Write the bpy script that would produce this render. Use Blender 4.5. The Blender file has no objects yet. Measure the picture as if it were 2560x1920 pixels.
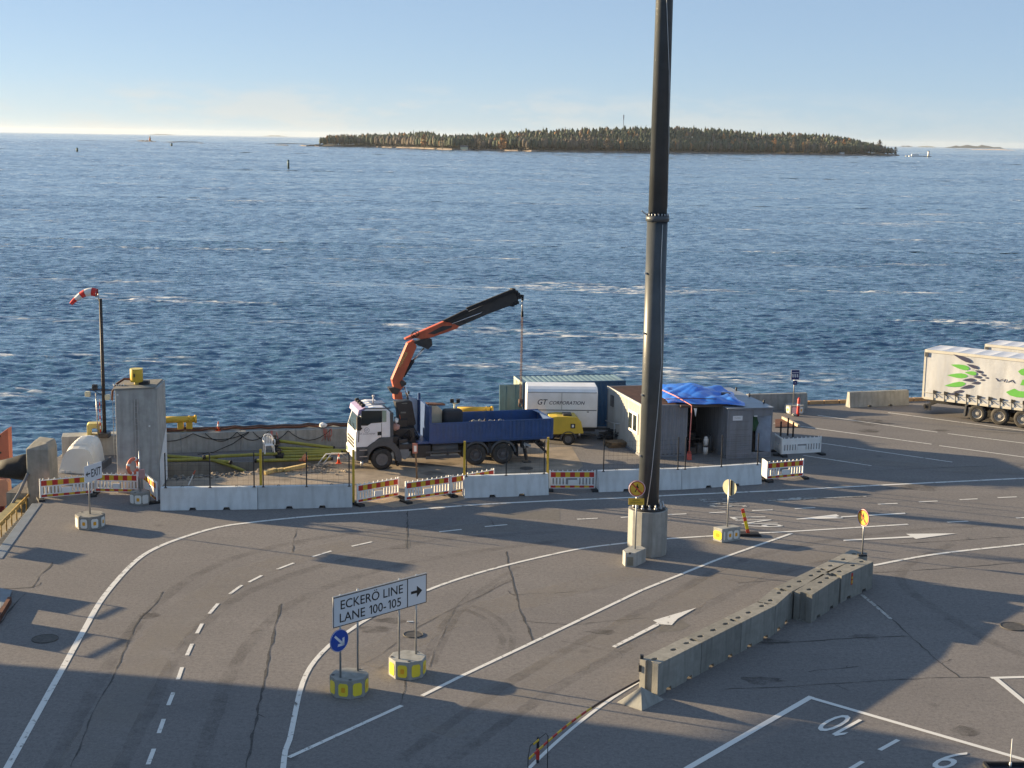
import bpy, bmesh, math, random
import numpy as np
from mathutils import Vector, Matrix
from mathutils.geometry import tessellate_polygon
random.seed(7)
S = bpy.context.scene
COL = S.collection

# ------------------------------------------------------------------ camera, world, sun, exposure
WZ = -2.0                                   # sea level, quay surface is z = 0
cam_data = bpy.data.cameras.new('camera')
cam_data.sensor_fit = 'HORIZONTAL'; cam_data.sensor_width = 36.0
cam_data.lens = 36.0 * 3650 / 2560
cam_data.clip_start = 0.5; cam_data.clip_end = 40000
cam = bpy.data.objects.new('camera', cam_data); COL.objects.link(cam)
PITCH = math.atan(612.5 / 3650); ROLL = math.atan(0.01586)
fwd = Vector((0, math.cos(PITCH), -math.sin(PITCH)))
dn = Vector((0, -math.sin(PITCH), -math.cos(PITCH)))
rt = Vector((1, 0, 0))
ex = rt * math.cos(ROLL) - dn * math.sin(ROLL)
ey = rt * math.sin(ROLL) + dn * math.cos(ROLL)
m = Matrix((ex, -ey, -fwd)).transposed().to_4x4(); m.translation = (0, 0, 16.0)
cam.matrix_world = m
S.camera = cam

SUN_AZ = math.radians(-21.5); SUN_EL = math.radians(10.5)
sun_dir = Vector((math.cos(SUN_AZ) * math.cos(SUN_EL), math.sin(SUN_AZ) * math.cos(SUN_EL), -math.sin(SUN_EL)))
sl = bpy.data.lights.new('sun', 'SUN'); sl.energy = 5.0; sl.angle = math.radians(0.53); sl.color = (1.0, 0.77, 0.46)
sun = bpy.data.objects.new('sun', sl); COL.objects.link(sun)
sun.rotation_euler = sun_dir.to_track_quat('-Z', 'Y').to_euler()

W = bpy.data.worlds.new('World'); S.world = W; W.use_nodes = True
wn = W.node_tree; wn.nodes.clear()
def N(t, ty, **k):
    n = t.nodes.new(ty)
    for a, b in k.items():
        if a == 'op': n.operation = b
        else: setattr(n, a, b)
    return n
wo = N(wn, 'ShaderNodeOutputWorld'); wb = N(wn, 'ShaderNodeBackground')
sky = N(wn, 'ShaderNodeTexSky', sky_type='NISHITA', sun_disc=False)
sky.sun_elevation = SUN_EL
sky.sun_rotation = math.atan2(-sun_dir.x, -sun_dir.y)
sky.altitude = 20; sky.air_density = 0.5; sky.dust_density = 0.2; sky.ozone_density = 1.0
wb.inputs['Strength'].default_value = 0.044
# a low bank of pale cloud just above the horizon, and a few wisps
tc = N(wn, 'ShaderNodeTexCoord'); sp = N(wn, 'ShaderNodeSeparateXYZ'); wn.links.new(tc.outputs['Generated'], sp.inputs[0])
mp = N(wn, 'ShaderNodeMapping'); mp.inputs['Scale'].default_value = (9, 9, 34); wn.links.new(tc.outputs['Generated'], mp.inputs[0])
nz = N(wn, 'ShaderNodeTexNoise'); nz.inputs['Scale'].default_value = 1.6; nz.inputs['Detail'].default_value = 7; nz.inputs['Roughness'].default_value = .62
wn.links.new(mp.outputs[0], nz.inputs['Vector'])
mp2 = N(wn, 'ShaderNodeMapping'); mp2.inputs['Scale'].default_value = (2.2, 2.2, 0.0); mp2.inputs['Location'].default_value = (7.7, 4.2, 0); wn.links.new(tc.outputs['Generated'], mp2.inputs[0])
nz2 = N(wn, 'ShaderNodeTexNoise'); nz2.inputs['Scale'].default_value = 1.0; nz2.inputs['Detail'].default_value = 2
wn.links.new(mp2.outputs[0], nz2.inputs['Vector'])
def rampn(t, frm, pts):
    r = t.nodes.new('ShaderNodeValToRGB'); e = r.color_ramp.elements
    while len(e) < len(pts): e.new(0.5)
    for q, (p, c) in zip(e, pts):
        q.position = p; q.color = (c, c, c, 1) if not hasattr(c, '__len__') else (*c, 1)
    t.links.new(frm, r.inputs[0]); return r
hm = rampn(wn, sp.outputs['Z'], [(0.0, 0.7), (0.010, 0.6), (0.026, 0.5), (0.036, 0.0)])
mh = N(wn, 'ShaderNodeMath', op='MULTIPLY'); 
c1 = rampn(wn, nz.outputs['Fac'], [(0.44, 0.15), (0.58, 1.0)])
wn.links.new(c1.outputs[0], mh.inputs[0]); wn.links.new(hm.outputs[0], mh.inputs[1])
mh2 = N(wn, 'ShaderNodeMath', op='MULTIPLY'); c2 = rampn(wn, nz2.outputs['Fac'], [(0.40, 0.25), (0.56, 1.0)])
wn.links.new(mh.outputs[0], mh2.inputs[0]); wn.links.new(c2.outputs[0], mh2.inputs[1])
wm = N(wn, 'ShaderNodeMix', data_type='RGBA')
wm.inputs['B'].default_value = (5.9, 5.85, 5.5, 1)
WCLOUD = wm
ambient_lift = N(wn, 'ShaderNodeMix', data_type='RGBA'); ambient_lift.inputs['Factor'].default_value = 0.52; ambient_lift.inputs['B'].default_value = (3.4, 4.75, 6.55, 1)   # even pale blue added to the sky to brighten shaded sides
wn.links.new(sky.outputs[0], ambient_lift.inputs['A']); wn.links.new(mh2.outputs[0], wm.inputs['Factor']); wn.links.new(ambient_lift.outputs['Result'], wm.inputs['A'])
wn.links.new(wm.outputs['Result'], wb.inputs['Color']); wn.links.new(wb.outputs[0], wo.inputs['Surface'])
S.view_settings.view_transform = 'Standard'; S.view_settings.look = 'None'
S.view_settings.exposure = 1.6; S.view_settings.gamma = 1.0; S.view_settings.use_curve_mapping = False
S.render.engine = 'CYCLES'
S.cycles.max_bounces = 6; S.cycles.transparent_max_bounces = 8; S.cycles.caustics_reflective = False; S.cycles.caustics_refractive = False

# ------------------------------------------------------------------ materials
MATS = {}
def mat(name, col, rough=0.6, metal=0.0, var=0.15, scale=3.0, bump=0.0, bscale=None, dirt=None, damt=0.5, dscale=0.8, streak=False, spec=0.4, coord='Object'):
    if name in MATS: return MATS[name]
    M = bpy.data.materials.new(name); M.use_nodes = True; t = M.node_tree; b = t.nodes['Principled BSDF']
    MATS[name] = M
    tc = N(t, 'ShaderNodeTexCoord'); src = tc.outputs[coord]
    n = N(t, 'ShaderNodeTexNoise'); n.inputs['Scale'].default_value = scale; n.inputs['Detail'].default_value = 6; n.inputs['Roughness'].default_value = .6
    t.links.new(src, n.inputs['Vector'])
    c = Vector(col)
    r = rampn(t, n.outputs['Fac'], [(0.3, tuple(c * (1 - var))), (0.7, tuple(x * (1 + var) for x in c))])
    out = r.outputs[0]
    if dirt:
        mpn = N(t, 'ShaderNodeMapping'); mpn.inputs['Scale'].default_value = (1, 1, 0.12) if streak else (1, 1, 1); t.links.new(src, mpn.inputs[0])
        d = N(t, 'ShaderNodeTexNoise'); d.inputs['Scale'].default_value = dscale * (4 if streak else 1); d.inputs['Detail'].default_value = 5; t.links.new(mpn.outputs[0], d.inputs['Vector'])
        dr = rampn(t, d.outputs['Fac'], [(0.45, 0.0), (0.72, damt)])
        mx = N(t, 'ShaderNodeMix', data_type='RGBA'); mx.inputs['B'].default_value = (*dirt, 1)
        t.links.new(dr.outputs[0], mx.inputs['Factor']); t.links.new(out, mx.inputs['A']); out = mx.outputs['Result']
    if 'concrete' in name:                   # every block has its own tone
        oi = N(t, 'ShaderNodeObjectInfo'); rr_ = rampn(t, oi.outputs['Random'], [(0., .82), (1., 1.1)]); mm = N(t, 'ShaderNodeMix', data_type='RGBA', blend_type='MULTIPLY'); mm.inputs['Factor'].default_value = 1
        t.links.new(out, mm.inputs['A']); t.links.new(rr_.outputs[0], mm.inputs['B']); out = mm.outputs['Result']
    t.links.new(out, b.inputs['Base Color'])
    b.inputs['Roughness'].default_value = rough; b.inputs['Metallic'].default_value = metal; b.inputs['Specular IOR Level'].default_value = spec
    if bump:
        bn = N(t, 'ShaderNodeTexNoise'); bn.inputs['Scale'].default_value = bscale or scale * 6; bn.inputs['Detail'].default_value = 4; t.links.new(src, bn.inputs['Vector'])
        bp = N(t, 'ShaderNodeBump'); bp.inputs['Strength'].default_value = 0.6; bp.inputs['Distance'].default_value = bump
        t.links.new(bn.outputs['Fac'], bp.inputs['Height']); t.links.new(bp.outputs[0], b.inputs['Normal'])
    return M
CONC = mat('concrete', (.345, .345, .33), .9, var=.16, scale=2.2, bump=.006, dirt=(.20, .198, .185), damt=.6, dscale=1.1, streak=True, spec=.2)
CONCD = mat('weathered_concrete', (.28, .27, .245), .92, var=.16, scale=3, bump=.008, dirt=(.16, .155, .14), damt=.5, dscale=1.4, streak=True, spec=.15)
CONCW = mat('painted_concrete', (.64, .66, .67), .8, var=.07, scale=2.5, bump=.003, dirt=(.42, .42, .41), damt=.55, dscale=.9, streak=True, spec=.2)
WHITE = mat('white_plastic', (.80, .79, .77), .5, var=.06, scale=4, dirt=(.45, .42, .38), damt=.35, dscale=2)
WPAINT = mat('white_vehicle_paint', (.80, .79, .80), .32, var=.04, scale=2, dirt=(.50, .47, .42), damt=.3, dscale=1.2)
RED = mat('red_reflective', (.48, .035, .028), .5, var=.1, scale=6)
YEL = mat('yellow_reflective', (.66, .42, .035), .5, var=.1, scale=6)
YELP = mat('yellow_paint', (.62, .41, .04), .5, var=.12, scale=5, dirt=(.25, .15, .05), damt=.4)
ORP = mat('orange_paint', (.50, .105, .05), .5, var=.12, scale=3, dirt=(.22, .07, .03), damt=.5, streak=True)
BLACK = mat('black_rubber', (.018, .018, .02), .75, var=.3, scale=8)
TYRE = mat('tyre_rubber', (.035, .034, .033), .85, var=.3, scale=8, dirt=(.12, .105, .09), damt=.5, dscale=2)
DARK = mat('dark_steel', (.03, .031, .035), .5, var=.25, scale=5, dirt=(.09, .07, .055), damt=.4)
GREY = mat('grey_plastic', (.075, .08, .088), .6, var=.12, scale=4, dirt=(.15, .135, .12), damt=.4)
STEEL = mat('galvanised_steel', (.42, .43, .44), .42, metal=.75, var=.12, scale=6)
CHROME = mat('bright_steel', (.62, .63, .66), .22, metal=.9, var=.05)
BLUE = mat('blue_truck_paint', (.034, .082, .225), .42, var=.15, scale=2.5, dirt=(.05, .085, .16), damt=.6, dscale=1.5, streak=True)
GLASS = mat('dark_window_glass', (.02, .028, .03), .06, var=.2, scale=2, spec=.7)
GLASSP = mat('pale_window_glass', (.30, .38, .30), .12, var=.2, scale=2, spec=.7)
TEXTN = mat('navy_lettering', (.022, .022, .055), .5, var=.05)
TEXTK = mat('black_lettering', (.012, .012, .014), .55, var=.05)
SIGNW = mat('white_sign_face', (.66, .67, .70), .38, var=.03, scale=2, dirt=(.5, .5, .5), damt=.25)
SIGNB = mat('blue_sign_face', (.012, .065, .36), .38, var=.06)
NAVY = mat('navy_sign_face', (.014, .025, .13), .42, var=.08)
AMBER = mat('amber_reflector', (.75, .36, .025), .42, var=.08)
LIME = mat('yellow_reflector', (.78, .62, .05), .42, var=.06)
CREAM = mat('cream_sign_back', (.64, .60, .42), .45, var=.05)
WOOD = mat('weathered_wood', (.20, .14, .085), .85, var=.3, scale=5, bump=.004, dirt=(.08, .055, .04), damt=.5)
RUST = mat('rusty_steel', (.13, .05, .028), .8, var=.35, scale=5, dirt=(.05, .025, .018), damt=.6)
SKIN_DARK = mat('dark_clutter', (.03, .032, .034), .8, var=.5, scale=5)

# ------------------------------------------------------------------ mesh helper
class MB:
    def __init__(s): s.v = []; s.f = []; s.mi = []; s.sm = []
    def add(s, vs, fs, mi=0, smooth=False):
        o = len(s.v); s.v += [tuple(v) for v in vs]
        for f in fs: s.f.append([o + i for i in f]); s.mi.append(mi); s.sm.append(smooth)
        return s
    def bx(s, x0, x1, y0, y1, z0, z1, mi=0):
        vs = [(x, y, z) for z in (z0, z1) for y in (y0, y1) for x in (x0, x1)]
        return s.add(vs, [(0, 2, 3, 1), (4, 5, 7, 6), (0, 1, 5, 4), (2, 6, 7, 3), (0, 4, 6, 2), (1, 3, 7, 5)], mi)
    def obx(s, c, u, v, w, mi=0):           # box by centre and three half-axis vectors
        c, u, v, w = map(Vector, (c, u, v, w)); vs = [c + u * a + v * b + w * d for d in (-1, 1) for b in (-1, 1) for a in (-1, 1)]
        return s.add(vs, [(0, 2, 3, 1), (4, 5, 7, 6), (0, 1, 5, 4), (2, 6, 7, 3), (0, 4, 6, 2), (1, 3, 7, 5)], mi)
    def bar(s, p, q, w, h, mi=0, up=(0, 0, 1)):   # rectangular bar from p to q
        p, q = Vector(p), Vector(q); d = (q - p); L = d.length; d.normalize(); up = Vector(up)
        if abs(d.dot(up)) > .98: up = Vector((0, 1, 0))
        sd = d.cross(up).normalized(); u2 = sd.cross(d)
        return s.obx((p + q) / 2, d * L / 2, sd * w / 2, u2 * h / 2, mi)
    def prism(s, poly, a, b, plane='xz', mi=0, smooth=False):   # polygon in a plane extruded along the third axis
        n = len(poly)
        def P(u, v, t): return {'xz': (u, t, v), 'xy': (u, v, t), 'yz': (t, u, v)}[plane]
        vs = [P(u, v, a) for u, v in poly] + [P(u, v, b) for u, v in poly]
        tri = tessellate_polygon([[Vector((u, v, 0)) for u, v in poly]])
        fs = [tuple(t) for t in tri] + [tuple(i + n for i in reversed(t)) for t in tri]
        s.add(vs, fs, mi)
        o = len(s.v) - 2 * n
        for i in range(n):
            j = (i + 1) % n; s.f.append([o + i, o + j, o + n + j, o + n + i]); s.mi.append(mi); s.sm.append(smooth)
        return s
    def sheet(s, poly, mi=0):               # flat or near-flat 3-D polygon, triangulated in xy
        tri = tessellate_polygon([[Vector((p[0], p[1], 0)) for p in poly]])
        return s.add(poly, [tuple(t) for t in tri], mi)
    def tube(s, pts, r, n=8, mi=0, caps=True, smooth=True):
        pts = [Vector(p) for p in pts]; R = r if hasattr(r, '__len__') else [r] * len(pts); rings = []
        ref = None
        for i, p in enumerate(pts):
            d = (pts[min(i + 1, len(pts) - 1)] - pts[max(i - 1, 0)]).normalized()
            if ref is None: ref = Vector((0, 0, 1)) if abs(d.z) < .9 else Vector((1, 0, 0))
            a = (ref - d * ref.dot(d)).normalized(); b = d.cross(a); ref = a
            rings.append([p + (a * math.cos(2 * math.pi * k / n) + b * math.sin(2 * math.pi * k / n)) * R[i] for k in range(n)])
        vs = [v for q in rings for v in q]; fs = []
        for i in range(len(pts) - 1):
            for k in range(n): fs.append((i * n + k, i * n + (k + 1) % n, (i + 1) * n + (k + 1) % n, (i + 1) * n + k))
        s.add(vs, fs, mi, smooth)
        if caps:
            o = len(s.v) - len(vs)
            for q in (list(range(n))[::-1], [(len(pts) - 1) * n + k for k in range(n)]): s.f.append([o + i for i in q]); s.mi.append(mi); s.sm.append(False)
        return s
    def cyl(s, p, q, r, n=16, mi=0, r2=None, smooth=True): return s.tube([p, q], [r, r if r2 is None else r2], n, mi, True, smooth)
    def torus(s, c, ax, R, r, n=24, k=8, mi=0):
        ax = Vector(ax).normalized(); a = ax.orthogonal().normalized(); b = ax.cross(a); c = Vector(c); vs = []
        for i in range(n):
            t = 2 * math.pi * i / n; o = a * math.cos(t) + b * math.sin(t)
            for j in range(k):
                u = 2 * math.pi * j / k; vs.append(c + o * (R + r * math.cos(u)) + ax * r * math.sin(u))
        return s.add(vs, [(i * k + j, i * k + (j + 1) % k, ((i + 1) % n) * k + (j + 1) % k, ((i + 1) % n) * k + j) for i in range(n) for j in range(k)], mi, True)
    def blob(s, c, rad, mi=0, jit=.15, sub=1, seed=0):
        rn = random.Random(seed); bm = bmesh.new(); bmesh.ops.create_icosphere(bm, subdivisions=sub, radius=1)
        bm.verts.index_update()
        vs = [tuple(c[i] + v.co[i] * rad[i] * (1 + rn.uniform(-jit, jit)) for i in range(3)) for v in bm.verts]
        fs = [[v.index for v in f.verts] for f in bm.faces]; bm.free(); return s.add(vs, fs, mi, False)
    def xf(s, M):
        s.v = [tuple(M @ Vector(v)) for v in s.v]; return s
    def mesh(s, name, mats):
        me = bpy.data.meshes.new(name); me.from_pydata(s.v, [], s.f)
        for q in (mats if isinstance(mats, (list, tuple)) else [mats]): me.materials.append(q)
        me.polygons.foreach_set('material_index', s.mi); me.polygons.foreach_set('use_smooth', s.sm)
        me.update(); return me
def fixn(me):
    bm = bmesh.new(); bm.from_mesh(me); bmesh.ops.recalc_face_normals(bm, faces=bm.faces); bm.to_mesh(me); bm.free(); return me
def link(name, me, parent=None):
    o = bpy.data.objects.new(name, me); COL.objects.link(o)
    if parent: o.parent = parent
    return o
def part(name, mb, mats, parent, bevel=0, label=None, kind=None):
    o = link(name, fixn(mb.mesh(name, mats)), parent)
    if bevel:
        b = o.modifiers.new('bevel', 'BEVEL'); b.width = bevel; b.segments = 2; b.limit_method = 'ANGLE'; b.angle_limit = math.radians(40)
    if label: o['label'] = label
    if kind: o['kind'] = kind
    return o
def tag(o, label, cat, group=None):
    o['label'] = label; o['category'] = cat
    if group: o['group'] = group
    return o
def thing(name, label, cat, loc=(0, 0, 0), rz=0.0, group=None):
    o = bpy.data.objects.new(name, None); o.empty_display_size = .2; COL.objects.link(o)
    o.location = (loc[0], loc[1], loc[2] if len(loc) > 2 else 0); o.rotation_euler = (0, 0, rz)
    return tag(o, label, cat, group)
def solo(name, mb, mats, label, cat, group=None, bevel=0):
    return tag(part(name, mb, mats, None, bevel), label, cat, group)
def struct(name, mb, mats, label=None, recalc=True):
    me = mb.mesh(name, mats)
    if recalc: fixn(me)
    o = link(name, me); o['kind'] = 'structure'
    if label: o['label'] = label
    return o
def dup(root, loc, rotz, label, group=None):
    r = root.copy(); COL.objects.link(r); r.location = (loc[0], loc[1], loc[2] if len(loc) > 2 else 0); r.rotation_euler = (0, 0, rotz); r['label'] = label
    if group: r['group'] = group
    for ch in list(root.children):
        c = ch.copy(); COL.objects.link(c); c.parent = r
        for g in list(ch.children):
            d = g.copy(); COL.objects.link(d); d.parent = c
    return r
def text2d(s, h, sx=1.0, shear=0.0, bold=0.0):
    if '1' in s:                            # set letter by letter so that the figure 1 gets its flag
        def wid(q): v = text2d0(q, h, 1, shear, bold)[0]; return max(a[0] for a in v) - min(a[0] for a in v)
        hh = wid('HH'); x = 0; V = []; F = []
        for ch in s:
            adv = wid('H' + ch + 'H') - hh if ch != ' ' else h * .30
            if ch != ' ':
                v, f = text2d0(ch, h, 1, shear, bold)
                if ch == '1':
                    a = min(p[0] for p in v); w_ = max(p[0] for p in v) - a; v = [(p[0] + h * .16, p[1]) for p in v]; n0 = len(v); a += h * .16; v += [(a, h * .995), (a, h * .80), (a - h * .19, h * .66), (a - h * .19, h * .80)]; f = list(f) + [(n0, n0 + 1, n0 + 2, n0 + 3)]; adv = h * .66
                o = len(V); V += [(p[0] + x, p[1]) for p in v]; F += [tuple(o + i for i in q) for q in f]
            x += adv
        return [(a * sx, b) for a, b in V], F
    return text2d0(s, h, sx, shear, bold)
def text2d0(s, h, sx=1.0, shear=0.0, bold=0.0):
    cu = bpy.data.curves.new('t', 'FONT'); cu.body = s; cu.size = 1; cu.offset = bold; cu.shear = shear; cu.resolution_u = 3
    o = bpy.data.objects.new('t', cu); COL.objects.link(o)
    dg = bpy.context.evaluated_depsgraph_get(); dg.update()
    me = bpy.data.meshes.new_from_object(o.evaluated_get(dg))
    vs = [(v.co.x, v.co.y) for v in me.vertices]; fs = [tuple(p.vertices) for p in me.polygons]
    bpy.data.objects.remove(o); bpy.data.curves.remove(cu); bpy.data.meshes.remove(me)
    ymax = max(v[1] for v in vs); k = h / .729
    return [(x * k * sx, y * k) for x, y in vs], fs
def text_fit(s, w, h, **k):                 # lettering scaled to width w and cap height h
    vs, fs = text2d(s, 1.0, **k); x0 = min(v[0] for v in vs); x1 = max(v[0] for v in vs)
    return [((x - x0) * w / (x1 - x0), y * h) for x, y in vs], fs
def put_text(mb, tf, org, u, v, mi=0):
    org, u, v = Vector(org), Vector(u), Vector(v); return mb.add([org + u * a + v * b for a, b in tf[0]], tf[1], mi)
def angd(p, q): return math.atan2(q[1] - p[1], q[0] - p[0])
def on_line(p, q, t): return (p[0] + (q[0] - p[0]) * t, p[1] + (q[1] - p[1]) * t)
def smooth_line(pts, step=.5):              # Catmull-Rom through plan points
    out = []; n = len(pts)
    for i in range(n - 1):
        p0, p1, p2, p3 = pts[max(i - 1, 0)], pts[i], pts[i + 1], pts[min(i + 2, n - 1)]
        k = max(1, int(math.dist(p1, p2) / step))
        for j in range(k):
            t = j / k
            out.append(tuple(.5 * (2 * b + (-a + c) * t + (2 * a - 5 * b + 4 * c - d) * t * t + (-a + 3 * b - 3 * c + d) * t ** 3) for a, b, c, d in zip(p0, p1, p2, p3)))
    out.append(pts[-1]); return out
def ribbon(mb, pts, w, z, mi=0, jit=0.0, wj=0.0):
    L = []; Rr = []; n = len(pts)
    for i, p in enumerate(pts):
        a = pts[max(i - 1, 0)]; b = pts[min(i + 1, n - 1)]; dx, dy = b[0] - a[0], b[1] - a[1]; l = math.hypot(dx, dy) or 1
        nx, ny = -dy / l, dx / l; o = random.uniform(-jit, jit); h = w / 2 * (1 + random.uniform(-wj, wj))
        L.append((p[0] + nx * (o + h), p[1] + ny * (o + h), z)); Rr.append((p[0] + nx * (o - h), p[1] + ny * (o - h), z))
    mb.add(L + Rr, [(i, n + i, n + i + 1, i + 1) for i in range(n - 1)], mi); return mb
# ------------------------------------------------------------------ asphalt and paint
def asphalt_material():
    M = bpy.data.materials.new('asphalt'); M.use_nodes = True; t = M.node_tree; b = t.nodes['Principled BSDF']
    tc = N(t, 'ShaderNodeTexCoord'); s = tc.outputs['Object']
    def nz(sc, det=5, rough=.6, vec=None):
        n = N(t, 'ShaderNodeTexNoise'); n.inputs['Scale'].default_value = sc; n.inputs['Detail'].default_value = det; n.inputs['Roughness'].default_value = rough
        t.links.new(vec or s, n.inputs['Vector']); return n.outputs['Fac']
    def mixc(a, fac, col, op='MIX'):
        mx = N(t, 'ShaderNodeMix', data_type='RGBA', blend_type=op); mx.inputs['B'].default_value = (*col, 1)
        t.links.new(fac, mx.inputs['Factor']); t.links.new(a, mx.inputs['A']); return mx.outputs['Result']
    base = rampn(t, nz(.09, 4), [(.3, (0.178, 0.167, 0.165)), (.7, (0.227, 0.212, 0.207))]).outputs[0]
    base = mixc(base, rampn(t, nz(.45, 8, .7), [(.48, 0.), (.75, .45)]).outputs[0], (0.135, 0.128, 0.129))      # old patches of wear
    mpn = N(t, 'ShaderNodeMapping'); mpn.inputs['Rotation'].default_value = (0, 0, math.radians(-60)); mpn.inputs['Scale'].default_value = (.05, .9, 1); t.links.new(s, mpn.inputs[0])
    base = mixc(base, rampn(t, nz(1.0, 4, .6, mpn.outputs[0]), [(.5, 0.), (.72, .35)]).outputs[0], (0.250, 0.234, 0.230))   # dusty wheel paths
    v = N(t, 'ShaderNodeTexVoronoi'); v.inputs['Scale'].default_value = .35; t.links.new(s, v.inputs['Vector'])
    base = mixc(base, rampn(t, v.outputs['Distance'], [(.02, .55), (.09, 0.)]).outputs[0], (0.068, 0.064, 0.065))           # oil drips
    base = mixc(base, rampn(t, nz(7, 8, .85), [(.38, .75), (.55, 0.)]).outputs[0], (0.111, 0.105, 0.107))
    base = mixc(base, rampn(t, nz(17, 5, .85), [(.52, 0.), (.68, .7)]).outputs[0], (0.318, 0.302, 0.299))     # light aggregate
    t.links.new(base, b.inputs['Base Color']); b.inputs['Roughness'].default_value = .92; b.inputs['Specular IOR Level'].default_value = .12
    bp = N(t, 'ShaderNodeBump'); bp.inputs['Strength'].default_value = .55; bp.inputs['Distance'].default_value = .012
    t.links.new(nz(45, 4, .8), bp.inputs['Height']); t.links.new(bp.outputs[0], b.inputs['Normal'])
    return M
ASPH = asphalt_material()
def paint_material(name, col, wear):
    M = bpy.data.materials.new(name); M.use_nodes = True; t = M.node_tree; b = t.nodes['Principled BSDF']
    tc = N(t, 'ShaderNodeTexCoord'); n = N(t, 'ShaderNodeTexNoise'); n.inputs['Scale'].default_value = 3.2; n.inputs['Detail'].default_value = 9; n.inputs['Roughness'].default_value = .75
    t.links.new(tc.outputs['Object'], n.inputs['Vector'])
    r = rampn(t, n.outputs['Fac'], [(wear, (.15, .14, .13)), (wear + .08, col), (.8, tuple(c * 1.06 for c in col))])
    t.links.new(r.outputs[0], b.inputs['Base Color']); b.inputs['Roughness'].default_value = .75; b.inputs['Specular IOR Level'].default_value = .2
    return M
PAINT = paint_material('road_paint', (.66, .65, .63), .365)
PAINTW = paint_material('worn_road_paint', (.46, .45, .43), .44)
PAINTF = paint_material('fresh_road_paint', (.66, .65, .63), .26)
SEAL = mat('crack_filler', (.062, .058, .057), .85, var=.4, scale=6)
PATCH = mat('asphalt_patch', (.16, .151, .143), .93, var=.16, scale=6, bump=.004, bscale=40, spec=.1)
DIRT = mat('dusty_ground', (.31, .26, .21), .95, var=.22, scale=1.3, bump=.02, bscale=12, dirt=(.17, .15, .13), damt=.7, dscale=.7, spec=.1)
SOIL = mat('trench_soil', (.10, .088, .075), .95, var=.35, scale=2, bump=.04, bscale=6, spec=.1)

# ------------------------------------------------------------------ quay ground (one sheet with the trench cut out) and its faces
near = smooth_line([(-16.9, 66.75), (-16.1, 67.0), (-14.6, 67.7), (-13.0, 68.45), (-11.6, 69.2), (-10.15, 69.95), (-9.3, 70.75)], .22)
near = [(x + random.uniform(-.07, .07), y + random.uniform(-.12, .12)) for x, y in near]
trench = near + [(-9.0, 71.75), (-10.3, 71.55), (-12.6, 70.75), (-16.9, 70.25)]
outer = [(140, -60), (140, 116), (14, 89.2), (-3, 85.2), (-3, 78.0), (-22.6, 72.6), (-22.6, 63.7), (-20.95, 63.7), (-20.55, 61.6), (-19.45, 53.6), (-20.4, 49.5), (-20.2, 40), (-19.5, -60)]
mb = MB()
tri = tessellate_polygon([[Vector((*p, 0)) for p in outer], [Vector((*p, 0)) for p in trench]])
allp = outer + trench
mb.add([(*p, 0) for p in allp], [tuple(q) for q in tri])
gr = struct('quay_ground', mb, ASPH, 'grey asphalt quay surface with lane markings')
mb = MB()
n = len(outer)
for i in range(n):
    p, q = outer[i], outer[(i + 1) % n]; mb.add([(*p, -.001), (*q, -.001), (*q, -6), (*p, -6)], [(0, 1, 2, 3)])
struct('quay_wall', mb, CONCD, 'concrete face of the quay')
mb = MB(); n = len(trench)
for i in range(n):
    p, q = trench[i], trench[(i + 1) % n]; mb.add([(*p, 0), (*q, 0), (*q, -1.3), (*p, -1.3)], [(0, 1, 2, 3)], 0 if i >= len(near) - 1 else 1)
struct('trench_side', mb, [CONCD, SOIL], 'broken asphalt edge and concrete side of the open trench')
mb = MB(); mb.sheet([(x, y, -1.25) for x, y in trench]); struct('trench_floor', mb, SOIL)
# dusty yard inside the works area, a few mm above the asphalt, and patched areas
mb = MB()
mb.sheet([(x, y, .004) for x, y in near[:-1] + [(-8.3, 72.6), (-7.0, 73.4), (-2.6, 74.4), (3.2, 75.6), (3.6, 71.0), (2.2, 66.6), (-1.2, 65.2), (-3.2, 64.7), (-5.6, 63.5), (-6.6, 62.7), (-11, 62.2), (-14.8, 61.8), (-15.6, 64.6)]])
struct('yard_dust', mb, DIRT, 'pale dusty ground inside the fenced works area')
mb = MB()
for poly in ([(-0.949,61.107),(2.193,62.264),(2.136,60.365),(-0.596,60.838)], [(4.995,46.889),(5.89,47.529),(6.116,46.943),(5.717,46.413),(5.028,46.236)], [(-4.228,57.118),(-4.024,57.13),(-3.89,55.805),(-4.068,55.506)]):
    mb.sheet([(x, y, .003) for x, y in poly])
struct('asphalt_patch', mb, PATCH, 'smoother repair patches in the asphalt')

# ------------------------------------------------------------------ cracks
def crack(pts, w=.05, z=.007):
    P = smooth_line(pts, .35); mb = MB(); ribbon(mb, P, w * .72, z, 0, .03, .85)
    for k in range(1 + len(P) // 14):        # short side branches
        i = random.randrange(len(P)); a = random.uniform(0, 6.28); x, y = P[i]; br = [(x, y)]
        for q in range(random.randint(3, 7)): a += random.uniform(-.5, .5); x += .13 * math.cos(a); y += .13 * math.sin(a); br.append((x, y))
        ribbon(mb, br, w * .38, z - .0006, 0, .01, .7); return struct('asphalt_crack', mb, SEAL, None, False)
crack([(-12.239,49.725),(-12.145,48.464),(-12.312,46.781),(-12.253,45.876),(-12.024,43.892),(-11.824,41.938),(-11.682,40.606),(-11.582,39.018),(-11.297,36.752),(-11.117,35.162)], .05)
crack([(-7.879,48.597),(-7.816,47.629),(-7.497,43.964),(-7.209,41.035),(-6.889,37.726),(-6.661,35.247)], .075)
crack([(-0.096,55.557),(-0.031,53.778),(0.14,51.572),(0.396,48.413),(0.744,45.748),(0.768,44.917)], .06)
crack([(-4.459,61.667),(-4.262,59.152),(-4.019,55.653)], .06)
crack([(-17.211,53.066),(-17.13,52.394),(-17.141,51.623),(-17.06,50.879),(-16.962,50.003),(-17.549,49.819),(-18.026,49.774)], .09)
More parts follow.
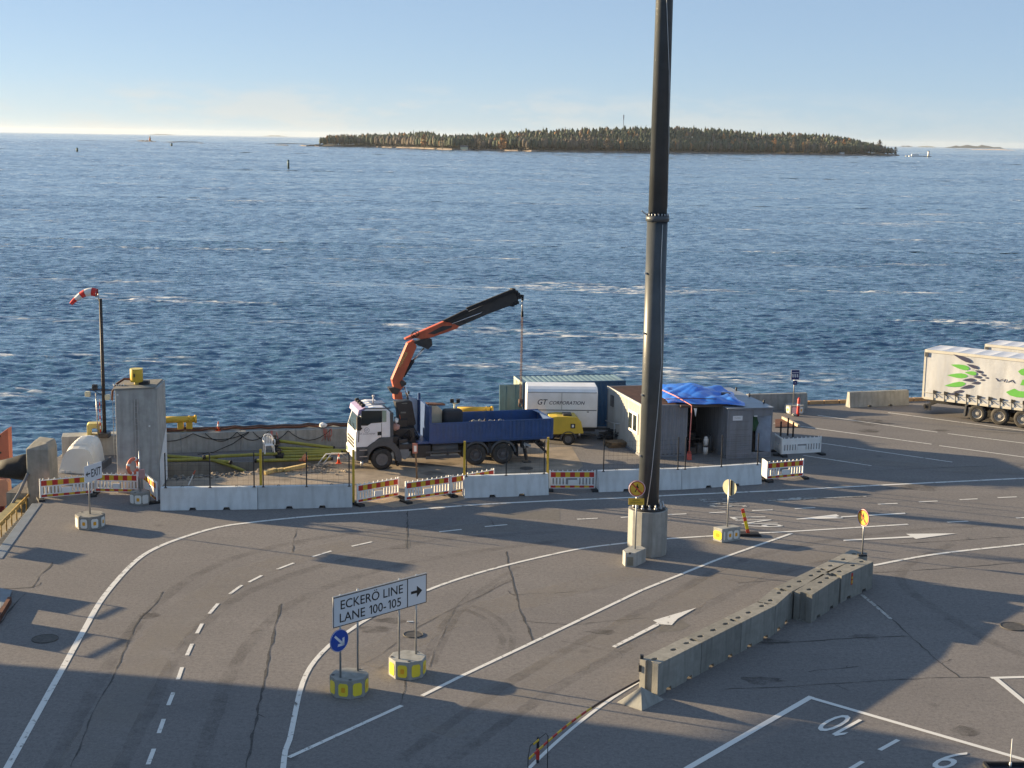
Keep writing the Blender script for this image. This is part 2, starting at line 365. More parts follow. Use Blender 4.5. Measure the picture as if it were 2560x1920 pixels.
crack([(-16.929,49.25),(-16.934,48.182),(-16.85,47.07),(-16.713,46.008)], .07)
crack([(8.237,45.333),(9.889,45.618),(11.835,46.06),(13.273,46.27)], .07)
crack([(6.442,41.253),(8.159,41.488),(9.83,41.83),(11.672,42.232),(13.821,42.519),(14.751,42.523)], .04)
crack([(13.016,49.525),(13.292,46.342),(13.538,44.168),(13.81,42.482)], .05)
crack([(9.245,42.833),(10.003,43.053),(10.911,43.306)], .03)
crack([(0.143,50.022),(1.905,50.366),(3.176,50.859)], .025)
crack([(0.344,47.183),(2.185,46.901),(3.773,47.426),(4.777,47.702)], .03)
crack([(1.746,45.237),(3.106,44.485),(4.137,44.134)], .03)
crack([(13.817,53.44),(16.32,54.03),(20.118,55.171)], .04)
crack([(15.756,57.522),(18.211,58.186),(21.465,59.098)], .045)
crack([(8.41,51.838),(9.757,52.231),(11.377,52.6)], .04)
crack([(-4.669,42.604),(-4.059,43.533),(-2.928,46.47),(-1.537,48.952),(0.121,51.772)], .028)
crack([(-2.41,42.565),(-2.323,44.004),(-1.982,47.07),(-1.82,48.46),(-1.355,50.451)], .02)
crack([(14.681,69.878),(19.001,71.25),(26.21,72.919)], .05)
crack([(25.962,81.833),(29.004,81.06)], .05)
crack([(-8.762,58.419),(-8.68,56.876),(-8.429,55.012)], .05)
crack([(-0.987,60.848),(-0.802,60.185),(-0.659,59.208)], .05)
crack([(-3.024,39.517),(-3.011,40.868),(-3.053,41.904)], .03)

# ------------------------------------------------------------------ tyre marks and stains
def film(name, col, amax, sc):
    M = bpy.data.materials.new(name); M.use_nodes = True; t = M.node_tree; b = t.nodes['Principled BSDF']; b.inputs['Base Color'].default_value = (*col, 1); b.inputs['Roughness'].default_value = .9; b.inputs['Specular IOR Level'].default_value = .1
    tc = N(t, 'ShaderNodeTexCoord'); n = N(t, 'ShaderNodeTexNoise'); n.inputs['Scale'].default_value = sc; n.inputs['Detail'].default_value = 6; n.inputs['Roughness'].default_value = .7; t.links.new(tc.outputs['Object'], n.inputs['Vector'])
    r = rampn(t, n.outputs['Fac'], [(.36, 0.), (.62, amax)]); t.links.new(r.outputs[0], b.inputs['Alpha']); return M
TYM = film('tyre_mark_film', (.06, .056, .055), .17, 1.1); DUST = film('dust_film', (.33, .30, .27), .30, .5); OIL = film('oil_stain_film', (.05, .047, .046), .36, 1.6)
def marks(name, paths, w, m, z):
    mb = MB()
    for p in paths: ribbon(mb, smooth_line(p, .5), w, z, 0, .015, .15)
    return struct(name, mb, m, None, False)
marks('tyre_mark', [[(-2.674,42.553),(-2.337,45.532),(-1.815,48.342),(-0.818,50.865),(0.364,53.513)], [(-2.298,42.944),(-1.943,46.191),(-1.52,48.475),(-0.581,50.748),(0.411,52.534)], [(-1.712,48.584),(-0.936,47.573),(-0.442,46.48),(-0.178,45.216),(-0.27,43.999)], [(-1.537,48.952),(-0.764,48.16),(-0.083,46.717),(0.173,45.026),(0.006,43.621)]], .22, TYM, .0052)
marks('tyre_mark', [[(-9.856,35.128),(-10.089,39.402),(-10.255,44.771),(-9.251,49.852),(-6.326,54.009),(-2.805,57.043),(2.082,58.551)], [(-7.828,35.204),(-8.166,38.893),(-8.33,43.39),(-7.497,48.585),(-5.107,52.503),(-1.923,55.078),(2.371,57.346)], [(-11.573,35.064),(-12.068,41.184),(-12.181,47.913),(-10.82,53.491),(-7.649,57.057),(-2.932,59.517)]], .42, TYM, .0046)
marks('tyre_mark', [[(-2.762,35.884),(0.382,42.055),(4.534,48.315),(9.127,54.87),(14.521,58.669),(21.08,60.982)], [(-1.409,35.935),(1.568,41.288),(5.197,46.678),(9.32,52.27),(12.59,55.064)], [(16.46,44.516),(15.337,47.576),(14.724,53.064),(18.037,57.661)]], .40, TYM, .0049)
marks('dust_streak', [[(-10.766,35.094),(-10.921,39.972),(-11.068,45.503),(-9.94,51.245),(-6.974,55.521),(-2.867,58.255),(2.124,59.956)], [(-2.033,37.734),(0.987,42.081),(4.734,47.476),(9.226,53.54),(13.961,56.953)], [(-4.539,42.857),(-2.276,46.723),(1.114,49.925),(4.93,53.048)], [(12.576,72.169),(17.897,73.026),(22.1,71.47),(25.643,71.269)]], 1.5, DUST, .0043)
def stain(p, rx, ry, m=None):
    mb = MB(); a0 = random.uniform(0, 3); mb.sheet([(p[0] + rx * math.cos(a0 + k * .42) * random.uniform(.6, 1.25), p[1] + ry * math.sin(a0 + k * .42) * random.uniform(.6, 1.25), .0057) for k in range(15)]); struct('oil_stain', mb, m or OIL, None, False)
for p, rx, ry in (((21.008,83.84), 1.2, 1.1), ((20.267,81.229), .8, .5), ((24.542,81.719), .5, .4), ((11.804,46.129), .5, .3), ((8.26,45.472), .9, .35), ((-12.067,47.104), .35, .4), ((-4.368,46.075), .6, .35), ((-4.016,46.971), .7, .3), ((-3.791,68.931), .7, .4), ((-3.654,70.95), 1.2, .5), ((9.897,48.785), .6, .4), ((12.746,38.379), .4, .35), ((7.633,42.038), .7, .35), ((3.034,46.174), .5, .3), ((19.401,67.437), 1.0, .8)): stain(p, rx, ry)

# ------------------------------------------------------------------ painted lines
def line(name, pts, w, m, z=.011, curve=True, label=None):
    mb = MB(); ribbon(mb, smooth_line(pts, .5) if curve else [on_line(pts[i], pts[i + 1], t / 6) for i in range(len(pts) - 1) for t in range(6)] + [pts[-1]], w, z); return struct(name, mb, m, label, False)
line('edge_line', [(-12.619,34.09),(-12.718,35.19),(-13.399,41.617),(-13.811,45.489),(-14.141,48.96),(-14.188,52.728),(-13.931,54.842),(-13.23,56.61),(-12.083,58.388),(-10.94,59.19),(-8.646,60.348),(-5.455,61.429),(-4.487,61.697),(-1.438,62.878),(2.241,63.879),(5.335,64.593),(7.794,65.292),(12.595,66.464),(16.957,67.675),(25.145,69.818)], .19, PAINT, label='white edge line curving along the barriers')
line('lane_line', [(-5.497,33.673),(-5.711,35.283),(-5.823,36.397),(-5.817,37.048),(-5.932,38.753),(-6.048,40.55),(-6.061,41.873),(-5.959,43.073),(-5.688,44.458),(-5.283,45.7),(-4.937,46.635),(-4.263,48.05),(-2.947,50.319),(-1.646,52.034),(-0.194,53.549),(0.415,54.115),(2.639,55.957),(4.665,57.004),(6.434,57.734),(8.404,58.307),(10.083,58.809),(11.8,59.194),(17.04,60.669)], .15, PAINT, label='white curved lane line passing the mast')
line('lane_line', [(-5.666,35.923),(-4.821,37.074),(-2.993,39.562)], .14, PAINT, curve=False)
line('lane_line', [(-2.471,40.328),(-1.3,42.081),(0.388,44.461),(2.139,46.957),(4.797,50.769),(8.061,54.811),(11.747,58.909)], .14, PAINT, curve=False)
line('lane_line', [(14.034,54.385),(16.906,56.086),(21.011,57.774),(23.681,58.777)], .17, PAINT)
line('lane_line', [(12.716,50.661),(12.888,49.524),(13.087,47.968)], .13, PAINTW)
for p, q in (((-9.196,35.351), (-9.281,36.327)), ((-9.4,37.343), (-9.495,38.318)), ((-9.605,39.298), (-9.684,40.281)), ((-9.788,41.31), (-9.89,42.314)), ((-9.976,43.352), (-10.042,44.398)),
    ((-10.104,45.391), (-10.138,46.353)), ((-10.114,47.388), (-10.042,48.487)), ((-9.851,49.556), (-9.61,50.619)), ((-9.423,50.988), (-9.097,51.832)),
    ((-8.665,52.633), (-8.172,53.491)), ((-7.578,54.36), (-6.957,55.197)), ((-6.243,55.896), (-5.509,56.59)), ((-2.9,58.253), (-1.993,58.682)), ((-1.042,59.183), (-0.108,59.56)), ((2.88,60.628), (3.782,60.851)),
    ((4.774,61.047), (5.533,61.263)), ((6.691,61.607), (7.69,61.841)), ((8.698,62.077), (9.459,62.264)), ((10.669,62.585), (11.623,62.8)), ((12.646,63.063), (13.601,63.302)), ((16.597,64.109), (17.539,64.331)),
    ((18.594,64.68), (19.509,64.888)), ((20.613,65.222), (21.504,65.431)), ((22.52,65.725), (23.481,65.941)), ((18.846,61.111), (19.812,61.337)), ((22.119,62.02), (23.11,62.252)), ((-8.929,33.684), (-9.022,34.575))):
    line('lane_dash', [p, q], .12, PAINT, curve=False)
for pts, w in (([(22.81,87.003),(29.312,81.956),(32.445,79.776)], .13), ([(18.287,85.732),(24.135,81.104)], .12), ([(24.61,80.767),(28.09,78.397),(31.135,76.421)], .12), ([(15.188,83.051),(16.561,82.257),(22.843,77.725)], .12), ([(23.156,77.377),(26.845,74.77),(29.73,72.82)], .12), ([(16.811,77.554),(22.651,73.252)], .11), ([(15.197,74.327),(18.221,72.111)], .11)):
    line('bay_line', pts, w, PAINT, curve=False)
line('bay_line', [(4.343,35.082),(4.728,35.673),(8.934,40.746)], .19, PAINTF, curve=False, label='thick white line of the numbered bay')
line('bay_line', [(8.839,40.68),(13.71,36.506),(14.834,35.563)], .17, PAINTF, curve=False, z=.014)
line('bay_line', [(14.757,42.5),(15.81,42.622),(17.071,42.78)], .16, PAINTF, curve=False)
line('bay_line', [(14.89,42.48),(15.117,40.605),(15.25,39.414)], .17, PAINTF, curve=False, z=.014)
line('bay_tick', [(10.686,37.689),(10.001,36.981)], .13, PAINTF, curve=False); line('bay_tick', [(9.378,36.235),(8.745,35.54)], .13, PAINTF, curve=False)
line('edge_line', [(4.067,41.884),(3.447,40.985),(2.667,39.722),(1.804,38.106),(1.111,36.664),(0.59,35.47)], .11, PAINTF, label='white line beside the striped boom', z=.0095)
def marking(name, polys, m, label):
    mb = MB()
    for p in polys: mb.sheet([(x, y, .015) for x, y in p])
    return struct(name, mb, m, label)
marking('arrow_marking', [[(3.331,44.764),(3.44,44.661),(5.072,46.937),(5.022,47.172)], [(4.897,47.405),(6.542,48.847),(5.754,47.628),(5.486,46.957),(5.094,47.012)]], PAINT, 'white straight arrow painted behind the old barrier')
marking('arrow_marking', [[(13.687,58.001),(13.646,57.815),(16.695,58.521),(16.644,58.732)], [(16.533,59.076),(18.718,59.288),(16.746,58.312)]], PAINTF, 'long white arrow painted beyond the round sign on the barrier')
marking('arrow_marking', [[(12.35,61.243),(14.289,62.162),(14.459,61.491),(12.387,61.158)], [(14.197,61.74),(14.241,61.595),(17.398,62.417),(17.415,62.63)]], PAINTF, 'white arrow pointing left along the far lane')
marking('arrow_marking', [[(11.435,64.435),(13.269,65.173),(13.491,64.763),(11.469,64.309)], [(13.271,64.977),(13.326,64.85),(16.405,65.477),(16.445,65.646)]], PAINTW, 'worn white arrow near the barriers')
def ground_text(s, o, e, u, hfit, m, label, bold=.0, sx=1.0):
    o, e, u = Vector((*o, .015)), Vector((*e, .015)), Vector((*u, .015)); mb = MB()
    tf = text_fit(s, 1.0, 1.0, bold=bold); put_text(mb, tf, o, (e - o), (u - o)); return struct('lane_lettering', mb, m, label)
ground_text('10', (10.131,38.901), (9.492,39.49), (9.061,37.735), 1, PAINTF, 'number 10 painted in the bay')
ground_text('9', (12.477,36.827), (12.046,37.059), (11.353,35.698), 1, PAINTF, 'number 9 painted in the bay')
ground_text('LN9', (9.491,61.391), (10.073,59.721), (11.167,61.581), 1, PAINT, 'long letters painted in the near lane')
ground_text('LN5', (8.528,64.505), (8.972,63.03), (10.268,64.726), 1, PAINTW, 'long letters painted in the far lane')

# ------------------------------------------------------------------ sea
WAVE_A, WAVE_B = .75, .85
def sea_material():
    M = bpy.data.materials.new('sea_water'); M.use_nodes = True; t = M.node_tree; b = t.nodes['Principled BSDF']
    tc = N(t, 'ShaderNodeTexCoord'); s = tc.outputs['Object']
    def nz(sc, det, rough=.6, vec=None):
        n = N(t, 'ShaderNodeTexNoise'); n.inputs['Scale'].default_value = sc; n.inputs['Detail'].default_value = det; n.inputs['Roughness'].default_value = rough
        t.links.new(vec or s, n.inputs['Vector']); return n.outputs['Fac']
    def mapped(sx, sy, rz=0.):
        mpn = N(t, 'ShaderNodeMapping'); mpn.inputs['Scale'].default_value = (sx, sy, 1); mpn.inputs['Rotation'].default_value = (0, 0, rz); t.links.new(s, mpn.inputs[0]); return mpn.outputs[0]
    # foam lines: long windrows broken up by finer noise
    a = rampn(t, nz(1.0, 3, .5, mapped(.022, .075, .06)), [(.605, 0.), (.68, 1.)]).outputs[0]
    c = rampn(t, nz(1.0, 6, .7, mapped(.22, .75, .06)), [(.49, 0.), (.56, 1.)]).outputs[0]
    mm0 = N(t, 'ShaderNodeMath', op='MULTIPLY'); t.links.new(a, mm0.inputs[0]); t.links.new(c, mm0.inputs[1])
    sz = N(t, 'ShaderNodeSeparateXYZ'); t.links.new(s, sz.inputs[0]); cr = N(t, 'ShaderNodeMapRange'); cr.inputs['From Min'].default_value = WZ - .10; cr.inputs['From Max'].default_value = WZ + .06; cr.inputs['To Min'].default_value = .1; t.links.new(sz.outputs['Z'], cr.inputs['Value'])   # foam gathers on the crests
    mm = N(t, 'ShaderNodeMath', op='MULTIPLY'); t.links.new(mm0.outputs[0], mm.inputs[0]); t.links.new(cr.outputs[0], mm.inputs[1])
    dark = rampn(t, nz(1.0, 4, .6, mapped(.006, .035)), [(.35, (.032, .090, .165)), (.65, (.062, .138, .225))]).outputs[0]
    mx = N(t, 'ShaderNodeMix', data_type='RGBA'); mx.inputs['B'].default_value = (.80, .80, .79, 1)
    t.links.new(mm.outputs[0], mx.inputs['Factor']); t.links.new(dark, mx.inputs['A']); t.links.new(mx.outputs['Result'], b.inputs['Base Color'])
    rr = N(t, 'ShaderNodeMath', op='MULTIPLY_ADD'); rr.inputs[1].default_value = .6; rr.inputs[2].default_value = .07; t.links.new(mm.outputs[0], rr.inputs[0]); t.links.new(rr.outputs[0], b.inputs['Roughness'])
    b.inputs['IOR'].default_value = 1.333; b.inputs['Specular IOR Level'].default_value = .5
    geo = N(t, 'ShaderNodeNewGeometry'); acc = geo.outputs['Normal']
    for vec, det, k in ((mapped(.42, .95, .12), 4, WAVE_A), (mapped(1.7, 3.8, -.1), 3, WAVE_B)):   # slopes of waves finer than the mesh
        n = N(t, 'ShaderNodeTexNoise'); n.inputs['Scale'].default_value = 1.0; n.inputs['Detail'].default_value = det; n.inputs['Roughness'].default_value = .6; t.links.new(vec, n.inputs['Vector'])
        sb = N(t, 'ShaderNodeVectorMath', operation='SUBTRACT'); sb.inputs[1].default_value = (.5, .5, .5); t.links.new(n.outputs['Color'], sb.inputs[0])
        ml = N(t, 'ShaderNodeVectorMath', operation='MULTIPLY'); ml.inputs[1].default_value = (k, k, 0); t.links.new(sb.outputs[0], ml.inputs[0])
        ad = N(t, 'ShaderNodeVectorMath', operation='ADD'); t.links.new(acc, ad.inputs[0]); t.links.new(ml.outputs[0], ad.inputs[1]); acc = ad.outputs[0]
    nm = N(t, 'ShaderNodeVectorMath', operation='NORMALIZE'); t.links.new(acc, nm.inputs[0]); t.links.new(nm.outputs[0], b.inputs['Normal'])
    return M
SEA = sea_material()
rs = np.random.RandomState(3)
NW = 64
lam = np.exp(rs.uniform(np.log(.42), np.log(4.0), NW)); th = np.radians(-100 + rs.normal(0, 24, NW)); ph = rs.uniform(0, 6.28, NW); amp = .0058 * lam ** .88
def wave(x, y, lmin, lmax):
    z = np.zeros_like(x)
    for l, a, p, q in zip(lam, th, ph, amp):
        if l < lmin: continue
        k = 2 * np.pi / l; f = k * (x * np.cos(a) + y * np.sin(a)) + p; z += q * (np.sin(f) + .35 * np.cos(2 * f))
    g = 1 + .30 * np.sin(.055 * x + 1.3 * np.sin(.031 * y)) * np.sin(.047 * y + .8 * np.sin(.04 * x)) + .18 * np.sin(.14 * y + .03 * x + np.sin(.09 * x))   # gusts and slicks
    return z * g
V = []; Fc = []; off = 0
for y0, y1, hw, c, sc_, gain in ((46, 104, 42, .19, 1, 1), (104, 160, 62, .25, 1, 1), (160, 250, 95, .42, 1, 1), (250, 420, 160, .85, 1.2, 1), (420, 760, 280, 1.7, 2.0, .85), (760, 1500, 560, 2.6, 3.2, .8), (1500, 3200, 1230, 6, 7, .75), (3200, 12000, 4500, 34, 30, .6)):
    xs = np.arange(-hw, hw + c, c); ys = np.linspace(y0, y1, int((y1 - y0) / c) + 1); X, Y = np.meshgrid(xs, ys)
    Zz = WZ + wave(X / sc_, Y / sc_, 2.2 * c / sc_, 0) * sc_ * gain
    V.append(np.stack([X, Y, Zz], -1).reshape(-1, 3)); nx, ny = len(xs), len(ys)
    i = np.arange(nx - 1)[None, :] + nx * np.arange(ny - 1)[:, None]; q = np.stack([i, i + 1, i + 1 + nx, i + nx], -1).reshape(-1, 4) + off
    if y0 == 46:       # nothing under the quay itself
        cx = X[:-1, :-1].reshape(-1); cy = Y[:-1, :-1].reshape(-1); q = q[(cy > 70) | (cx < -18)]
    Fc.append(q); off += nx * ny
V.append(np.array([[-14000, -3000, WZ - 2.4], [14000, -3000, WZ - 2.4], [14000, 27000, WZ - 2.4], [-14000, 27000, WZ - 2.4]])); Fc.append(np.array([[0, 1, 2, 3]]) + off)
V = np.concatenate(V); Fc = np.concatenate(Fc)
me = bpy.data.meshes.new('sea'); me.vertices.add(len(V)); me.vertices.foreach_set('co', V.astype(np.float32).ravel())
me.loops.add(Fc.size); me.loops.foreach_set('vertex_index', Fc.astype(np.int32).ravel()); me.polygons.add(len(Fc))
me.polygons.foreach_set('loop_start', np.arange(0, Fc.size, 4, dtype=np.int32)); me.polygons.foreach_set('use_smooth', np.ones(len(Fc), bool))
me.update(calc_edges=True); me.validate(); me.materials.append(SEA)
sea = link('sea', me); sea['kind'] = 'structure'; sea['label'] = 'choppy blue sea with white foam lines'

# ------------------------------------------------------------------ island, skerries, far shore marks
ROCK = mat('shore_rock', (.21, .17, .145), .9, var=.25, scale=.05, dirt=(.14, .11, .09), damt=.6, dscale=.06)
ISLE = mat('island_ground', (.085, .075, .045), .95, var=.3, scale=.03)
PINE = [mat('pine_needles', (.060, .078, .050), .9, var=.35, scale=.08), mat('spruce_needles', (.048, .064, .046), .9, var=.35, scale=.08), mat('bare_birch_twigs', (.125, .10, .075), .9, var=.3, scale=.1), mat('autumn_leaves', (.27, .135, .055), .9, var=.3, scale=.1)]
BARK = mat('pale_bark', (.24, .20, .17), .9, var=.25, scale=.4)
prof = [(-357.883,2523.013,2.793), (-344.981,2564.116,9.924), (-319.869,2574.171,17.412), (-272.265,2585.051,23.145), (-195.473,2497.498,25.395), (-171.862,2449.906,29.606), (-117.388,2292.405,23.897), (-97.045,2252.238,23.47), (-54.587,2260.565,26.02), (-17.558,2219.723,29.496), (24.181,2191.578,33.026), (65.929,2199.462,34.363), (127.884,2242.358,38.151), (164.027,2238.752,39.36), (239.928,2269.152,42.198), (288.83,2316.76,42.216), (358.73,2364.397,39.312), (431.56,2414.03,36.281), (507.51,2465.79,35.865), (536.809,2447.255,35.007), (576.034,2473.573,32.356), (605.787,2485.836,25.936), (627.483,2486.525,16.511), (644.991,2481.406,2.81)]
def pint(x):
    for (xa, ya, ha), (xb, yb, hb) in zip(prof, prof[1:]):
        if x <= xb: t = max(0, min(1, (x - xa) / (xb - xa))); return ya + (yb - ya) * t, ha + (hb - ha) * t
    return prof[-1][1], prof[-1][2]
DEPTH = 190.
X0, X1 = prof[0][0], prof[-1][0]
def land(x, t):                              # ground height, t = 0 at the near shore, 1 at the far shore
    y, h = pint(x); top = max(1.2, h - 19)
    u = min(1, max(0, t * 1.25)); return top * u * u * (3 - 2 * u) + (1.6 if .015 < t < .98 else -.6)
mb = MB(); nx, ny = 150, 12
for i in range(nx + 1):
    x = X0 + (X1 - X0) * i / nx; y, h = pint(x); sh = random.uniform(-6, 6)
    for j in range(ny + 1):
        t = (j / ny) ** 1.6; z = land(x, t) + (random.uniform(-.5, .8) if 0 < j < ny else 0)
        mb.v.append((x, y + sh * (1 - t) + t * DEPTH, WZ + z if j else WZ - 1.0))
for i in range(nx):
    for j in range(ny):
        a = i * (ny + 1) + j; mb.f.append([a, a + ny + 1, a + ny + 2, a + 1]); mb.mi.append(0 if j < 3 else 1); mb.sm.append(False)
struct('island', mb, [ROCK, ISLE], 'low rocky island with a reddish shore')
_b = bmesh.new(); bmesh.ops.create_icosphere(_b, subdivisions=1, radius=1); _b.verts.index_update(); ICO_V = [tuple(v.co) for v in _b.verts]; ICO_F = [tuple(v.index for v in f.verts) for f in _b.faces]; _b.free()
def crown(mb, x, y, z, h, w, kind, mi, n, big=1.0):
    if n < 100:                              # body of the crown: a rough lump, then loose clumps round it
        if kind == 'spruce': vs = [(x + vx * w * (1.05 - .95 * (vz * .5 + .5)) * random.uniform(.7, 1.15), y + vy * w * (1.05 - .95 * (vz * .5 + .5)) * random.uniform(.7, 1.15), z + h * (.5 + .5 * vz)) for vx, vy, vz in ICO_V]
        else: vs = [(x + vx * w * random.uniform(.7, 1.1), y + vy * w * random.uniform(.7, 1.1), z + h * (.56 + .44 * vz * random.uniform(.8, 1.08))) for vx, vy, vz in ICO_V]
        mb.add(vs, ICO_F, mi, True)
    for k in range(n):                       # leaf clumps through the crown volume
        if kind == 'spruce': t = random.random() ** .75; r = w * (1 - t) * random.uniform(.25, 1); zz = z + h * (.05 + .95 * t)
        elif kind == 'pine': t = random.random(); r = w * math.sin(math.pi * (.2 + .75 * t)) * random.uniform(.2, 1.0); zz = z + h * (.16 + .84 * t)
        else: t = random.random(); r = w * math.sin(math.pi * (.15 + .8 * t)) * random.uniform(.1, 1.0); zz = z + h * (.12 + .88 * t)
        a = random.uniform(0, 6.283); s = w * random.uniform(.32, .62) * big * ((1.15 - t) if kind == 'spruce' else 1); cx, cy = x + r * math.cos(a), y + r * math.sin(a)
        u = Vector((random.uniform(-1, 1), random.uniform(-1, 1), random.uniform(-.5, .5))).normalized() * s; v = Vector((random.uniform(-1, 1), random.uniform(-1, 1), random.uniform(-1, 1))).normalized() * s
        c = Vector((cx, cy, zz)); mb.add([c - u, c + v, c + u, c - v * .8], [(0, 1, 2, 3)], mi)
mb = MB(); rnd = random.Random(11)
for row in range(14):
    t = .03 + .028 * row + .0028 * row * row; x = X0 + 14
    while x < X1 - 12:
        x += rnd.uniform(2.6, 7.0) * (1 if row < 6 else 1.25); y, h = pint(x)
        if h < 3: continue
        k = rnd.random(); patch = math.sin(x * .021) + math.sin(x * .0083 + 2)
        kind, mi = ('pine', 0) if k < .66 else ('spruce', 1) if k < .80 else ('leaf', 2 if k < .965 else 3)
        if patch > .9 and row < 3 and k > .3: kind, mi = 'leaf', 2
        edge = min(1, (x - X0) / 60 + .45, (X1 - x) / 60 + .45)
        th_ = (rnd.uniform(14, 20.5) if kind != 'spruce' else rnd.uniform(14, 22.5)) * edge
        z = WZ + land(x, t); w = {'pine': 3.5, 'spruce': 2.6, 'leaf': 3.5}[kind] * rnd.uniform(.8, 1.25) * (.7 + .3 * edge)
        yy = y + t * DEPTH * .9 + rnd.uniform(-4, 4)
        crown(mb, x, yy, z, th_, w, kind, mi, 9 if row < 5 else 5, .62)
        if row < 3 and kind == 'leaf': mb.bar((x, yy, z - .5), (x, yy, z + th_ * .7), .35, .35, 4)
o = link('forest', mb.mesh('forest', PINE + [BARK])); o['kind'] = 'stuff'; o['label'] = 'dark mixed forest covering the island'
trees = [((-143.991,2321.278,22.302), 'leaf', 3, 5.0, 'orange leafed tree at the western shore of the island'), ((-110.811,2222.777,19.512), 'leaf', 2, 3.2, 'thin pale birch right of the orange tree on the island'),
    ((-53.936,2184.931,22.155), 'leaf', 2, 3.4, 'slender pale birch behind the cream house on the island'), ((-19.592,2179.268,22.092), 'leaf', 3, 6.2, 'broad golden tree standing alone at the island shore'),
    ((86.4,2236.517,26.981), 'leaf', 2, 6.5, 'wide bare tan tree left of the light mast'), ((109.286,2209.7,27.882), 'leaf', 2, 4.8, 'tall tan tree right of the wide bare one'), ((136.919,2192.534,22.269), 'leaf', 2, 5.0, 'low tan tree below the thin radio mast'),
    ((419.973,2396.332,30.661), 'leaf', 3, 3.4, 'small orange tree high on the eastern half of the island'), ((447.305,2376.161,33.784), 'leaf', 2, 4.2, 'pale leafless birch among the eastern trees'), ((479.169,2423.598,34.519), 'leaf', 2, 4.4, 'taller russet birch right of the pale leafless one'),
    ((494.227,2385.43,36.041), 'leaf', 2, 4.0, 'tan birch in the middle of the eastern wood'), ((547.555,2462.858,31.797), 'leaf', 3, 4.2, 'orange birch nearest the eastern end'), ((616.111,2500.463,27.516), 'leaf', 2, 5.2, 'rounded brown tree at the eastern tip of the island'), ((658.648,2560.733,13.764), 'leaf', 2, 3.4, 'last small bush at the far eastern tip')]
for (x, y, h), kind, mi, w, lab in trees:
    h = min(h, 25); t = thing('shore_tree', lab, 'tree', (x, y + 6, WZ + 1), 0, 'trees that stand out along the island')
    mbt = MB(); mbt.tube([(0, 0, 0), (.3, 0, h * .4), (0, .2, h * .9)], [.5, .35, .1], 5); part('trunk', mbt, BARK, t)
    mbc = MB(); crown(mbc, 0, 0, 0, h, w * 1.3, kind, 0, 170, .5); o = link('crown', mbc.mesh('crown', PINE[mi]), t)
def skerry(pts, hgt_, m, label, name='skerry'):
    mb = MB(); (xa, ya), (xb, yb) = pts; n = 16; L = math.dist(pts[0], pts[1])
    for i in range(n + 1):
        t = i / n; x, y = on_line(pts[0], pts[1], t); hh = hgt_ * (math.sin(math.pi * t) ** .6) * random.uniform(.55, 1.1); w = 4 + L * .06 * math.sin(math.pi * t)
        mb.v += [(x, y - w, WZ - .8), (x, y - w * .4, WZ + hh * .8), (x, y + w * .4, WZ + hh), (x, y + w, WZ - .8)]
    for i in range(n):
        for j in range(3): a = i * 4 + j; mb.f.append([a, a + 4, a + 5, a + 1]); mb.mi.append(0); mb.sm.append(False)
    return struct(name, mb, m, label)
GREYROCK = mat('dark_skerry_rock', (.075, .07, .068), .9, var=.25, scale=.05)
skerry(((-847.019,3284.683), (-774.207,3189.622)), 3.0, GREYROCK, 'dark low skerry with an orange beacon')
skerry(((-735.393,3074.184), (-690.298,3025.932)), 1.2, GREYROCK, 'thin dark reef'); skerry(((-629.412,2932.871), (-610.922,2897.83)), 1.2, GREYROCK, 'small dark rock')
skerry(((-441.06,2697.839), (-406.859,2655.61)), 2.2, GREYROCK, 'dark reef left of the island'); skerry(((-389.213,2638.257), (-334.682,2528.228)), 2.5, ROCK, 'reddish rock spit at the end of the island')
skerry(((2415.565,7918.628), (2510.407,7426.364)), 6.0, ROCK, 'reddish skerry right of the island'); skerry(((1965.003,6665.461), (2241.124,7256.418)), 2.0, GREYROCK, 'low dark reef beside the reddish skerry')
FARR = mat('distant_wooded_shore', (.05, .06, .055), .95, var=.2, scale=.01)
skerry(((4240.714,14631.106), (4875.923,14782.533)), 34, FARR, 'distant wooded island at the right horizon', 'distant_island')
skerry(((4747.668,18291.511), (4915.876,18328.842)), 14, FARR, 'far small island', 'distant_island'); skerry(((4910.257,18125.193), (5092.49,17938.781)), 14, FARR, 'far low island', 'distant_island')
skerry(((-5231.009,21045.698), (-4848.259,21112.803)), 10, FARR, 'far dark strip of land at the left horizon', 'distant_island'); skerry(((-4308.082,25116.09), (-3911.814,25408.038)), 16, FARR, 'far low island left of the wooded one', 'distant_island')
x, y = (-797.56,3224.763)
t = thing('beacon_tower', 'small orange beacon tower on the dark skerry', 'beacon', (x, y, WZ + 2)); mb = MB(); mb.cyl((0, 0, -1), (0, 0, 6), 2.4, 10, 0, 1.8); part('tower', mb, mat('beacon_orange', (.52, .17, .07), .7), t); mb = MB(); mb.cyl((0, 0, 6), (0, 0, 10), 1.3, 8); part('lantern', mb, mat('beacon_pale', (.45, .33, .22), .7), t)
GRN = mat('spar_green', (.02, .065, .05), .6)
for (px_, lab) in (((-409.853,1380.899), 'short green spar buoy far off at the left edge'), ((-497.381,2136.677), 'tiny dark spar buoy in front of the skerries'), ((-125.647,816.44), 'tall green spar buoy nearest the viewer on the open water')):
    k = math.hypot(*px_) / 3650; hpx = 21 if 'tall' in lab else 9 if 'short' in lab else 7
    t = thing('spar_buoy', lab, 'buoy', (*px_, WZ), 0, 'green spar buoys marking the channel'); mb = MB(); mb.cyl((0, 0, -1), (0, 0, hpx * k), 2.6 * k, 10, 0, 2.2 * k); part('spar', mb, GRN, t); mb = MB(); mb.cyl((0, 0, hpx * k * .62), (0, 0, hpx * k * .78), 2.75 * k, 10); part('reflective_band', mb, mat('spar_pale', (.25, .33, .30), .6), t)
x, y = (671.099,2404.046)
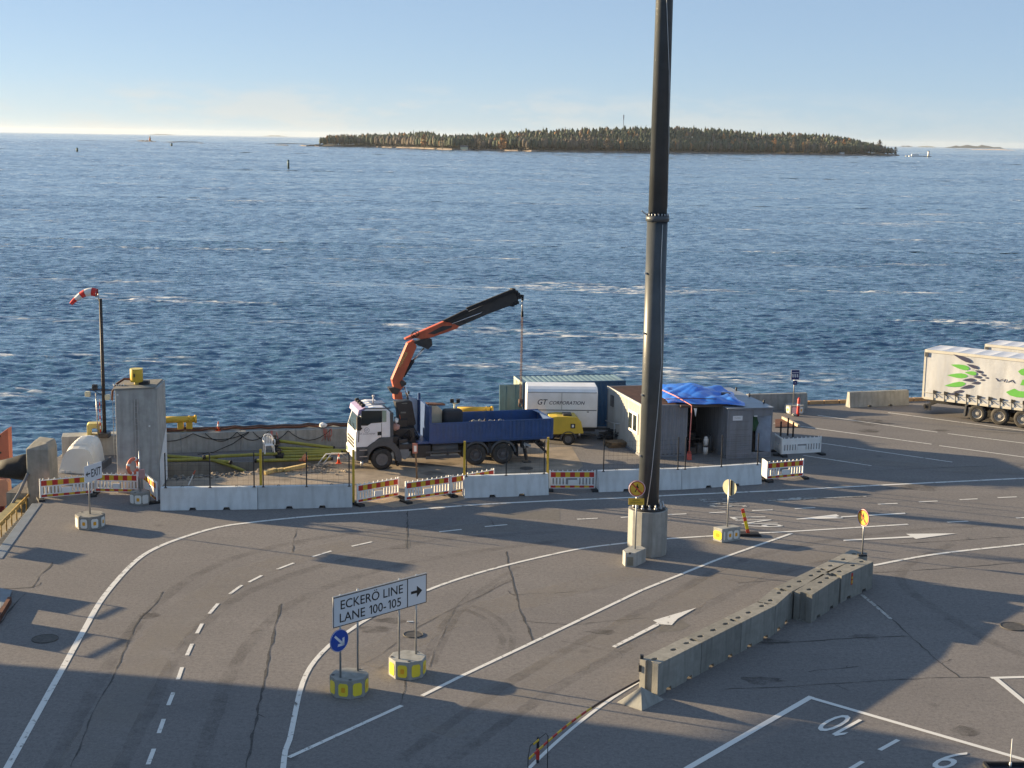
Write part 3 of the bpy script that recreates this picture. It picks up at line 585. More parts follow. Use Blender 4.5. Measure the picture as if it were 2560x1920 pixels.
t = thing('pier_light', 'white cylindrical light at the end of the island pier', 'lighthouse', (x, y, WZ)); mb = MB(); mb.cyl((0, 0, 1), (0, 0, 8.5), 2.1, 12, 0, 1.9); part('tower', mb, WHITE, t); mb = MB(); mb.cyl((0, 0, 8.5), (0, 0, 9.6), 1.4, 10); part('cap', mb, GREY, t)
xa, ya = (634.173,2409.57)
mb = MB(); mb.bx(xa, x + 4, y - 4, y + 4, WZ - 1, WZ + 1.2); solo('pier', mb, CONCD, 'dark low pier running to the white light', 'pier')
xa, ya = (630.985,2377.846); t = thing('moored_ferry', 'small white ferry boat lying at the island pier', 'boat', (xa + 10, ya - 9, WZ)); mb = MB(); mb.prism([(-11, -.2), (10, -.2), (13, 1.8), (-11, 1.6)], -2.4, 2.4); part('hull', mb, WHITE, t); mb = MB(); mb.bx(-7, 4, -1.8, 1.8, 1.7, 4.2); part('cabin', mb, WHITE, t)
x, y, h = (-144.45,-1934.657,15.414); x, y = (174.697,2324.562)
mb = MB(); mb.bar((x, y + 90, 18), (x, y + 90, 58), .9, .9); mb.bar((x, y + 90, 50), (x, y + 90, 57), 1.8, 1.8); solo('radio_mast', mb, STEEL, 'thin radio mast above the trees of the island', 'mast')
for (x, y), w, lab, m in (((-77.403,2213.452), 11, 'cream holiday house in a clearing of the island', CREAM), ((-315.828,2586.706), 6, 'tiny pale hut near the western end of the island', CREAM), ((410.804,2446.065), 5, 'tiny white hut on the dark eastern shore', WHITE), ((542.653,2455.741), 8, 'white boathouse at the eastern shore of the island', WHITE)):
    t = thing('shore_house', lab, 'house', (x, y + 4, WZ + 1), 0, 'small houses on the island'); mb = MB(); mb.bx(-w / 2, w / 2, 0, 6, 0, 4); part('wall', mb, m, t); mb = MB(); mb.prism([(-.6, 3.9), (6.6, 3.9), (3, 6.6)], -w / 2 - .5, w / 2 + .5, 'yz'); part('roof', mb, GREY, t)
# ------------------------------------------------------------------ light mast
(mx, my), _ = ((5.420,55.700),0.00000)
t = thing('light_mast', 'tall dark steel light mast on a round concrete footing', 'light mast', (mx, my))
mb = MB(); pts = [(.79 * math.cos(a) if True else 0, .79 * math.sin(a)) for a in [math.radians(-112.5 + 30 * k) for k in range(12)]]
mb.prism(pts, 0, 1.80, 'xy'); part('footing', mb, CONC, t, .02)
MASTM = mat('dark_mast_paint', (.058, .066, .074), .40, metal=0.0, var=.25, scale=1.2, dirt=(.088, .088, .088), damt=.4, dscale=.8, streak=True)
mb = MB(); mb.tube([(0, 0, 1.84), (0, 0, 13.1)], [.405, .395], 28); part('lower_shaft', mb, MASTM, t)
mb = MB(); mb.tube([(0, 0, 13.22), (0, 0, 34)], [.355, .27], 28); part('upper_shaft', mb, MASTM, t)
mb = MB(); mb.tube([(0, 0, 13.0), (0, 0, 13.22)], [.445, .445], 28); fl = part('joint_flange', mb, MASTM, t)
mb = MB()
for k in range(20): a = k * math.pi / 10; mb = MB(); mb.cyl((.41 * math.cos(a), .41 * math.sin(a), 13.2), (.41 * math.cos(a), .41 * math.sin(a), 13.30), .026, 6); part('flange_bolt', mb, STEEL, fl)
mb = MB(); mb.tube([(0, 0, 1.80), (0, 0, 1.88)], [.68, .68], 24); bf = part('base_flange', mb, DARK, t)
for k in range(14):
    a = k * math.pi / 7 + .2; x, y = .58 * math.cos(a), .58 * math.sin(a); mb = MB(); mb.cyl((x, y, 1.86), (x, y, 2.06), .035, 8); mb.cyl((x, y, 1.86), (x, y, 1.94), .065, 6); part('anchor_bolt', mb, STEEL, bf)
def on_mast(px, z, r=.415):                  # cable point on the camera-facing side of the shaft
    c = (px - 0) ; return (r * math.sin(c), -r * math.cos(c), z)
mb = MB(); mb.tube([on_mast(a, z) for a, z in ((-.2, 2.0), (.12, 3.3), (.5, 5.5), (.82, 7.6), (.55, 9.5), (.38, 11.4), (.42, 12.9))], .013, 6); part('cable', mb, mat('pale_cable', (.5, .5, .5), .6), t)
mb = MB(); mb.tube([on_mast(a, z, .37) for a, z in ((1.2, 13.5), (1.05, 16), (.7, 18.5), (.05, 21.5), (-.2, 24))], .013, 6); part('cable', mb, MATS['pale_cable'], t)
mb = MB()
for z in (3.9, 6.3, 8.7, 11.0): mb.bx(-.43, -.36, -.22, -.14, z, z + .07)
mb.bar((-.43, -.12, 13.25), (-.62, -.12, 13.40), .06, .06); part('step_lug', mb, STEEL, t)

# ------------------------------------------------------------------ concrete barriers along the works
def barrier_bm(Ln, h, b0, b1, slots=(.33, .68), sw=.15, sh=.11):
    poly = [(0, 0)]
    for s in slots: poly += [(s * Ln - sw, 0), (s * Ln - sw * .75, sh), (s * Ln + sw * .75, sh), (s * Ln + sw, 0)]
    poly += [(Ln, 0), (Ln, h), (0, h)]; mb = MB(); mb.prism(poly, -1, 1)
    mb.v = [(x, (b0 + (b1 - b0) * min(1, z / h)) * y, z) for x, y, z in mb.v]; return mb
def barrier(p, q, h, m, label, b=(.27, .13), group='white concrete barriers round the works'):
    Ln = math.dist(p, q) - .02; a = angd(p, q) + random.uniform(-.006, .006); off = b[0]
    t = thing('concrete_barrier', label, 'barrier', (p[0] - math.sin(a) * off, p[1] + math.cos(a) * off, 0), a, group)
    part('block', barrier_bm(Ln, h, *b), m, t, .018)
    mb = MB()
    for s in (.22, .78): mb.torus((Ln * s, 0, h - .005), (0, 1, 0), .05, .012, 12, 6)
    part('lifting_loop', mb, DARK, t); return t
B0, B1, B2, B3, B4, B5, B6, B7 = (-15.028,60.962), (-10.913,61.429), (-6.873,62.034), (-2.062,64.005), (1.777,64.857), (4.079,65.546), (8.001,66.314), (11.973,67.663)
barrier(B0, B1, .98, CONCW, 'pale painted concrete barrier right of the concrete tower')
barrier(B1, B2, .98, CONCW, 'stained painted barrier second from the concrete tower')
barrier(B3, B4, .98, CONCW, 'painted concrete barrier in front of the truck rear wheels')
barrier(B5, B6, .98, CONCW, 'painted concrete barrier standing behind the light mast')
barrier(B6, B7, .98, CONCW, 'painted concrete barrier in front of the container sheds')
barrier((14.329,87.05), (18.136,87.913), .95, CONC, 'grey concrete barrier at the quay edge behind the blue sign', (.28, .14), 'concrete barriers on the quay edge')
barrier((20.821,88.417), (24.794,89.656), .95, CONC, 'tan concrete barrier alone on the quay edge left of the trailer', (.28, .14), 'concrete barriers on the quay edge')

# ------------------------------------------------------------------ old block barrier with lifting holes
def carve(me, cutter):
    a = bpy.data.objects.new('a', me); b = bpy.data.objects.new('b', cutter); COL.objects.link(a); COL.objects.link(b)
    md = a.modifiers.new('cut', 'BOOLEAN'); md.operation = 'DIFFERENCE'; md.object = b; md.solver = 'EXACT'
    dg = bpy.context.evaluated_depsgraph_get(); dg.update(); r = bpy.data.meshes.new_from_object(a.evaluated_get(dg))
    bpy.data.objects.remove(a); bpy.data.objects.remove(b); return r
def block(p, q, label, holes, mark=False):
    Ln = math.dist(p, q) - .03; a = angd(p, q); t = thing('barrier_block', label, 'barrier', p, a, 'old concrete blocks of the dividing barrier')
    me = fixn(barrier_bm(Ln, 1.0, .0, .0, (.26, .74), .17, .12).mesh('block', CONCD))
    for v in me.vertices: pass
    mb = barrier_bm(Ln, 1.0, 1, 1, (.26, .74), .17, .12); mb.v = [(x, .32 + .32 * (y * .32 / .32), z) for x, y, z in mb.v]; me = fixn(mb.mesh('block', CONCD))
    cut = MB()
    for f in holes: cut.prism([(f * Ln + .13 * math.cos(k * math.pi / 5), .32 + .085 * math.sin(k * math.pi / 5)) for k in range(10)], .82, 1.2, 'xy')
    cut.bx(-.1, .10, .20, .44, .05, 1.2); cut.bx(Ln - .06, Ln + .1, .24, .40, -.1, 1.2)
    me = carve(me, fixn(cut.mesh('c', CONCD))); o = link('block', me, t)
    if mark:
        mb = MB(); mb.bx(Ln * .30, Ln * .30 + .13, -.006, 0.0, .50, .93); mb.bx(Ln * .30 + .02, Ln * .30 + .11, -.012, -.007, .55, .66, 1); mb.bx(Ln * .30 + .02, Ln * .30 + .11, -.012, -.007, .72, .80, 1); part('reflector', mb, [RED, YEL], t)
    return t
P0, P1, P2, P3 = (4.385,40.555), (5.902,42.498), (8.797,46.211), (9.60, 47.74)
P5 = (13.36, 52.68)
block(P0, P1, 'old concrete block nearest the viewer at the boom', (.12, .55, .86))
block(P1, on_line(P1, P2, .52), 'old stained block second from the boom', (.18, .5, .82))
block(on_line(P1, P2, .52), P2, 'old stained block third from the boom', (.15, .45, .85))
block(P2, P3, 'short old block just left of the doubled row', (.25, .8))
d1_ = on_line(P3, P5, .5)
block(P3, d1_, 'old block behind the first block of the doubled row', (.15, .4, .7, .9)); block(d1_, P5, 'old block under the round no walking sign', (.2, .55, .85))
F0, F1, F2 = (10.237,47.41), (11.682,49.588), (13.304,51.509)
block(F0, on_line(F0, F1, .97), 'front block of the doubled row with an upright groove', (.2, .6, .85)); block(on_line(F0, F1, 1.03), F2, 'front block of the doubled row with a red and yellow reflector', (.18, .6, .88), True)
# wedge at the near end
t = thing('concrete_wedge', 'pointed concrete wedge at the near end of the old blocks', 'concrete wedge', (0, 0, 0)); a, b, c, d = (3.173,40.067), (3.851,39.446), (4.58,40.347), (4.01,41.057)
mb = MB(); tp = [(3.829,39.888,0.62), (4.091,40.159,0.3), (4.008,40.003,0.5)]
mb.add([(*a, 0), (*b, 0), (*c, 0), (*d, 0), (b[0] - .02, b[1] + .28, .62)], [(0, 1, 4), (1, 2, 4), (2, 3, 4), (3, 0, 4), (0, 3, 2, 1)]); part('wedge', mb, CONC, t, .01)

# ------------------------------------------------------------------ striped boom lying by the wedge
Q0, Q1 = (3.791,39.967,0.72), (0.588,34.865,0.55)
t = thing('barrier_boom', 'low red and yellow striped boom reaching out from the old blocks', 'boom barrier', (0, 0, 0))
mb = MB(); n = 22; bend = [Vector(Q0).lerp(Vector(Q1), i / n) + Vector((-.18, .12, 0)) * math.sin(math.pi * i / n) for i in range(n + 1)]
for i in range(n): mb.bar(bend[i], bend[i + 1], .03, .055, i % 2 if i > 8 else 2)
part('striped_arm', mb, [RED, YEL, mat('brown_paint', (.10, .055, .035), .6)], t)
mb = MB(); x, y = (3.941,40.996); mb.bx(x - .05, x + .05, y - .05, y + .05, 0, 1.12); mb.bx(x - .09, x + .09, y - .09, y + .09, .62, .82); part('pivot_post', mb, DARK, t)
x, y = Q1[0] + .32, Q1[1] + .1
mb = MB(); mb.tube([(x - .35, y - .05, .02), (x - .35, y - .05, .55), (x - .30, y, .85), (x + .1, y + .45, 1.0), (x + .16, y + .5, .9), (x + .16, y + .5, .02)], .012, 6); part('end_support', mb, DARK, t)
mb = MB(); mb.bar((x - .22, y + .06, .86), (x - .08, y + .22, .92), .02, .05); part('reflective_strip', mb, YEL, t)
x, y = (0.822,35.862); mb = MB(); mb.bar((x, y, 0), (x, y, .7), .07, .07, 0); mb.bar((x, y - .04, .1), (x, y - .04, .4), .09, .03, 1); part('end_post', mb, [DARK, RED], t)

# ------------------------------------------------------------------ signs on octagonal concrete feet
def oct_foot(t, c, r, h, m, plates, rot=22.5, name='foot'):
    pts = [(c[0] + r * math.cos(math.radians(rot + 45 * k)), c[1] + r * math.sin(math.radians(rot + 45 * k))) for k in range(8)]
    mb = MB(); mb.prism(pts, 0, h, 'xy'); f = part(name, mb, m, t, .015)
    for k, (m1, m2) in plates.items():
        p, q = pts[k], pts[(k + 1) % 8]; mid = on_line(p, q, .5); nx, ny = (mid[0] - c[0]), (mid[1] - c[1]); l = math.hypot(nx, ny); nx /= l; ny /= l; ux, uy = (q[0] - p[0]), (q[1] - p[1]); l = math.hypot(ux, uy); ux /= l; uy /= l
        def rect(w, hh, off, mi, cz=h * .48):
            o = [(-w, -hh * .7), (-w * .7, -hh), (w * .7, -hh), (w, -hh * .7), (w, hh * .7), (w * .7, hh), (-w * .7, hh), (-w, hh * .7)]
            vs = [(mid[0] + nx * off + ux * a, mid[1] + ny * off + uy * a, cz + b) for a, b in o]; return vs
        mb = MB(); A = rect(.145, .19, .003, 0); B = rect(.145, .19, .014, 0); mb.add(A + B, [tuple(range(8, 16))] + [(i, (i + 1) % 8, 8 + (i + 1) % 8, 8 + i) for i in range(8)])
        if m2:
            C_ = rect(.062, .075, .018, 1); mb.add(C_, [tuple(range(8))], 1)
        part('reflector_plate', mb, [m1, m2 or m1], t)
    mb = MB()
    for k in (0, 3, 5): x, y = pts[k]; x, y = c[0] + (x - c[0]) * .82, c[1] + (y - c[1]) * .82; mb.cyl((x, y, h - .01), (x, y, h + .012), .05, 8)
    part('lifting_hook', mb, DARK, t); return f
PW = mat('white_reflector', (.72, .70, .66), .45, var=.06)
# EXIT sign
ex_, ey_ = (-17.244,58.202)
t = thing('exit_sign', 'small white EXIT arrow sign on a single post at the left', 'sign', (ex_, ey_))
oct_foot(t, (0, 0), .60, .55, CONCD, {5: (PW, AMBER), 6: (PW, AMBER), 4: (PW, None), 3: (PW, None), 7: (PW, AMBER)}, 12)
mb = MB(); mb.cyl((0, 0, .5), (0, 0, 2.74), .035, 12); part('post', mb, STEEL, t)
ux, uy = math.cos(math.radians(70)), math.sin(math.radians(70)); u = Vector((ux, uy, 0)); nrm = Vector((uy, -ux, 0)); c = Vector((0.12, 0, 2.30)) + nrm * .06
mb = MB(); mb.obx(c + u * .02, u * .58, nrm * .012, Vector((0, 0, .35))); bd = part('board', mb, SIGNW, t, .004)
mb = MB(); put_text(mb, text_fit('EXIT', .64, .34, bold=.012), c - u * .12 + nrm * .016 + Vector((0, 0, -.17)), u, (0, 0, 1))
org = c - u * .50 + nrm * .016; ar = [(0, 0), (.16, .12), (.12, .03), (.30, .03), (.30, -.03), (.12, -.03), (.16, -.12)]
mb.add([org + u * a + Vector((0, 0, b)) for a, b in ar], [(0, 2, 1), (0, 6, 5), (0, 5, 2), (2, 5, 4), (2, 4, 3)]); part('lettering', mb, TEXTK, bd)
# ECKERÖ LINE sign
(ox, oy), ea = ((-4.829,40.244),0.78719)
t = thing('lane_sign', 'long white ECKERÖ LINE LANE 100-105 sign on four posts', 'sign', (ox, oy), ea)
def loc2(p): dx, dy = p[0] - ox, p[1] - oy; return (dx * math.cos(ea) + dy * math.sin(ea), -dx * math.sin(ea) + dy * math.cos(ea))
pw = [loc2(p) for p in ((-4.829,40.244), (-4.385,40.788), (-3.261,41.862), (-2.785,42.295))]
bl, br_ = (-0.307,2.139), (3.247,2.119); tl, tr = (-0.313,3.04), (3.244,3.012)
zb = (bl[1] + br_[1]) / 2; zt = (tl[1] + tr[1]) / 2; xl = (bl[0] + tl[0]) / 2; xr = (br_[0] + tr[0]) / 2
zsl = 0
for (x, y) in pw:
    mb = MB(); mb.cyl((x, y, .5), (x, y, zt + .03), .032, 12); part('post', mb, STEEL, t)
for i, plates in ((0, {}), (2, {})):
    cx, cy = (pw[i][0] + pw[i + 1][0]) / 2, (pw[i][1] + pw[i + 1][1]) / 2; r0 = math.degrees(ea)
    oct_foot(t, (cx, cy), .57, .56, CONC, {4: (LIME, AMBER), 5: (LIME, None), 3: (LIME, None), 6: (LIME, AMBER), 2: (LIME, None), 7: (LIME, None)}, 10)
mb = MB(); mb.bx(xl, xr, -.075, -.045, zb, zt); bd = part('board', mb, SIGNW, t, .006)
Wd = xr - xl; Ht = zt - zb
mb = MB(); e_ = .022
for x0, x1, z0, z1 in ((xl, xr, zb, zb + e_), (xl, xr, zt - e_, zt), (xl, xl + e_, zb + e_, zt - e_), (xr - e_, xr, zb + e_, zt - e_), (xl + Wd * .782, xl + Wd * .791, zb + e_, zt - e_)): mb.bx(x0, x1, -.079, -.0755, z0, z1)
put_text(mb, text_fit('ECKERÖ LINE', Wd * .66, Ht * .31, bold=.006), (xl + Wd * .075, -.079, zb + Ht * .56), (1, 0, 0), (0, 0, 1)); put_text(mb, text_fit('LANE 100-105', Wd * .65, Ht * .31, bold=.006), (xl + Wd * .065, -.079, zb + Ht * .13), (1, 0, 0), (0, 0, 1))
ax0, az0 = xl + Wd * .825, zb + Ht * .47; ar = [(0, -.045), (.52, -.045), (.52, -.19), (1, 0), (.52, .19), (.52, .045), (0, .045)]
mb.add([(ax0 + a * Wd * .125, -.0795, az0 + b * Ht * 1.05) for a, b in ar], [(2, 3, 4), (0, 1, 5), (0, 5, 6)]); part('lettering', mb, TEXTK, bd)
mb = MB(); mb.bx(xl - .01, xr + .01, -.08, -.03, zt, zt + .025)
for i in range(4): mb.bx(pw[i][0] - .06, pw[i][0] + .06, -.045, .03, zb + .12, zb + .17); mb.bx(pw[i][0] - .06, pw[i][0] + .06, -.045, .03, zt - .2, zt - .15)
part('mounting_rail', mb, STEEL, t)
cx, cz = (-0.113,1.725)
mb = MB(); R_ = .335; mb.cyl((cx, -.10, cz), (cx, -.085, cz), R_, 40, 0, None, False); ds = part('arrow_disc', mb, SIGNB, t)
mb = MB(); o = Vector((cx, -.104, cz)); d = Vector((.72, 0, -.69)); pz = Vector((.69, 0, .72))
mb.add([o - d * .23 + pz * .035, o - d * .23 - pz * .035, o + d * .20 - pz * .035, o + d * .20 + pz * .035], [(0, 1, 2, 3)])
tip = o + d * .255
for dd in (Vector((-1, 0, 0)), Vector((0, 0, 1))):
    w = Vector((0, 0, .075)) if dd.x else Vector((-.075, 0, 0)); mb.add([tip, tip + dd * .25, tip + dd * .25 + w - dd * .02, tip + w * 1.0], [(0, 1, 2, 3)])
mb.torus((cx, -.1045, cz), (0, 1, 0), R_ - .012, .006, 40, 4); part('white_arrow', mb, SIGNW, ds)

# round signs
def walker(mb, o, u, sc, mi=0):              # striding figure struck out by a diagonal bar
    z = Vector((0, 0, 1)); P = lambda a, b: o + u * a * sc + z * b * sc
    def quad(p, q, w): d = Vector((q[0] - p[0], q[1] - p[1])); nn = Vector((-d.y, d.x)).normalized() * w; mb.add([P(p[0] + nn.x, p[1] + nn.y), P(p[0] - nn.x, p[1] - nn.y), P(q[0] - nn.x, q[1] - nn.y), P(q[0] + nn.x, q[1] + nn.y)], [(0, 1, 2, 3)], mi)
    mb.add([P(.02 + .075 * math.cos(k * math.pi / 5), .50 + .075 * math.sin(k * math.pi / 5)) for k in range(10)], [tuple(range(10))], mi)
    quad((.02, .42), (.0, .02), .10); quad((.02, .05), (-.26, -.42), .06); quad((.0, .05), (.30, -.45), .06); quad((.04, .36), (.22, .05), .045); quad((-.02, .36), (-.16, .08), .045)
def round_sign(t, x, y, z, R, ang_, label=None):
    u = Vector((math.cos(ang_), math.sin(ang_), 0)); nrm = Vector((math.sin(ang_), -math.cos(ang_), 0)); c = Vector((x, y, z)) + nrm * .05
    mb = MB(); mb.cyl(c - nrm * .012, c, R, 36, 0, None, False); ds = part('disc', mb, RED, t)
    mb = MB(); mb.cyl(c + nrm * .001, c + nrm * .005, R * .80, 36, 0, None, False); part('face', mb, YELP, ds)
    mb = MB(); walker(mb, c + nrm * .008, u, R * .95); part('symbol', mb, TEXTK, ds)
    mb = MB(); z_ = Vector((0, 0, 1)); d = (u - z_).normalized(); pz = (u + z_).normalized(); o = c + nrm * .0105; mb.add([o - d * R * .8 + pz * R * .08, o - d * R * .8 - pz * R * .08, o + d * R * .8 - pz * R * .08, o + d * R * .8 + pz * R * .08], [(0, 1, 2, 3)]); mb.torus(c + nrm * .006, nrm, R - .02, .012, 36, 4, 1); part('red_bar', mb, [RED, SIGNW], ds)
    return ds
# no-walking sign at the mast
px_, py_ = (4.825,54.26)
t = thing('no_walking_sign', 'round yellow no walking sign with a plate below beside the mast', 'sign', (px_, py_), 0, 'round no walking signs')
def rel(p): return (p[0] - px_, p[1] - py_)
fp = [rel((4.341,54.099)), rel((4.414,53.706)), rel((4.777,53.661)), rel((5.262,54.385)), rel((5.095,54.714)), rel((4.744,54.761))]
mb = MB(); mb.prism(fp, 0, .55, 'xy'); part('foot', mb, CONC, t, .012)
hx, hy = rel((4.588,53.703)); mb = MB(); mb.cyl((hx, hy + .02, .50), (hx, hy + .02, .556), .055, 10); part('lifting_hook', mb, DARK, t)
mb = MB(); fa, fb = Vector((*fp[1], 0)), Vector((*fp[2], 0)); d_ = (fb - fa); nn = Vector((d_.y, -d_.x, 0)).normalized(); o_ = fa.lerp(fb, .5) + nn * .004 + Vector((0, 0, .22)); mb.obx(o_, d_ * .33, nn * .004, Vector((0, 0, .17))); part('worn_plate', mb, mat('worn_plate', (.22, .21, .17), .8, dirt=(.1, .1, .08)), t)
zt = 2.726; 
mb = MB(); mb.cyl((0, 0, .5), (0, 0, .55 + zt - .06), .032, 12); part('post', mb, STEEL, t)
rsz = .55 + zt - .34; round_sign(t, 0, 0, rsz, .325, math.radians(3))
mb = MB(); mb.bx(-.31, .29, -.055, -.04, rsz - .64, rsz - .38); pl = part('text_plate', mb, YELP, t, .004); mb = MB(); put_text(mb, text_fit('EI KOSKE', .26, .05), (-.14, -.058, rsz - .48), (1, 0, 0), (0, 0, 1)); put_text(mb, text_fit('LASTAUSTYÖTÄ', .48, .06), (-.25, -.058, rsz - .58), (1, 0, 0), (0, 0, 1)); part('lettering', mb, TEXTK, pl)
# no-walking sign on the old blocks
px_, py_ = (13.053,52.253); t = thing('no_walking_sign', 'narrow turned no walking sign standing on the old blocks', 'sign', (px_, py_, 0), 0, 'round no walking signs')
mb = MB(); mb.cyl((0, 0, 1.0), (0, 0, 2.72), .03, 12); part('post', mb, STEEL, t); round_sign(t, 0, 0, 2.45, .33, math.radians(-62)); mb = MB(); mb.bx(-.16, .16, -.12, .12, 1.002, 1.07); part('base_plate', mb, DARK, t)
# round sign seen from behind
bx_, by_ = (8.86,57.687)
t = thing('round_sign_back', 'cream back of a round sign on a square concrete foot', 'sign', (bx_, by_))
def rel(p): return (p[0] - bx_, p[1] - by_)
fp = [rel(p) for p in ((8.287,57.644), (8.601,57.283), (9.404,57.711), (9.169,58.036))]
mb = MB(); mb.prism(fp, 0, .57, 'xy'); part('foot', mb, CONC, t, .02)
def plate_on(p, q, f, w, h, z, m1, m2):
    p, q = Vector((*p, 0)), Vector((*q, 0)); d = (q - p).normalized(); nn = Vector((d.y, -d.x, 0)); c = p.lerp(q, f) + Vector((0, 0, z)); mb = MB()
    o = [(-w, -h * .6), (-w * .6, -h), (w * .6, -h), (w, -h * .6), (w, h * .6), (w * .6, h), (-w * .6, h), (-w, h * .6)]
    mb.add([c + nn * .008 + d * a + Vector((0, 0, b)) for a, b in o], [tuple(range(8))]); mb.add([c + nn * .012 + d * a * .45 + Vector((0, 0, b * .42)) for a, b in o], [tuple(range(8))], 1); part('reflector_plate', mb, [m1, m2], t)
plate_on(fp[0], fp[1], .5, .22, .19, .27, LIME, AMBER); plate_on(fp[1], fp[2], .43, .13, .18, .27, PW, AMBER); plate_on(fp[1], fp[2], .77, .13, .18, .27, PW, AMBER); plate_on(fp[1], fp[2], .12, .04, .18, .27, PW, PW)
mb = MB(); mb.cyl((0, 0, .5), (0, 0, 2.55), .032, 12); part('post', mb, STEEL, t)
a_ = math.radians(-42); u = Vector((math.cos(a_), math.sin(a_), 0)); nn = Vector((-math.sin(a_), math.cos(a_), 0)); c = Vector((0, 0, 2.20)) + nn * .05
mb = MB(); mb.cyl(c, c + nn * .012, .335, 36, 0, None, False); ds = part('disc', mb, CREAM, t); mb = MB(); mb.obx(c - nn * .02 + u * .09, u * .035, nn * .02, Vector((0, 0, .29))); part('mounting_channel', mb, DARK, ds)
# leaning delineator
x, y = (9.855,58.48); t = thing('delineator', 'leaning red and yellow striped delineator on a black foot', 'delineator', (x, y))
mb = MB(); L0 = 1.18
for i in range(6): 
    p, q = Vector((-.28 * i / 6, -.0, .10 + .17 * i)), Vector((-.28 * (i + 1) / 6, 0, .10 + .17 * (i + 1))); mb.bar(p, q, .13, .03, [0, 1, 1, 0, 1, 0][i], (0, 1, 0))
part('striped_blade', mb, [mat('delineator_red', (.70, .07, .03), .45), mat('delineator_yellow', (.85, .62, .02), .45)], t); mb = MB(); mb.prism([(-.45, 0), (.55, 0), (.42, .11), (-.35, .11)], -.2, .25); part('rubber_foot', mb, BLACK, t)
# blue information sign far right
(ox, oy), ea = ((16.930,86.445),0.06981); t = thing('information_sign', 'navy blue sign with three white marks at the quay edge', 'sign', (ox, oy), ea)
oct_foot(t, (.10, 0.08), .60, .5, CONC, {5: (PW, None), 6: (PW, AMBER), 4: (PW, LIME), 3: (PW, None), 7: (PW, None)}, 10)
x0, z0 = (-0.228,2.025); x1, z1 = (0.283,2.636); mb = MB(); mb.cyl((0, 0, .55), (0, 0, z1), .035, 10); part('post', mb, STEEL, t)
mb = MB(); mb.bx(x0, x1, -.06, -.045, z0, z1); part('white_border', mb, SIGNW, t); mb = MB(); mb.bx(x0 + .025, x1 - .02, -.066, -.0605, z0 + .03, z1 - .02); bd = part('board', mb, NAVY, t)
mb = MB(); ww, hh = x1 - x0, z1 - z0; mb.bx(x0 + ww * .12, x1 - ww * .1, -.069, -.0665, z0 + hh * .70, z0 + hh * .76)
for f in (.2, .47, .74): put_text(mb, text_fit('8', ww * .19, hh * .33, bold=.05), (x0 + ww * (f - .05), -.070, z0 + hh * .27), (1, 0, 0), (-.15, 0, 1))
part('white_mark', mb, SIGNW, bd)
x2, z2 = (-0.084,1.72); x3, z3 = (0.167,1.979); mb = MB(); mb.bx(x2, x3, -.06, -.045, z2, z3); sb = part('lower_plate', mb, NAVY, t); mb = MB(); put_text(mb, text_fit('A6', (x3 - x2) * .45, (z3 - z2) * .28), (x2 + (x3 - x2) * .28, -.064, z2 + (z3 - z2) * .36), (1, 0, 0), (0, 0, 1)); part('lettering', mb, SIGNW, sb)
x, y = (17.044,85.458); t = thing('bollard', 'thin red flexible bollard in front of the navy sign', 'bollard', (x, y)); mb = MB(); mb.tube([(0, 0, 0), (0, 0, .2), (.02, 0, 1.0), (.02, 0, 1.12)], [.09, .085, .08, .04], 12); part('tube', mb, mat('bollard_red', (.62, .05, .04), .4), t); mb = MB(); mb.tube([(.012, 0, .62), (.015, 0, .74)], .086, 12); part('reflective_band', mb, SIGNW, t)
mb = MB(); mb.blob((0, 0, .08), (.2, .15, .09), 0, .2, 1, 3); o = solo('stone', mb, CONC, 'pale stone lying at the foot of the red bollard', 'stone'); o.location = (x - .22, y - .05, 0)

# ------------------------------------------------------------------ plastic barricades
def barricade(p, q, label, band=True, flip=False, Hh=.93):
    Ln = math.dist(p, q); a = angd(p, q); t = thing('barricade', label, 'barricade', p, a, 'plastic barricades round the works'); k = Hh / .93
    mb = MB(); y0, y1 = -.022, .022
    for z0, z1 in ((.10, .13), (.235, .27), (.585, .63), (.865, .90)): mb.bx(.07, Ln - .07, y0, y1, z0 * k, z1 * k)
    for x in (.0, Ln - .06): mb.bx(x, x + .06, -.03, .03, .02, Hh + .03)
    nS = max(3, int((Ln - .14) / .145)); st = (Ln - .14) / nS
    for i in range(nS):
        f = i / nS
        if .38 < f < .58: continue
        mb.bx(.07 + st * i, .07 + st * i + st * .52, y0 + .004, y1 - .004, .27 * k, .585 * k)
    mb.bx(.07 + Ln * .38, .07 + Ln * .58, y0 + .004, y1 - .004, .27 * k, .49 * k)
    for i in range(9): x = .16 + (Ln - .32) * i / 8; mb.bx(x - .022, x + .022, -.018, .018, .90 * k, .965 * k)
    part('panel', mb, WHITE, t)
    if band:
        for z0, z1, nm in ((.635, .862, 'upper_band'), (.132, .233, 'lower_band')):
            mb = MB(); nB = 9; w = (Ln - .14) / nB
            for i in range(nB): mb.bx(.07 + w * i, .07 + w * (i + 1), -.026, .0, z0 * k, z1 * k, i % 2)
            part(nm, mb, [RED, YEL], t)
    else:
        mb = MB(); mb.bx(.07, Ln - .07, -.012, .012, .632 * k, .863 * k); mb.bx(.07, Ln - .07, -.012, .012, .132 * k, .233 * k); part('blank_band', mb, WHITE, t)
    for x in (.03, Ln - .03):
        mb = MB(); mb.prism([(-.40, 0), (.34, 0), (.30, .10), (-.36, .10)], x - .14, x + .14, 'yz'); part('foot', mb, BLACK, t, .01)
    return t
barricade((-20.687,62.462), (-18.664,63.493), 'striped barricade in front of the concrete pillar at the left')
barricade((-18.658,63.809), (-16.695,63.789), 'striped barricade in front of the concrete tower', )
barricade((-16.522,64.101), (-15.48,62.261), 'striped barricade seen end on beside the lifebuoy post')
barricade((-6.737,62.464), (-5.015,63.957), 'striped barricade right of the second painted barrier')
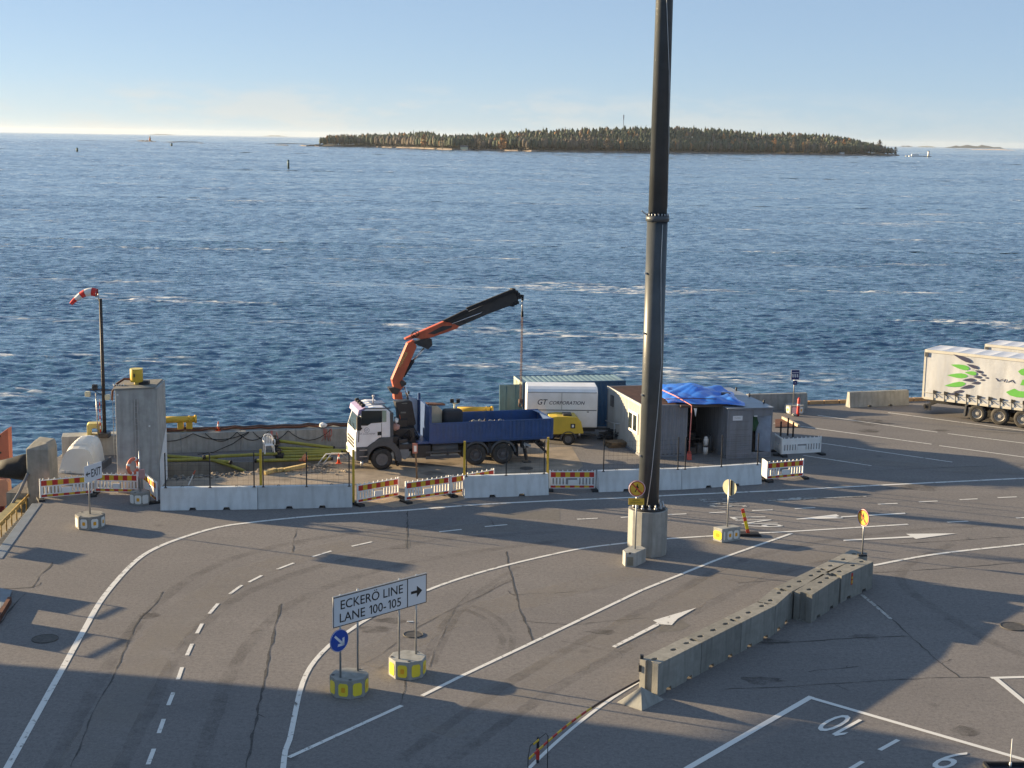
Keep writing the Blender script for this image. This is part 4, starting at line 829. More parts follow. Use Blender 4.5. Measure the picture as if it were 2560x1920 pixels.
barricade((-4.663,63.088), (-2.765,64.426), 'striped barricade in the gap below the truck')
barricade((-2.717,64.372), (-0.76,66.021), 'striped barricade half hidden behind a painted barrier')
barricade((1.792,65.795), (3.931,65.938), 'striped barricade facing the viewer left of the light mast')
barricade((12.263,68.331), (14.191,69.174), 'striped barricade at the right end of the barriers')
barricade((12.179,69.049), (12.285,68.373), 'short sunlit end panel beside the last striped barricade', False)
barricade((14.013,74.089), (16.2,74.791), 'plain white barricade at the right of the container shed', False)
barricade((13.857,75.229), (14.007,74.151), 'plain white barricade turned away beside the container shed', False)

# ------------------------------------------------------------------ mesh fence on the barriers and yellow posts
def fence(pts, label):
    t = thing('mesh_fence', label, 'fence', (0, 0, 0), 0, 'mesh fences standing on the barriers')
    for x, y in pts: mb = MB(); mb.bx(x - .025, x + .025, y - .025, y + .025, .98, 2.52); mb.bx(x - .06, x + .06, y - .045, y + .045, .98, 1.0); part('post', mb, DARK, t)
    mb = MB()
    for i in range(len(pts) - 1):
        (xa, ya), (xb, yb) = pts[i], pts[i + 1]
        for z in (1.08, 1.3, 1.52, 1.74, 1.96, 2.18, 2.40): mb.bar((xa, ya, z), (xb, yb, z), .006, .006)
        n = int(math.dist(pts[i], pts[i + 1]) / .22)
        for k in range(1, n): x, y = on_line(pts[i], pts[i + 1], k / n); mb.bar((x, y, 1.05), (x, y, 2.44), .004, .004)
    part('wire_mesh', mb, DARK, t)
fence([(-14.813,61.094), (-12.94,61.294), (-11.076,61.495)], 'dark mesh fence between the concrete tower and the first yellow post')
fence([(-10.687,61.521), (-8.834,61.683), (-7.012,61.882)], 'dark mesh fence in front of the yellow pipes')
fence([(-1.985,64.127), (-0.201,64.493), (1.527,64.919)], 'mesh fence across the rear wheels of the truck')
fence([(4.267,65.544), (6.464,65.845), (7.76,66.231)], 'mesh fence beside the light mast')
fence([(8.106,66.298), (9.877,66.914), (11.664,67.475)], 'mesh fence in front of the open container shed')
for q, h, lab in (((-10.917,62.033), 2.5, 'yellow post at the joint of the two left painted barriers'), ((-6.906,62.399), 2.45, 'thin yellow post in front of the truck cab'), ((-2.107,64.648), 2.45, 'thick yellow post in front of the truck rear wheels'), ((1.705,65.59), 2.5, 'yellow post at the left end of the middle barricade')):
    mb = MB(); mb.bx(-.05, .05, -.05, .05, 0, h); o = solo('yellow_post', mb, YELP, lab, 'post', 'yellow posts of the site fence'); o.location = (q[0], q[1] + .22, 0)
x, y = (-4.446,67.688); t = thing('marker_post', 'pale wooden stake with a small red and white box on top', 'post', (x, y)); mb = MB(); mb.bar((0, 0, 0), (-.08, 0, 1.55), .08, .06); part('stake', mb, WOOD, t)
mb = MB(); mb.bx(-.22, .02, -.06, .08, 1.25, 1.72, 0); mb.bx(-.15, -.02, -.065, -.0605, 1.33, 1.62, 1); part('box', mb, [mat('faded_red_box', (.42, .17, .12), .7, var=.3), WHITE], t)
# ------------------------------------------------------------------ crane truck
(ox, oy), ea = ((-6.265,69.430),0.28972)
t = thing('crane_truck', 'white cab lorry with a blue drop side bed and a raised orange loader crane', 'lorry', (ox, oy), ea)
def wheel(t, x, y, r, w, rim=GREY, deep=.10, name='wheel'):
    mb = MB(); prof = [(r * .56, .02), (r * .72, 0), (r * .93, .01), (r, .05), (r, w - .05), (r * .93, w - .01), (r * .6, w)]; n = 32
    for i, (a, b) in enumerate(prof): mb.v += [(x + a * math.cos(2 * math.pi * k / n), y + b, r + a * math.sin(2 * math.pi * k / n)) for k in range(n)]
    for i in range(len(prof) - 1):
        for k in range(n): mb.f.append([i * n + k, i * n + (k + 1) % n, (i + 1) * n + (k + 1) % n, (i + 1) * n + k]); mb.mi.append(0); mb.sm.append(True)
    wh = part(name, mb, TYRE, t)
    mb = MB(); prof = [(r * .57, .01), (r * .53, .03), (r * .47, deep), (r * .22, deep * .95), (r * .20, deep * .3), (0.001, deep * .25)]
    for i, (a, b) in enumerate(prof): mb.v += [(x + a * math.cos(2 * math.pi * k / n), y + b, r + a * math.sin(2 * math.pi * k / n)) for k in range(n)]
    for i in range(len(prof) - 1):
        for k in range(n): mb.f.append([i * n + k, i * n + (k + 1) % n, (i + 1) * n + (k + 1) % n, (i + 1) * n + k]); mb.mi.append(0); mb.sm.append(False)
    for k in range(10): a = k * math.pi / 5; mb.cyl((x + r * .30 * math.cos(a), y + deep * .55, r + r * .30 * math.sin(a)), (x + r * .30 * math.cos(a), y + deep, r + r * .30 * math.sin(a)), r * .035, 6)
    part('rim', mb, rim, wh); return wh
RIM = mat('dusty_wheel_rim', (.13, .13, .135), .6, var=.2, scale=8, dirt=(.2, .18, .15), damt=.5)
wheel(t, 0, 0, .525, .32, RIM, .03)
for x in (4.74, 6.13): wheel(t, x, 0.0, .525, .62, RIM, .17)
for x in (0, 4.74, 6.13): mb = MB(); mb.cyl((x, 2.0, .525), (x, 2.45, .525), .525, 24); part('wheel', mb, TYRE, t)
YC = -.02
cabp = [(-1.298,1.445),(-1.27,2.098),(-1.23,2.469),(-1.181,3.026),(-1.11,3.236),(-0.911,3.348),(0.204,3.36),(0.418,3.179),(0.354,1.628),(-0.034,1.631),(-0.354,1.591),(-0.541,1.425)]
xr_ = max(p[0] for p in cabp)
fr_x = cabp[0][0]
mb = MB(); prof = [(fr_x, .95), (fr_x - .02, 1.45), (fr_x + .02, 1.95), (fr_x + .28, 2.80), (fr_x + .48, 3.02), (fr_x + .9, 3.12), (xr_ - .35, 3.10), (xr_ - .02, 2.86), (xr_, 1.60), (xr_ - .55, 1.60), (fr_x + .95, 1.42), (fr_x + .85, 1.22), (fr_x + .55, 1.18)]
mb.prism(prof, 0.0, 2.30); part('cab', mb, WPAINT, t, .05)
def face(name, pts, y, m, par, th=.015, mi=0, bevel=0):
    mb = MB(); mb.prism(pts, y, y - th); return part(name, mb, m, par, bevel)
w1 = face('side_window', [(-1.001,2.976),(-0.032,2.94),(-0.032,2.36),(-0.538,2.345),(-0.724,2.233),(-1.042,2.246)], -.003, GLASS, t)
face('rear_side_window', [(0.008,2.952),(0.208,2.931),(0.209,2.377),(0.027,2.384)], -.003, GLASSP, t)
mb = MB(); 
for pts in ([(-1.181,1.437),(-1.148,2.063),(-1.109,2.062),(-1.136,1.435)], [(-0.037,2.325),(-0.016,2.324),(-0.015,1.627),(-0.036,1.628)], [(-0.922,3.093),(0.422,3.07),(0.422,3.029),(-0.922,3.045)], [(-1.254,2.148),(-0.976,2.15),(-0.976,2.07),(-1.254,2.068)], [(-0.032,2.94),(0.005,2.938),(0.006,2.364),(-0.032,2.365)]): mb.prism(pts, -.003, -.010)
part('door_seam', mb, DARK, t)
face('door_handle', [(-0.224,1.904),(-0.026,1.915),(-0.026,1.735),(-0.223,1.73)], -.003, BLACK, t, .02)
x, z = (-0.976,2.59); mb = MB(); mb.bx(fr_x + .02, fr_x + .22, -.30, -.06, 2.06, 2.72); mb.bar((fr_x + .1, -.2, 2.72), (fr_x + .2, .05, 2.80), .04, .04); part('mirror', mb, BLACK, t, .03)
x, z = (-1.136,1.796); x2, z2 = (-0.338,1.762); mb = MB(); put_text(mb, text_fit('GT Corporation', x2 - x, .085, shear=.2), (x, -.006, z), (1, 0, 0), (0, 0, 1)); xc, zc = (-0.751,2.007); mb.torus((xc, -.004, zc), (0, 1, 0), .12, .008, 24, 4); put_text(mb, text_fit('GT', .13, .10), (xc - .065, -.006, zc - .05), (1, 0, 0), (0, 0, 1)); part('door_lettering', mb, mat('grey_lettering', (.11, .11, .15), .6), t)
# front of the cab
def front(xz, y0, y1):                        # strip of the slanted front
    return [(x, y, z) for x, z in xz for y in (y0, y1)]
mb = MB(); p = Vector((fr_x + .02 - .008, 0, 1.97)); q = Vector((fr_x + .28 - .008, 0, 2.78)); mb.add([p + Vector((0, .14, 0)), p + Vector((0, 2.16, 0)), q + Vector((0, 2.10, 0)), q + Vector((0, .20, 0))], [(0, 1, 2, 3)]); part('windscreen', mb, mat('sky_glass', (.05, .075, .085), .05, spec=.8), t)
mb = MB(); mb.bar((fr_x, .4, 1.98), (fr_x + .05, 1.1, 2.2), .02, .02); mb.bar((fr_x, 1.3, 1.98), (fr_x + .05, 2.0, 2.2), .02, .02); part('wiper', mb, BLACK, t)
mb = MB(); mb.prism([(fr_x + .10, 2.72), (fr_x + .16, 2.98), (fr_x + .50, 3.12), (fr_x + .46, 3.02), (fr_x + .28, 2.82)], .06, 2.24); part('sun_visor', mb, mat('lilac_visor', (.36, .29, .46), .4), t, .01)
for k in range(4): mb = MB(); y = .35 + .53 * k; mb.cyl((fr_x + .34, y, 3.14), (fr_x + .52, y, 3.20), .085, 10); part('roof_lamp', mb, BLACK, t)
mb = MB(); mb.bx(fr_x + .9, fr_x + 1.6, .75, 1.6, 3.10, 3.16); hb = part('roof_hatch', mb, mat('hatch_glass', (.12, .12, .15), .25), t, .01); mb = MB(); mb.cyl((fr_x + 1.1, 1.2, 3.15), (fr_x + 1.1, 1.2, 3.42), .03, 8); mb.cyl((fr_x + 1.1, 1.2, 3.42), (fr_x + 1.1, 1.2, 3.5), .06, 8); part('aerial', mb, WHITE, hb)
mb = MB(); mb.bx(fr_x - .06, fr_x + .25, .03, 2.27, .55, 1.00); bp_ = part('bumper', mb, WPAINT, t, .05); mb = MB()
for k in range(3): mb.bx(fr_x - .045, fr_x, .35, 1.95, 1.10 + .17 * k, 1.19 + .17 * k)
part('grille', mb, DARK, t); mb = MB(); mb.bx(fr_x - .075, fr_x - .05, .12, .5, .66, .86); part('headlight', mb, GLASSP, t); mb = MB(); mb.bx(fr_x - .075, fr_x - .05, 1.8, 2.18, .66, .86); part('headlight', mb, GLASSP, t)
# steps, arch
mb = MB(); mb.prism([(fr_x + .02, .52), (fr_x + .02, 1.19), (fr_x + .60, 1.19), (fr_x + .62, .62), (fr_x + .5, .52)], -.03, .25); st = part('step_panel', mb, GREY, t, .02); mb = MB(); mb.bx(fr_x + .18, fr_x + .56, -.045, -.032, .70, .74); mb.bx(fr_x + .18, fr_x + .56, -.045, -.032, 1.02, 1.06); part('step_edge', mb, STEEL, st)
def arch(cx, cz, r0, r1, a0, a1, y0, y1, m, par, name):
    mb = MB(); n = 14; A = [(cx + r0 * math.cos(a0 + (a1 - a0) * i / n), cz + r0 * math.sin(a0 + (a1 - a0) * i / n)) for i in range(n + 1)]; B = [(cx + r1 * math.cos(a0 + (a1 - a0) * i / n), cz + r1 * math.sin(a0 + (a1 - a0) * i / n)) for i in range(n + 1)]
    mb.prism(A + B[::-1], y0, y1); return part(name, mb, m, par)
arch(0, .525, .68, .98, math.radians(-8), math.radians(188), -.03, .40, GREY, t, 'wheel_arch')
mb = MB(); mb.prism([(-.35, 1.40), (xr_ - .50, 1.62), (xr_ + .12, 1.62), (xr_ + .12, 1.30), (.6, 1.30), (0, 1.50)], -.025, .38); part('arch_panel', mb, GREY, t)
mb = MB(); mb.bx(xr_ - .02, xr_ + .16, .05, 2.2, 1.55, 2.80); part('cab_rear_panel', mb, GREY, t, .02)
mb = MB(); mb.prism([(.86, .60), (.88, 1.22), (1.32, 1.30), (1.36, .62), (1.15, .45)], .0, .55); part('urea_tank', mb, mat('grey_tank', (.19, .20, .21), .5), t, .04)
mb = MB(); mb.cyl((fr_x + .30, -.02, .25), (fr_x + .30, -.06, .50), .07, 10); part('work_light', mb, STEEL, t)
mb = MB(); mb.bx(.75, .83, .0, .5, .15, .75); part('mud_flap', mb, BLACK, t)
# chassis
mb = MB(); mb.bx(-.9, 8.3, .80, 1.02, .82, 1.10); mb.bx(-.9, 8.3, 1.48, 1.70, .82, 1.10); mb.bx(.9, 2.0, .5, 2.0, .75, 1.3); mb.bx(-1.3, .6, .4, 1.9, .75, 1.25)
for x in (0, 4.74, 6.13): mb.cyl((x, .3, .525), (x, 2.2, .525), .09, 10)
part('chassis', mb, DARK, t)
mb = MB(); mb.bx(1.55, 2.45, .1, .62, .50, 1.12); part('battery_box', mb, DARK, t, .03); mb = MB(); mb.cyl((2.55, .40, .88), (3.85, .40, .88), .30, 18); part('fuel_tank', mb, GREY, t); mb = MB(); mb.bx(2.2, 3.95, .02, .06, .42, .56); mb.bx(2.2, 3.95, .02, .06, .72, .80); mb.bx(3.3, 3.38, .06, .3, .4, .9); part('side_guard', mb, GREY, t)
for cx in (4.74, 6.13): arch(cx, .525, .60, .70, math.radians(5), math.radians(175), 0.0, .62, GREY, t, 'mudguard')
mb = MB(); mb.bx(5.37, 5.50, 0.0, .62, .55, 1.10); mb.bx(6.86, 6.92, .0, .62, .35, .95); mb.bx(4.02, 4.06, .0, .62, .45, .95); part('mud_flap', mb, BLACK, t)
mb = MB(); mb.bx(7.15, 7.5, .15, .5, .75, 1.1); mb.bar((7.32, .3, .75), (7.42, .2, .12), .13, .13); mb.bx(7.22, 7.62, .02, .4, .0, .05); part('stabiliser_leg', mb, DARK, t); mb = MB(); mb.bar((7.2, -.02, 1.0), (7.55, -.02, .86), .08, .12); mb.cyl((7.25, -.02, .98), (7.25, -.02, .75), .04, 8); part('stabiliser_valve', mb, STEEL, t)
mb = MB(); mb.bx(8.25, 8.37, .1, 2.35, .75, .92); mb.bar((7.9, .5, 1.0), (8.6, .5, .35), .12, .12); part('rear_bumper', mb, DARK, t); mb = MB(); mb.bx(8.40, 8.52, .02, .16, 1.00, 1.22); part('tail_lamp', mb, WHITE, t)
# bed
bf, bb = 2.40, 8.72
mb = MB(); mb.bx(bf, bb, .0, 2.50, 1.18, 1.30); part('bed_floor', mb, BLUE, t)
def side_wall(y, name):
    mb = MB(); mb.bx(bf + .02, bb, y - .03, y + .03, 1.27, 2.22); k = 0
    s = -1 if y < 1 else 1
    for i in range(32): x = bf + .1 + i * .196; mb.bx(x, x + .10, y + s * .03, y + s * .048, 1.33, 2.15)
    for x in (bf + .02, bf + 2.10, bf + 4.2, bb - .10): mb.bx(x, x + .10, y + s * .03, y + s * .065, 1.24, 2.23)
    mb.bx(bf + .02, bb, y + s * .03, y + s * .06, 2.16, 2.235); mb.bx(bf + .02, bb, y + s * .03, y + s * .06, 1.26, 1.32); return part(name, mb, BLUE, t, .006)
side_wall(-.0, 'side_wall'); side_wall(2.5, 'side_wall')
mb = MB(); mb.bx(bb - .06, bb, .04, 2.46, 1.27, 2.20); mb.add([(bb - .03, .04, 2.2), (bb - .03, 2.46, 2.2), (bb - .35, 2.46, 2.22)], [(0, 1, 2)]); part('tailgate', mb, BLUE, t)
mb = MB(); mb.bx(bf - .04, bf + .03, -.02, 2.52, 1.24, 3.0); mb.bx(bf - .06, bf + .06, -.05, .06, 1.24, 3.08); mb.bx(bf - .06, bf + .06, 2.44, 2.55, 1.24, 3.3)
mb.prism([(bf - .52, 1.75), (bf - .62, 3.2), (bf - .05, 2.95), (bf - .05, 1.3)], 2.46, 2.52); mb.bx(bf - .62, bf - .05, .0, 2.46, 1.2, 1.3)
hb = part('headboard', mb, BLUE, t); mb = MB(); mb.bx(bf - .70, bf - .5, 2.44, 2.56, 3.28, 3.40); part('work_lamp', mb, BLACK, hb)
mb = MB(); p = [(2.435,2.996),(2.694,2.75),(2.663,1.397),(2.427,1.798)]
mb.prism([(bf - .62, 1.35), (bf - .62, 3.22), (bf - .10, 2.95), (bf - .10, 1.25)], 2.445, 2.455); part('headboard_plate', mb, mat('pale_blue_plate', (.42, .52, .62), .5), t)
# load carried on the bed (things of their own)
Tm = Matrix.Translation((ox, oy, 0)) @ Matrix.Rotation(ea, 4, 'Z')
def on_truck(o, x, y, z): o.location = Tm @ Vector((x, y, z)); o.rotation_euler = (0, 0, ea); return o
mb = MB(); mb.prism([(0, 0), (0, 1.62), (.42, 1.58), (.66, 1.40), (.66, 0)], 0, .9, mi=0); o = solo('tool_chest', mb, mat('beige_box', (.60, .50, .36), .6), 'beige sloped box standing at the front of the truck bed', 'box', None, .03); on_truck(o, bf + .15, .9, 1.302)
mb = MB(); mb.bx(0, .95, 0, .7, 0, 1.42); o = solo('dark_bag', mb, mat('dark_sack', (.04, .042, .05), .85), 'dark grey sack beside the beige box on the truck bed', 'bag', None, .12); on_truck(o, bf + .85, .5, 1.302)
mb = MB(); mb.bx(0, .9, 0, .5, 0, .06); o = solo('rusty_sheet', mb, RUST, 'rust brown sheet lying on top of the beige box', 'metal sheet'); on_truck(o, bf + .1, 1.0, 2.94); o.rotation_euler = (.0, .06, ea)
mb = MB(); rn = random.Random(5)
mb.bx(-1.2, 1.1, -.5, .5, 0, .62)
for k in range(46): mb.blob((rn.uniform(-1.0, 1.0), rn.uniform(-.5, .5), .63 + rn.uniform(0, .14)), [rn.uniform(.05, .15) for _ in range(3)], rn.choice((1, 1, 2)), .25, 1, k)
o = part('rubble', mb, [DIRT, CONC, DARK], None); o['kind'] = 'stuff'; o['label'] = 'heap of pale rubble lying on the truck bed'; on_truck(o, bf + 3.1, .75, 1.25)
mb = MB(); mb.prism([(0, 0), (1.2, .05), (1.2, .08), (0, .05)], -.2, .2); o = solo('plank', mb, mat('pale_plank', (.55, .45, .35), .8), 'pale plank lying by the rubble on the truck bed', 'plank'); on_truck(o, bf + 1.7, .30, 2.06)
# crane
YM = 1.25
def cpoly(pts, name, m, w, y=YM, bevel=.02, par=None):
    mb = MB(); mb.prism(pts, y - w / 2, y + w / 2); return part(name, mb, m, par or t, bevel)
mb = MB(); mb.bx(.72, 1.75, .55, 1.95, .9, 1.9); mb.bx(.85, 1.55, -.02, 2.5, .98, 1.24); mb.bx(.95, 1.45, .8, 1.7, 1.9, 2.3)
rn = random.Random(8)
for k in range(16): x, y, z = rn.uniform(.7, 1.7), rn.uniform(.2, 1.5), rn.uniform(1.0, 1.9); s = rn.uniform(.1, .22); mb.bx(x - s, x + s, y - s, y + s, z - s, z + s)
part('crane_base', mb, DARK, t, .02)
for k in range(7):
    mb = MB(); a = Vector((1.0 + .1 * k, .5 + .1 * k, 1.35)); mb.tube([a, a + Vector((.15, -.3, .35 + .04 * k)), a + Vector((.35, -.2, .15)), a + Vector((.55, .1, -.1))], .03, 6); part('hydraulic_hose', mb, BLACK, t)
cpoly([(0.86,3.138),(1.557,3.209),(1.694,3.149),(1.892,2.047),(1.727,1.835),(1.068,1.862),(0.998,2.657)], 'slewing_column', DARK, .62)
mb = MB(); 
for p in ([(1.121,2.666),(1.381,2.656),(1.381,2.588),(1.121,2.598)], [(1.174,3.1),(1.448,3.104),(1.448,3.063),(1.174,3.073)], [(0.846,3.207),(1.31,3.258),(1.324,3.217),(0.86,3.138)]): mb.prism(p, YM - .325, YM - .312)
part('column_plate', mb, mat('worn_plate_grey', (.22, .22, .20), .5), t)
cpoly([(1.039,2.519),(1.094,2.517),(1.149,2.187),(1.108,2.188)], 'column_stripe', ORP, .64)
cpoly([(0.804,3.643),(1.2,3.629),(1.242,3.261),(0.832,3.267)], 'column_head', ORP, .44)
cpoly([(0.708,4.251),(1.489,6.041),(1.565,6.09),(1.819,6.194),(1.948,5.854),(1.241,4.259),(1.42,4.102),(1.293,3.878),(0.989,3.533),(0.81,3.843)], 'main_boom', ORP, .36)
cpoly([(0.531,3.853),(0.785,3.895),(1.115,3.782),(0.989,3.533),(0.709,3.568)], 'boom_pivot', DARK, .5)
cpoly([(1.19,4.236),(1.435,4.101),(1.405,3.976),(1.191,3.881),(1.099,4.112)], 'pivot_link', DARK, .46)
cpoly([(1.769,6.085),(2.303,6.248),(2.687,6.239),(2.741,5.935),(2.511,5.714),(2.332,5.794),(1.999,5.938)], 'elbow_joint', DARK, .44)
cpoly([(1.361,6.27),(1.792,6.461),(3.4,7.115),(3.529,7.052),(4.099,6.838),(3.996,6.714),(2.661,6.29),(2.252,6.224),(1.895,6.283),(1.387,6.204)], 'outer_boom', ORP, .34)
cpoly([(2.506,6.495),(3.222,6.857),(3.737,6.871),(3.686,6.771),(2.814,6.463)], 'boom_recess', DARK, .38, bevel=0)
cpoly([(3.452,7.054),(5.697,8.022),(6.842,8.638),(7.163,8.354),(7.116,7.999),(6.855,7.851),(5.601,7.416),(4.047,6.789),(3.582,6.875)], 'telescopic_boom', DARK, .30)
cpoly([(3.194,7.119),(4.401,7.665),(4.557,7.612),(4.506,7.487),(3.477,7.053)], 'extension_cylinder', BLACK, .16, 1.05)
cpoly([(4.4,7.741),(6.632,8.59),(6.842,8.638),(6.95,8.509),(4.557,7.597)], 'extension_cylinder', BLACK, .16, 1.05)
def rod(name, a, b, y, r, m): mb = MB(); mb.cyl((a[0], y, a[1]), (b[0], y, b[1]), r, 12); return part(name, mb, m, t)
rod('cylinder_rod', (3.699,6.969), (5.218,7.503), 1.02, .022, CHROME); rod('cylinder_rod', (3.466,7.144), (4.414,7.543), 1.0, .016, STEEL)
rod('lift_cylinder', (1.281,4.392), (1.787,5.16), 1.25, .115, BLACK); rod('cylinder_rod', (1.762,5.11), (2.356,5.75), 1.25, .055, CHROME)
rod('cylinder_rod', (1.384,3.883), (1.565,3.243), 1.22, .06, CHROME)
for (X, z) in ([(6.869,8.587),(7.003,8.483),(7.11,8.38),(7.064,7.949),(6.96,7.9),(6.829,7.826),(7.166,8.202)]): mb = MB(); mb.bx(X - .09, X + .09, YM - .2, YM + .2, z - .07, z + .07); part('boom_roller', mb, BLACK, t)
mb = MB(); x0, z0 = (1.888,6.517); mb.torus((x0, 1.02, z0), (0, 1, .2), .16, .02, 16, 6); mb.torus((x0 - .1, 1.0, z0 - .05), (.2, 1, 0), .14, .02, 16, 6); part('hose_loop', mb, BLACK, t)
a = (1.134,4.882); b = (1.512,5.574); mb = MB(); d = Vector((b[0] - a[0], 0, b[1] - a[1])); up = Vector((-d.z, 0, d.x)).normalized(); put_text(mb, text_fit('PALFINGER', d.length, .16), (a[0], YM - .185, a[1]), d.normalized(), up); part('boom_lettering', mb, mat('yellow_lettering', (.62, .50, .16), .5), t)
hp = (7.164,8.278); he = (7.388,8.198); mb = MB(); mb.bar((hp[0], YM, hp[1] + .02), (he[0] + .05, YM, he[1] + .05), .1, .14); mb.bar((he[0], YM, he[1] + .05), (he[0], YM, he[1] - .15), .1, .1); part('boom_tip', mb, BLACK, t)
hl = (7.379,2.61); hm_ = (7.38,7.434)
mb = MB(); mb.tube([(he[0], YM, he[1] - .1), (he[0], YM, hm_[1])], .045, 8); part('swivel', mb, STEEL, t); mb = MB(); mb.bx(he[0] - .05, he[0] + .05, YM - .05, YM + .05, hm_[1] - .22, hm_[1] + .05); part('swivel_block', mb, BLACK, t)
RCH = mat('rusty_chain', (.16, .09, .06), .7, var=.4, scale=14)
ch = None
L_ = hm_[1] - hl[1]; nL = 62; mb = MB()
for k in range(nL):
    z = hm_[1] - .2 - (L_ - .4) * k / nL; x = he[0] + (hl[0] - he[0]) * k / nL
    for s in (-.028, .028): mb.torus((x + s, YM, z), ((1, .25, 0) if k % 2 else (.25, 1, 0)), .034, .010, 8, 4)
o = part('chain', mb, RCH, t)
mb = MB(); mb.torus((hl[0], YM, hl[1] + .12), (0, 1, 0), .10, .03, 14, 6); mb.bx(hl[0] - .09, hl[0] + .09, YM - .05, YM + .05, hl[1] + .22, hl[1] + .42); part('hook', mb, RCH, t)
mb = MB(); mb.blob((.78, .35, 2.35), (.13, .12, .16), 0, .2, 1, 4); mb.blob((.72, .35, 2.05), (.22, .15, .18), 1, .25, 1, 5); part('control_cover', mb, [WHITE, mat('pink_cover', (.55, .32, .27), .7)], t)

# ------------------------------------------------------------------ containers and site trailer
def corrugated(mb, p, q, z0, z1, out, depth=.036, pitch=.28, mi=0, horiz=False):
    p, q = Vector((*p, 0)), Vector((*q, 0)); d = q - p; Ln = d.length; d.normalize(); nn = Vector((*out, 0)).normalized(); prof = [(0, 0)]; x = 0
    if horiz:
        z = z0; pr = [(z0, 0)]
        while z + pitch < z1: pr += [(z + pitch * .42, 0), (z + pitch * .5, -depth), (z + pitch * .9, -depth), (z + pitch, 0)]; z += pitch
        pr.append((z1, 0)); vs = [p + nn * o + Vector((0, 0, zz)) for zz, o in pr] + [q + nn * o + Vector((0, 0, zz)) for zz, o in pr]
    else:
        while x + pitch < Ln: prof += [(x + pitch * .25, 0), (x + pitch * .5, -depth), (x + pitch * .75, -depth), (x + pitch, 0)]; x += pitch
        prof.append((Ln, 0)); vs = [p + d * a + nn * o + Vector((0, 0, z0)) for a, o in prof] + [p + d * a + nn * o + Vector((0, 0, z1)) for a, o in prof]
    n = len(vs) // 2; mb.add(vs, [(i, i + 1, n + i + 1, n + i) for i in range(n - 1)], mi)
def container(t, Lx, Ly, Hh, m, roof_m, skip=(), roof_depth=.03, roof_z=.0):
    c = .10
    mb = MB()
    for x in (0, Lx - c):
        for y in (0, Ly - c): mb.bx(x, x + c, y, y + c, 0, Hh)
    for z in (0, Hh - c):
        for y in (0, Ly - c): mb.bx(c, Lx - c, y, y + c, z + .001, z + c)
        for x in (0, Lx - c): mb.bx(x, x + c, c, Ly - c, z + .001, z + c)
    part('frame', mb, m, t, .008)
    sides = {'front': ((c, .03), (Lx - c, .03), (0, -1)), 'back': ((c, Ly - .03), (Lx - c, Ly - .03), (0, 1)), 'left': ((.03, c), (.03, Ly - c), (-1, 0)), 'right': ((Lx - .03, c), (Lx - .03, Ly - c), (1, 0))}
    for k, (p, q, o) in sides.items():
        if k in skip: continue
        mb = MB(); corrugated(mb, p, q, c, Hh - c, o); ob = link('wall', mb.mesh('wall', m), t)
    mb = MB(); ax_long = Lx > Ly; n = int((Lx if ax_long else Ly) / .30); vs = []; pr = []
    Lr = Lx if ax_long else Ly; s = Lr / n
    for i in range(n): pr += [(s * i + s * .1, 0), (s * i + s * .25, roof_depth), (s * i + s * .7, roof_depth), (s * i + s * .85, 0)]
    pr = [(0.02, 0)] + pr + [(Lr - .02, 0)]
    z = Hh - .035
    for a, h in pr: vs += [(a, .02, z + h), (a, Ly - .02, z + h)] if ax_long else [(.02, a, z + h), (Lx - .02, a, z + h)]
    mb.add(vs, [(2 * i, 2 * i + 2, 2 * i + 3, 2 * i + 1) for i in range(len(pr) - 1)]); part('roof', mb, roof_m, t)
    mb = MB(); mb.bx(.05, Lx - .05, .05, Ly - .05, .05, .14); part('floor', mb, DARK, t)
# blue container
(ox, oy), ea = ((0.601,80.315),0.21066)
NAVC = mat('blue_container_paint', (.030, .085, .17), .5, var=.12, scale=1.5, dirt=(.06, .12, .17), damt=.5, streak=True)
TEAL = mat('faded_roof_paint', (.20, .30, .34), .6, var=.1, scale=1.5, dirt=(.14, .19, .20), damt=.5)
t = thing('shipping_container', 'dark blue shipping container with a pale roof behind the white site trailer', 'container', (ox, oy), ea)
container(t, 5.98, 2.43, 2.62, NAVC, TEAL, ('left',), .014)
GRC = mat('green_door_paint', (.05, .12, .155), .55, var=.15, scale=2, dirt=(.05, .07, .07), damt=.5, streak=True)
(gx, gy) = (-0.688,79.98); dx, dy = gx - ox, gy - oy; lx, ly = dx * math.cos(ea) + dy * math.sin(ea), -dx * math.sin(ea) + dy * math.cos(ea)
mb = MB(); mb.bar((-.02, -.02, 1.32), (lx, ly, 1.32), .06, 2.40); dr = part('open_door', mb, GRC, t); mb = MB()
for f in (.3, .7): x, y = lx * f, ly * f; mb.cyl((x, y - .05, .2), (x, y - .05, 2.45), .025, 8)
part('locking_bar', mb, GRC, dr)
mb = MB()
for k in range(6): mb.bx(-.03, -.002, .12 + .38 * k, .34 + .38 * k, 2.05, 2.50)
mb.bx(-.02, -.004, .1, 2.33, 2.50, 2.60); part('sunlit_end_tone', mb, mat('painted_sunlight', (.42, .48, .40), .6), t)  # pale colour stands for sunlight on the container's end frame
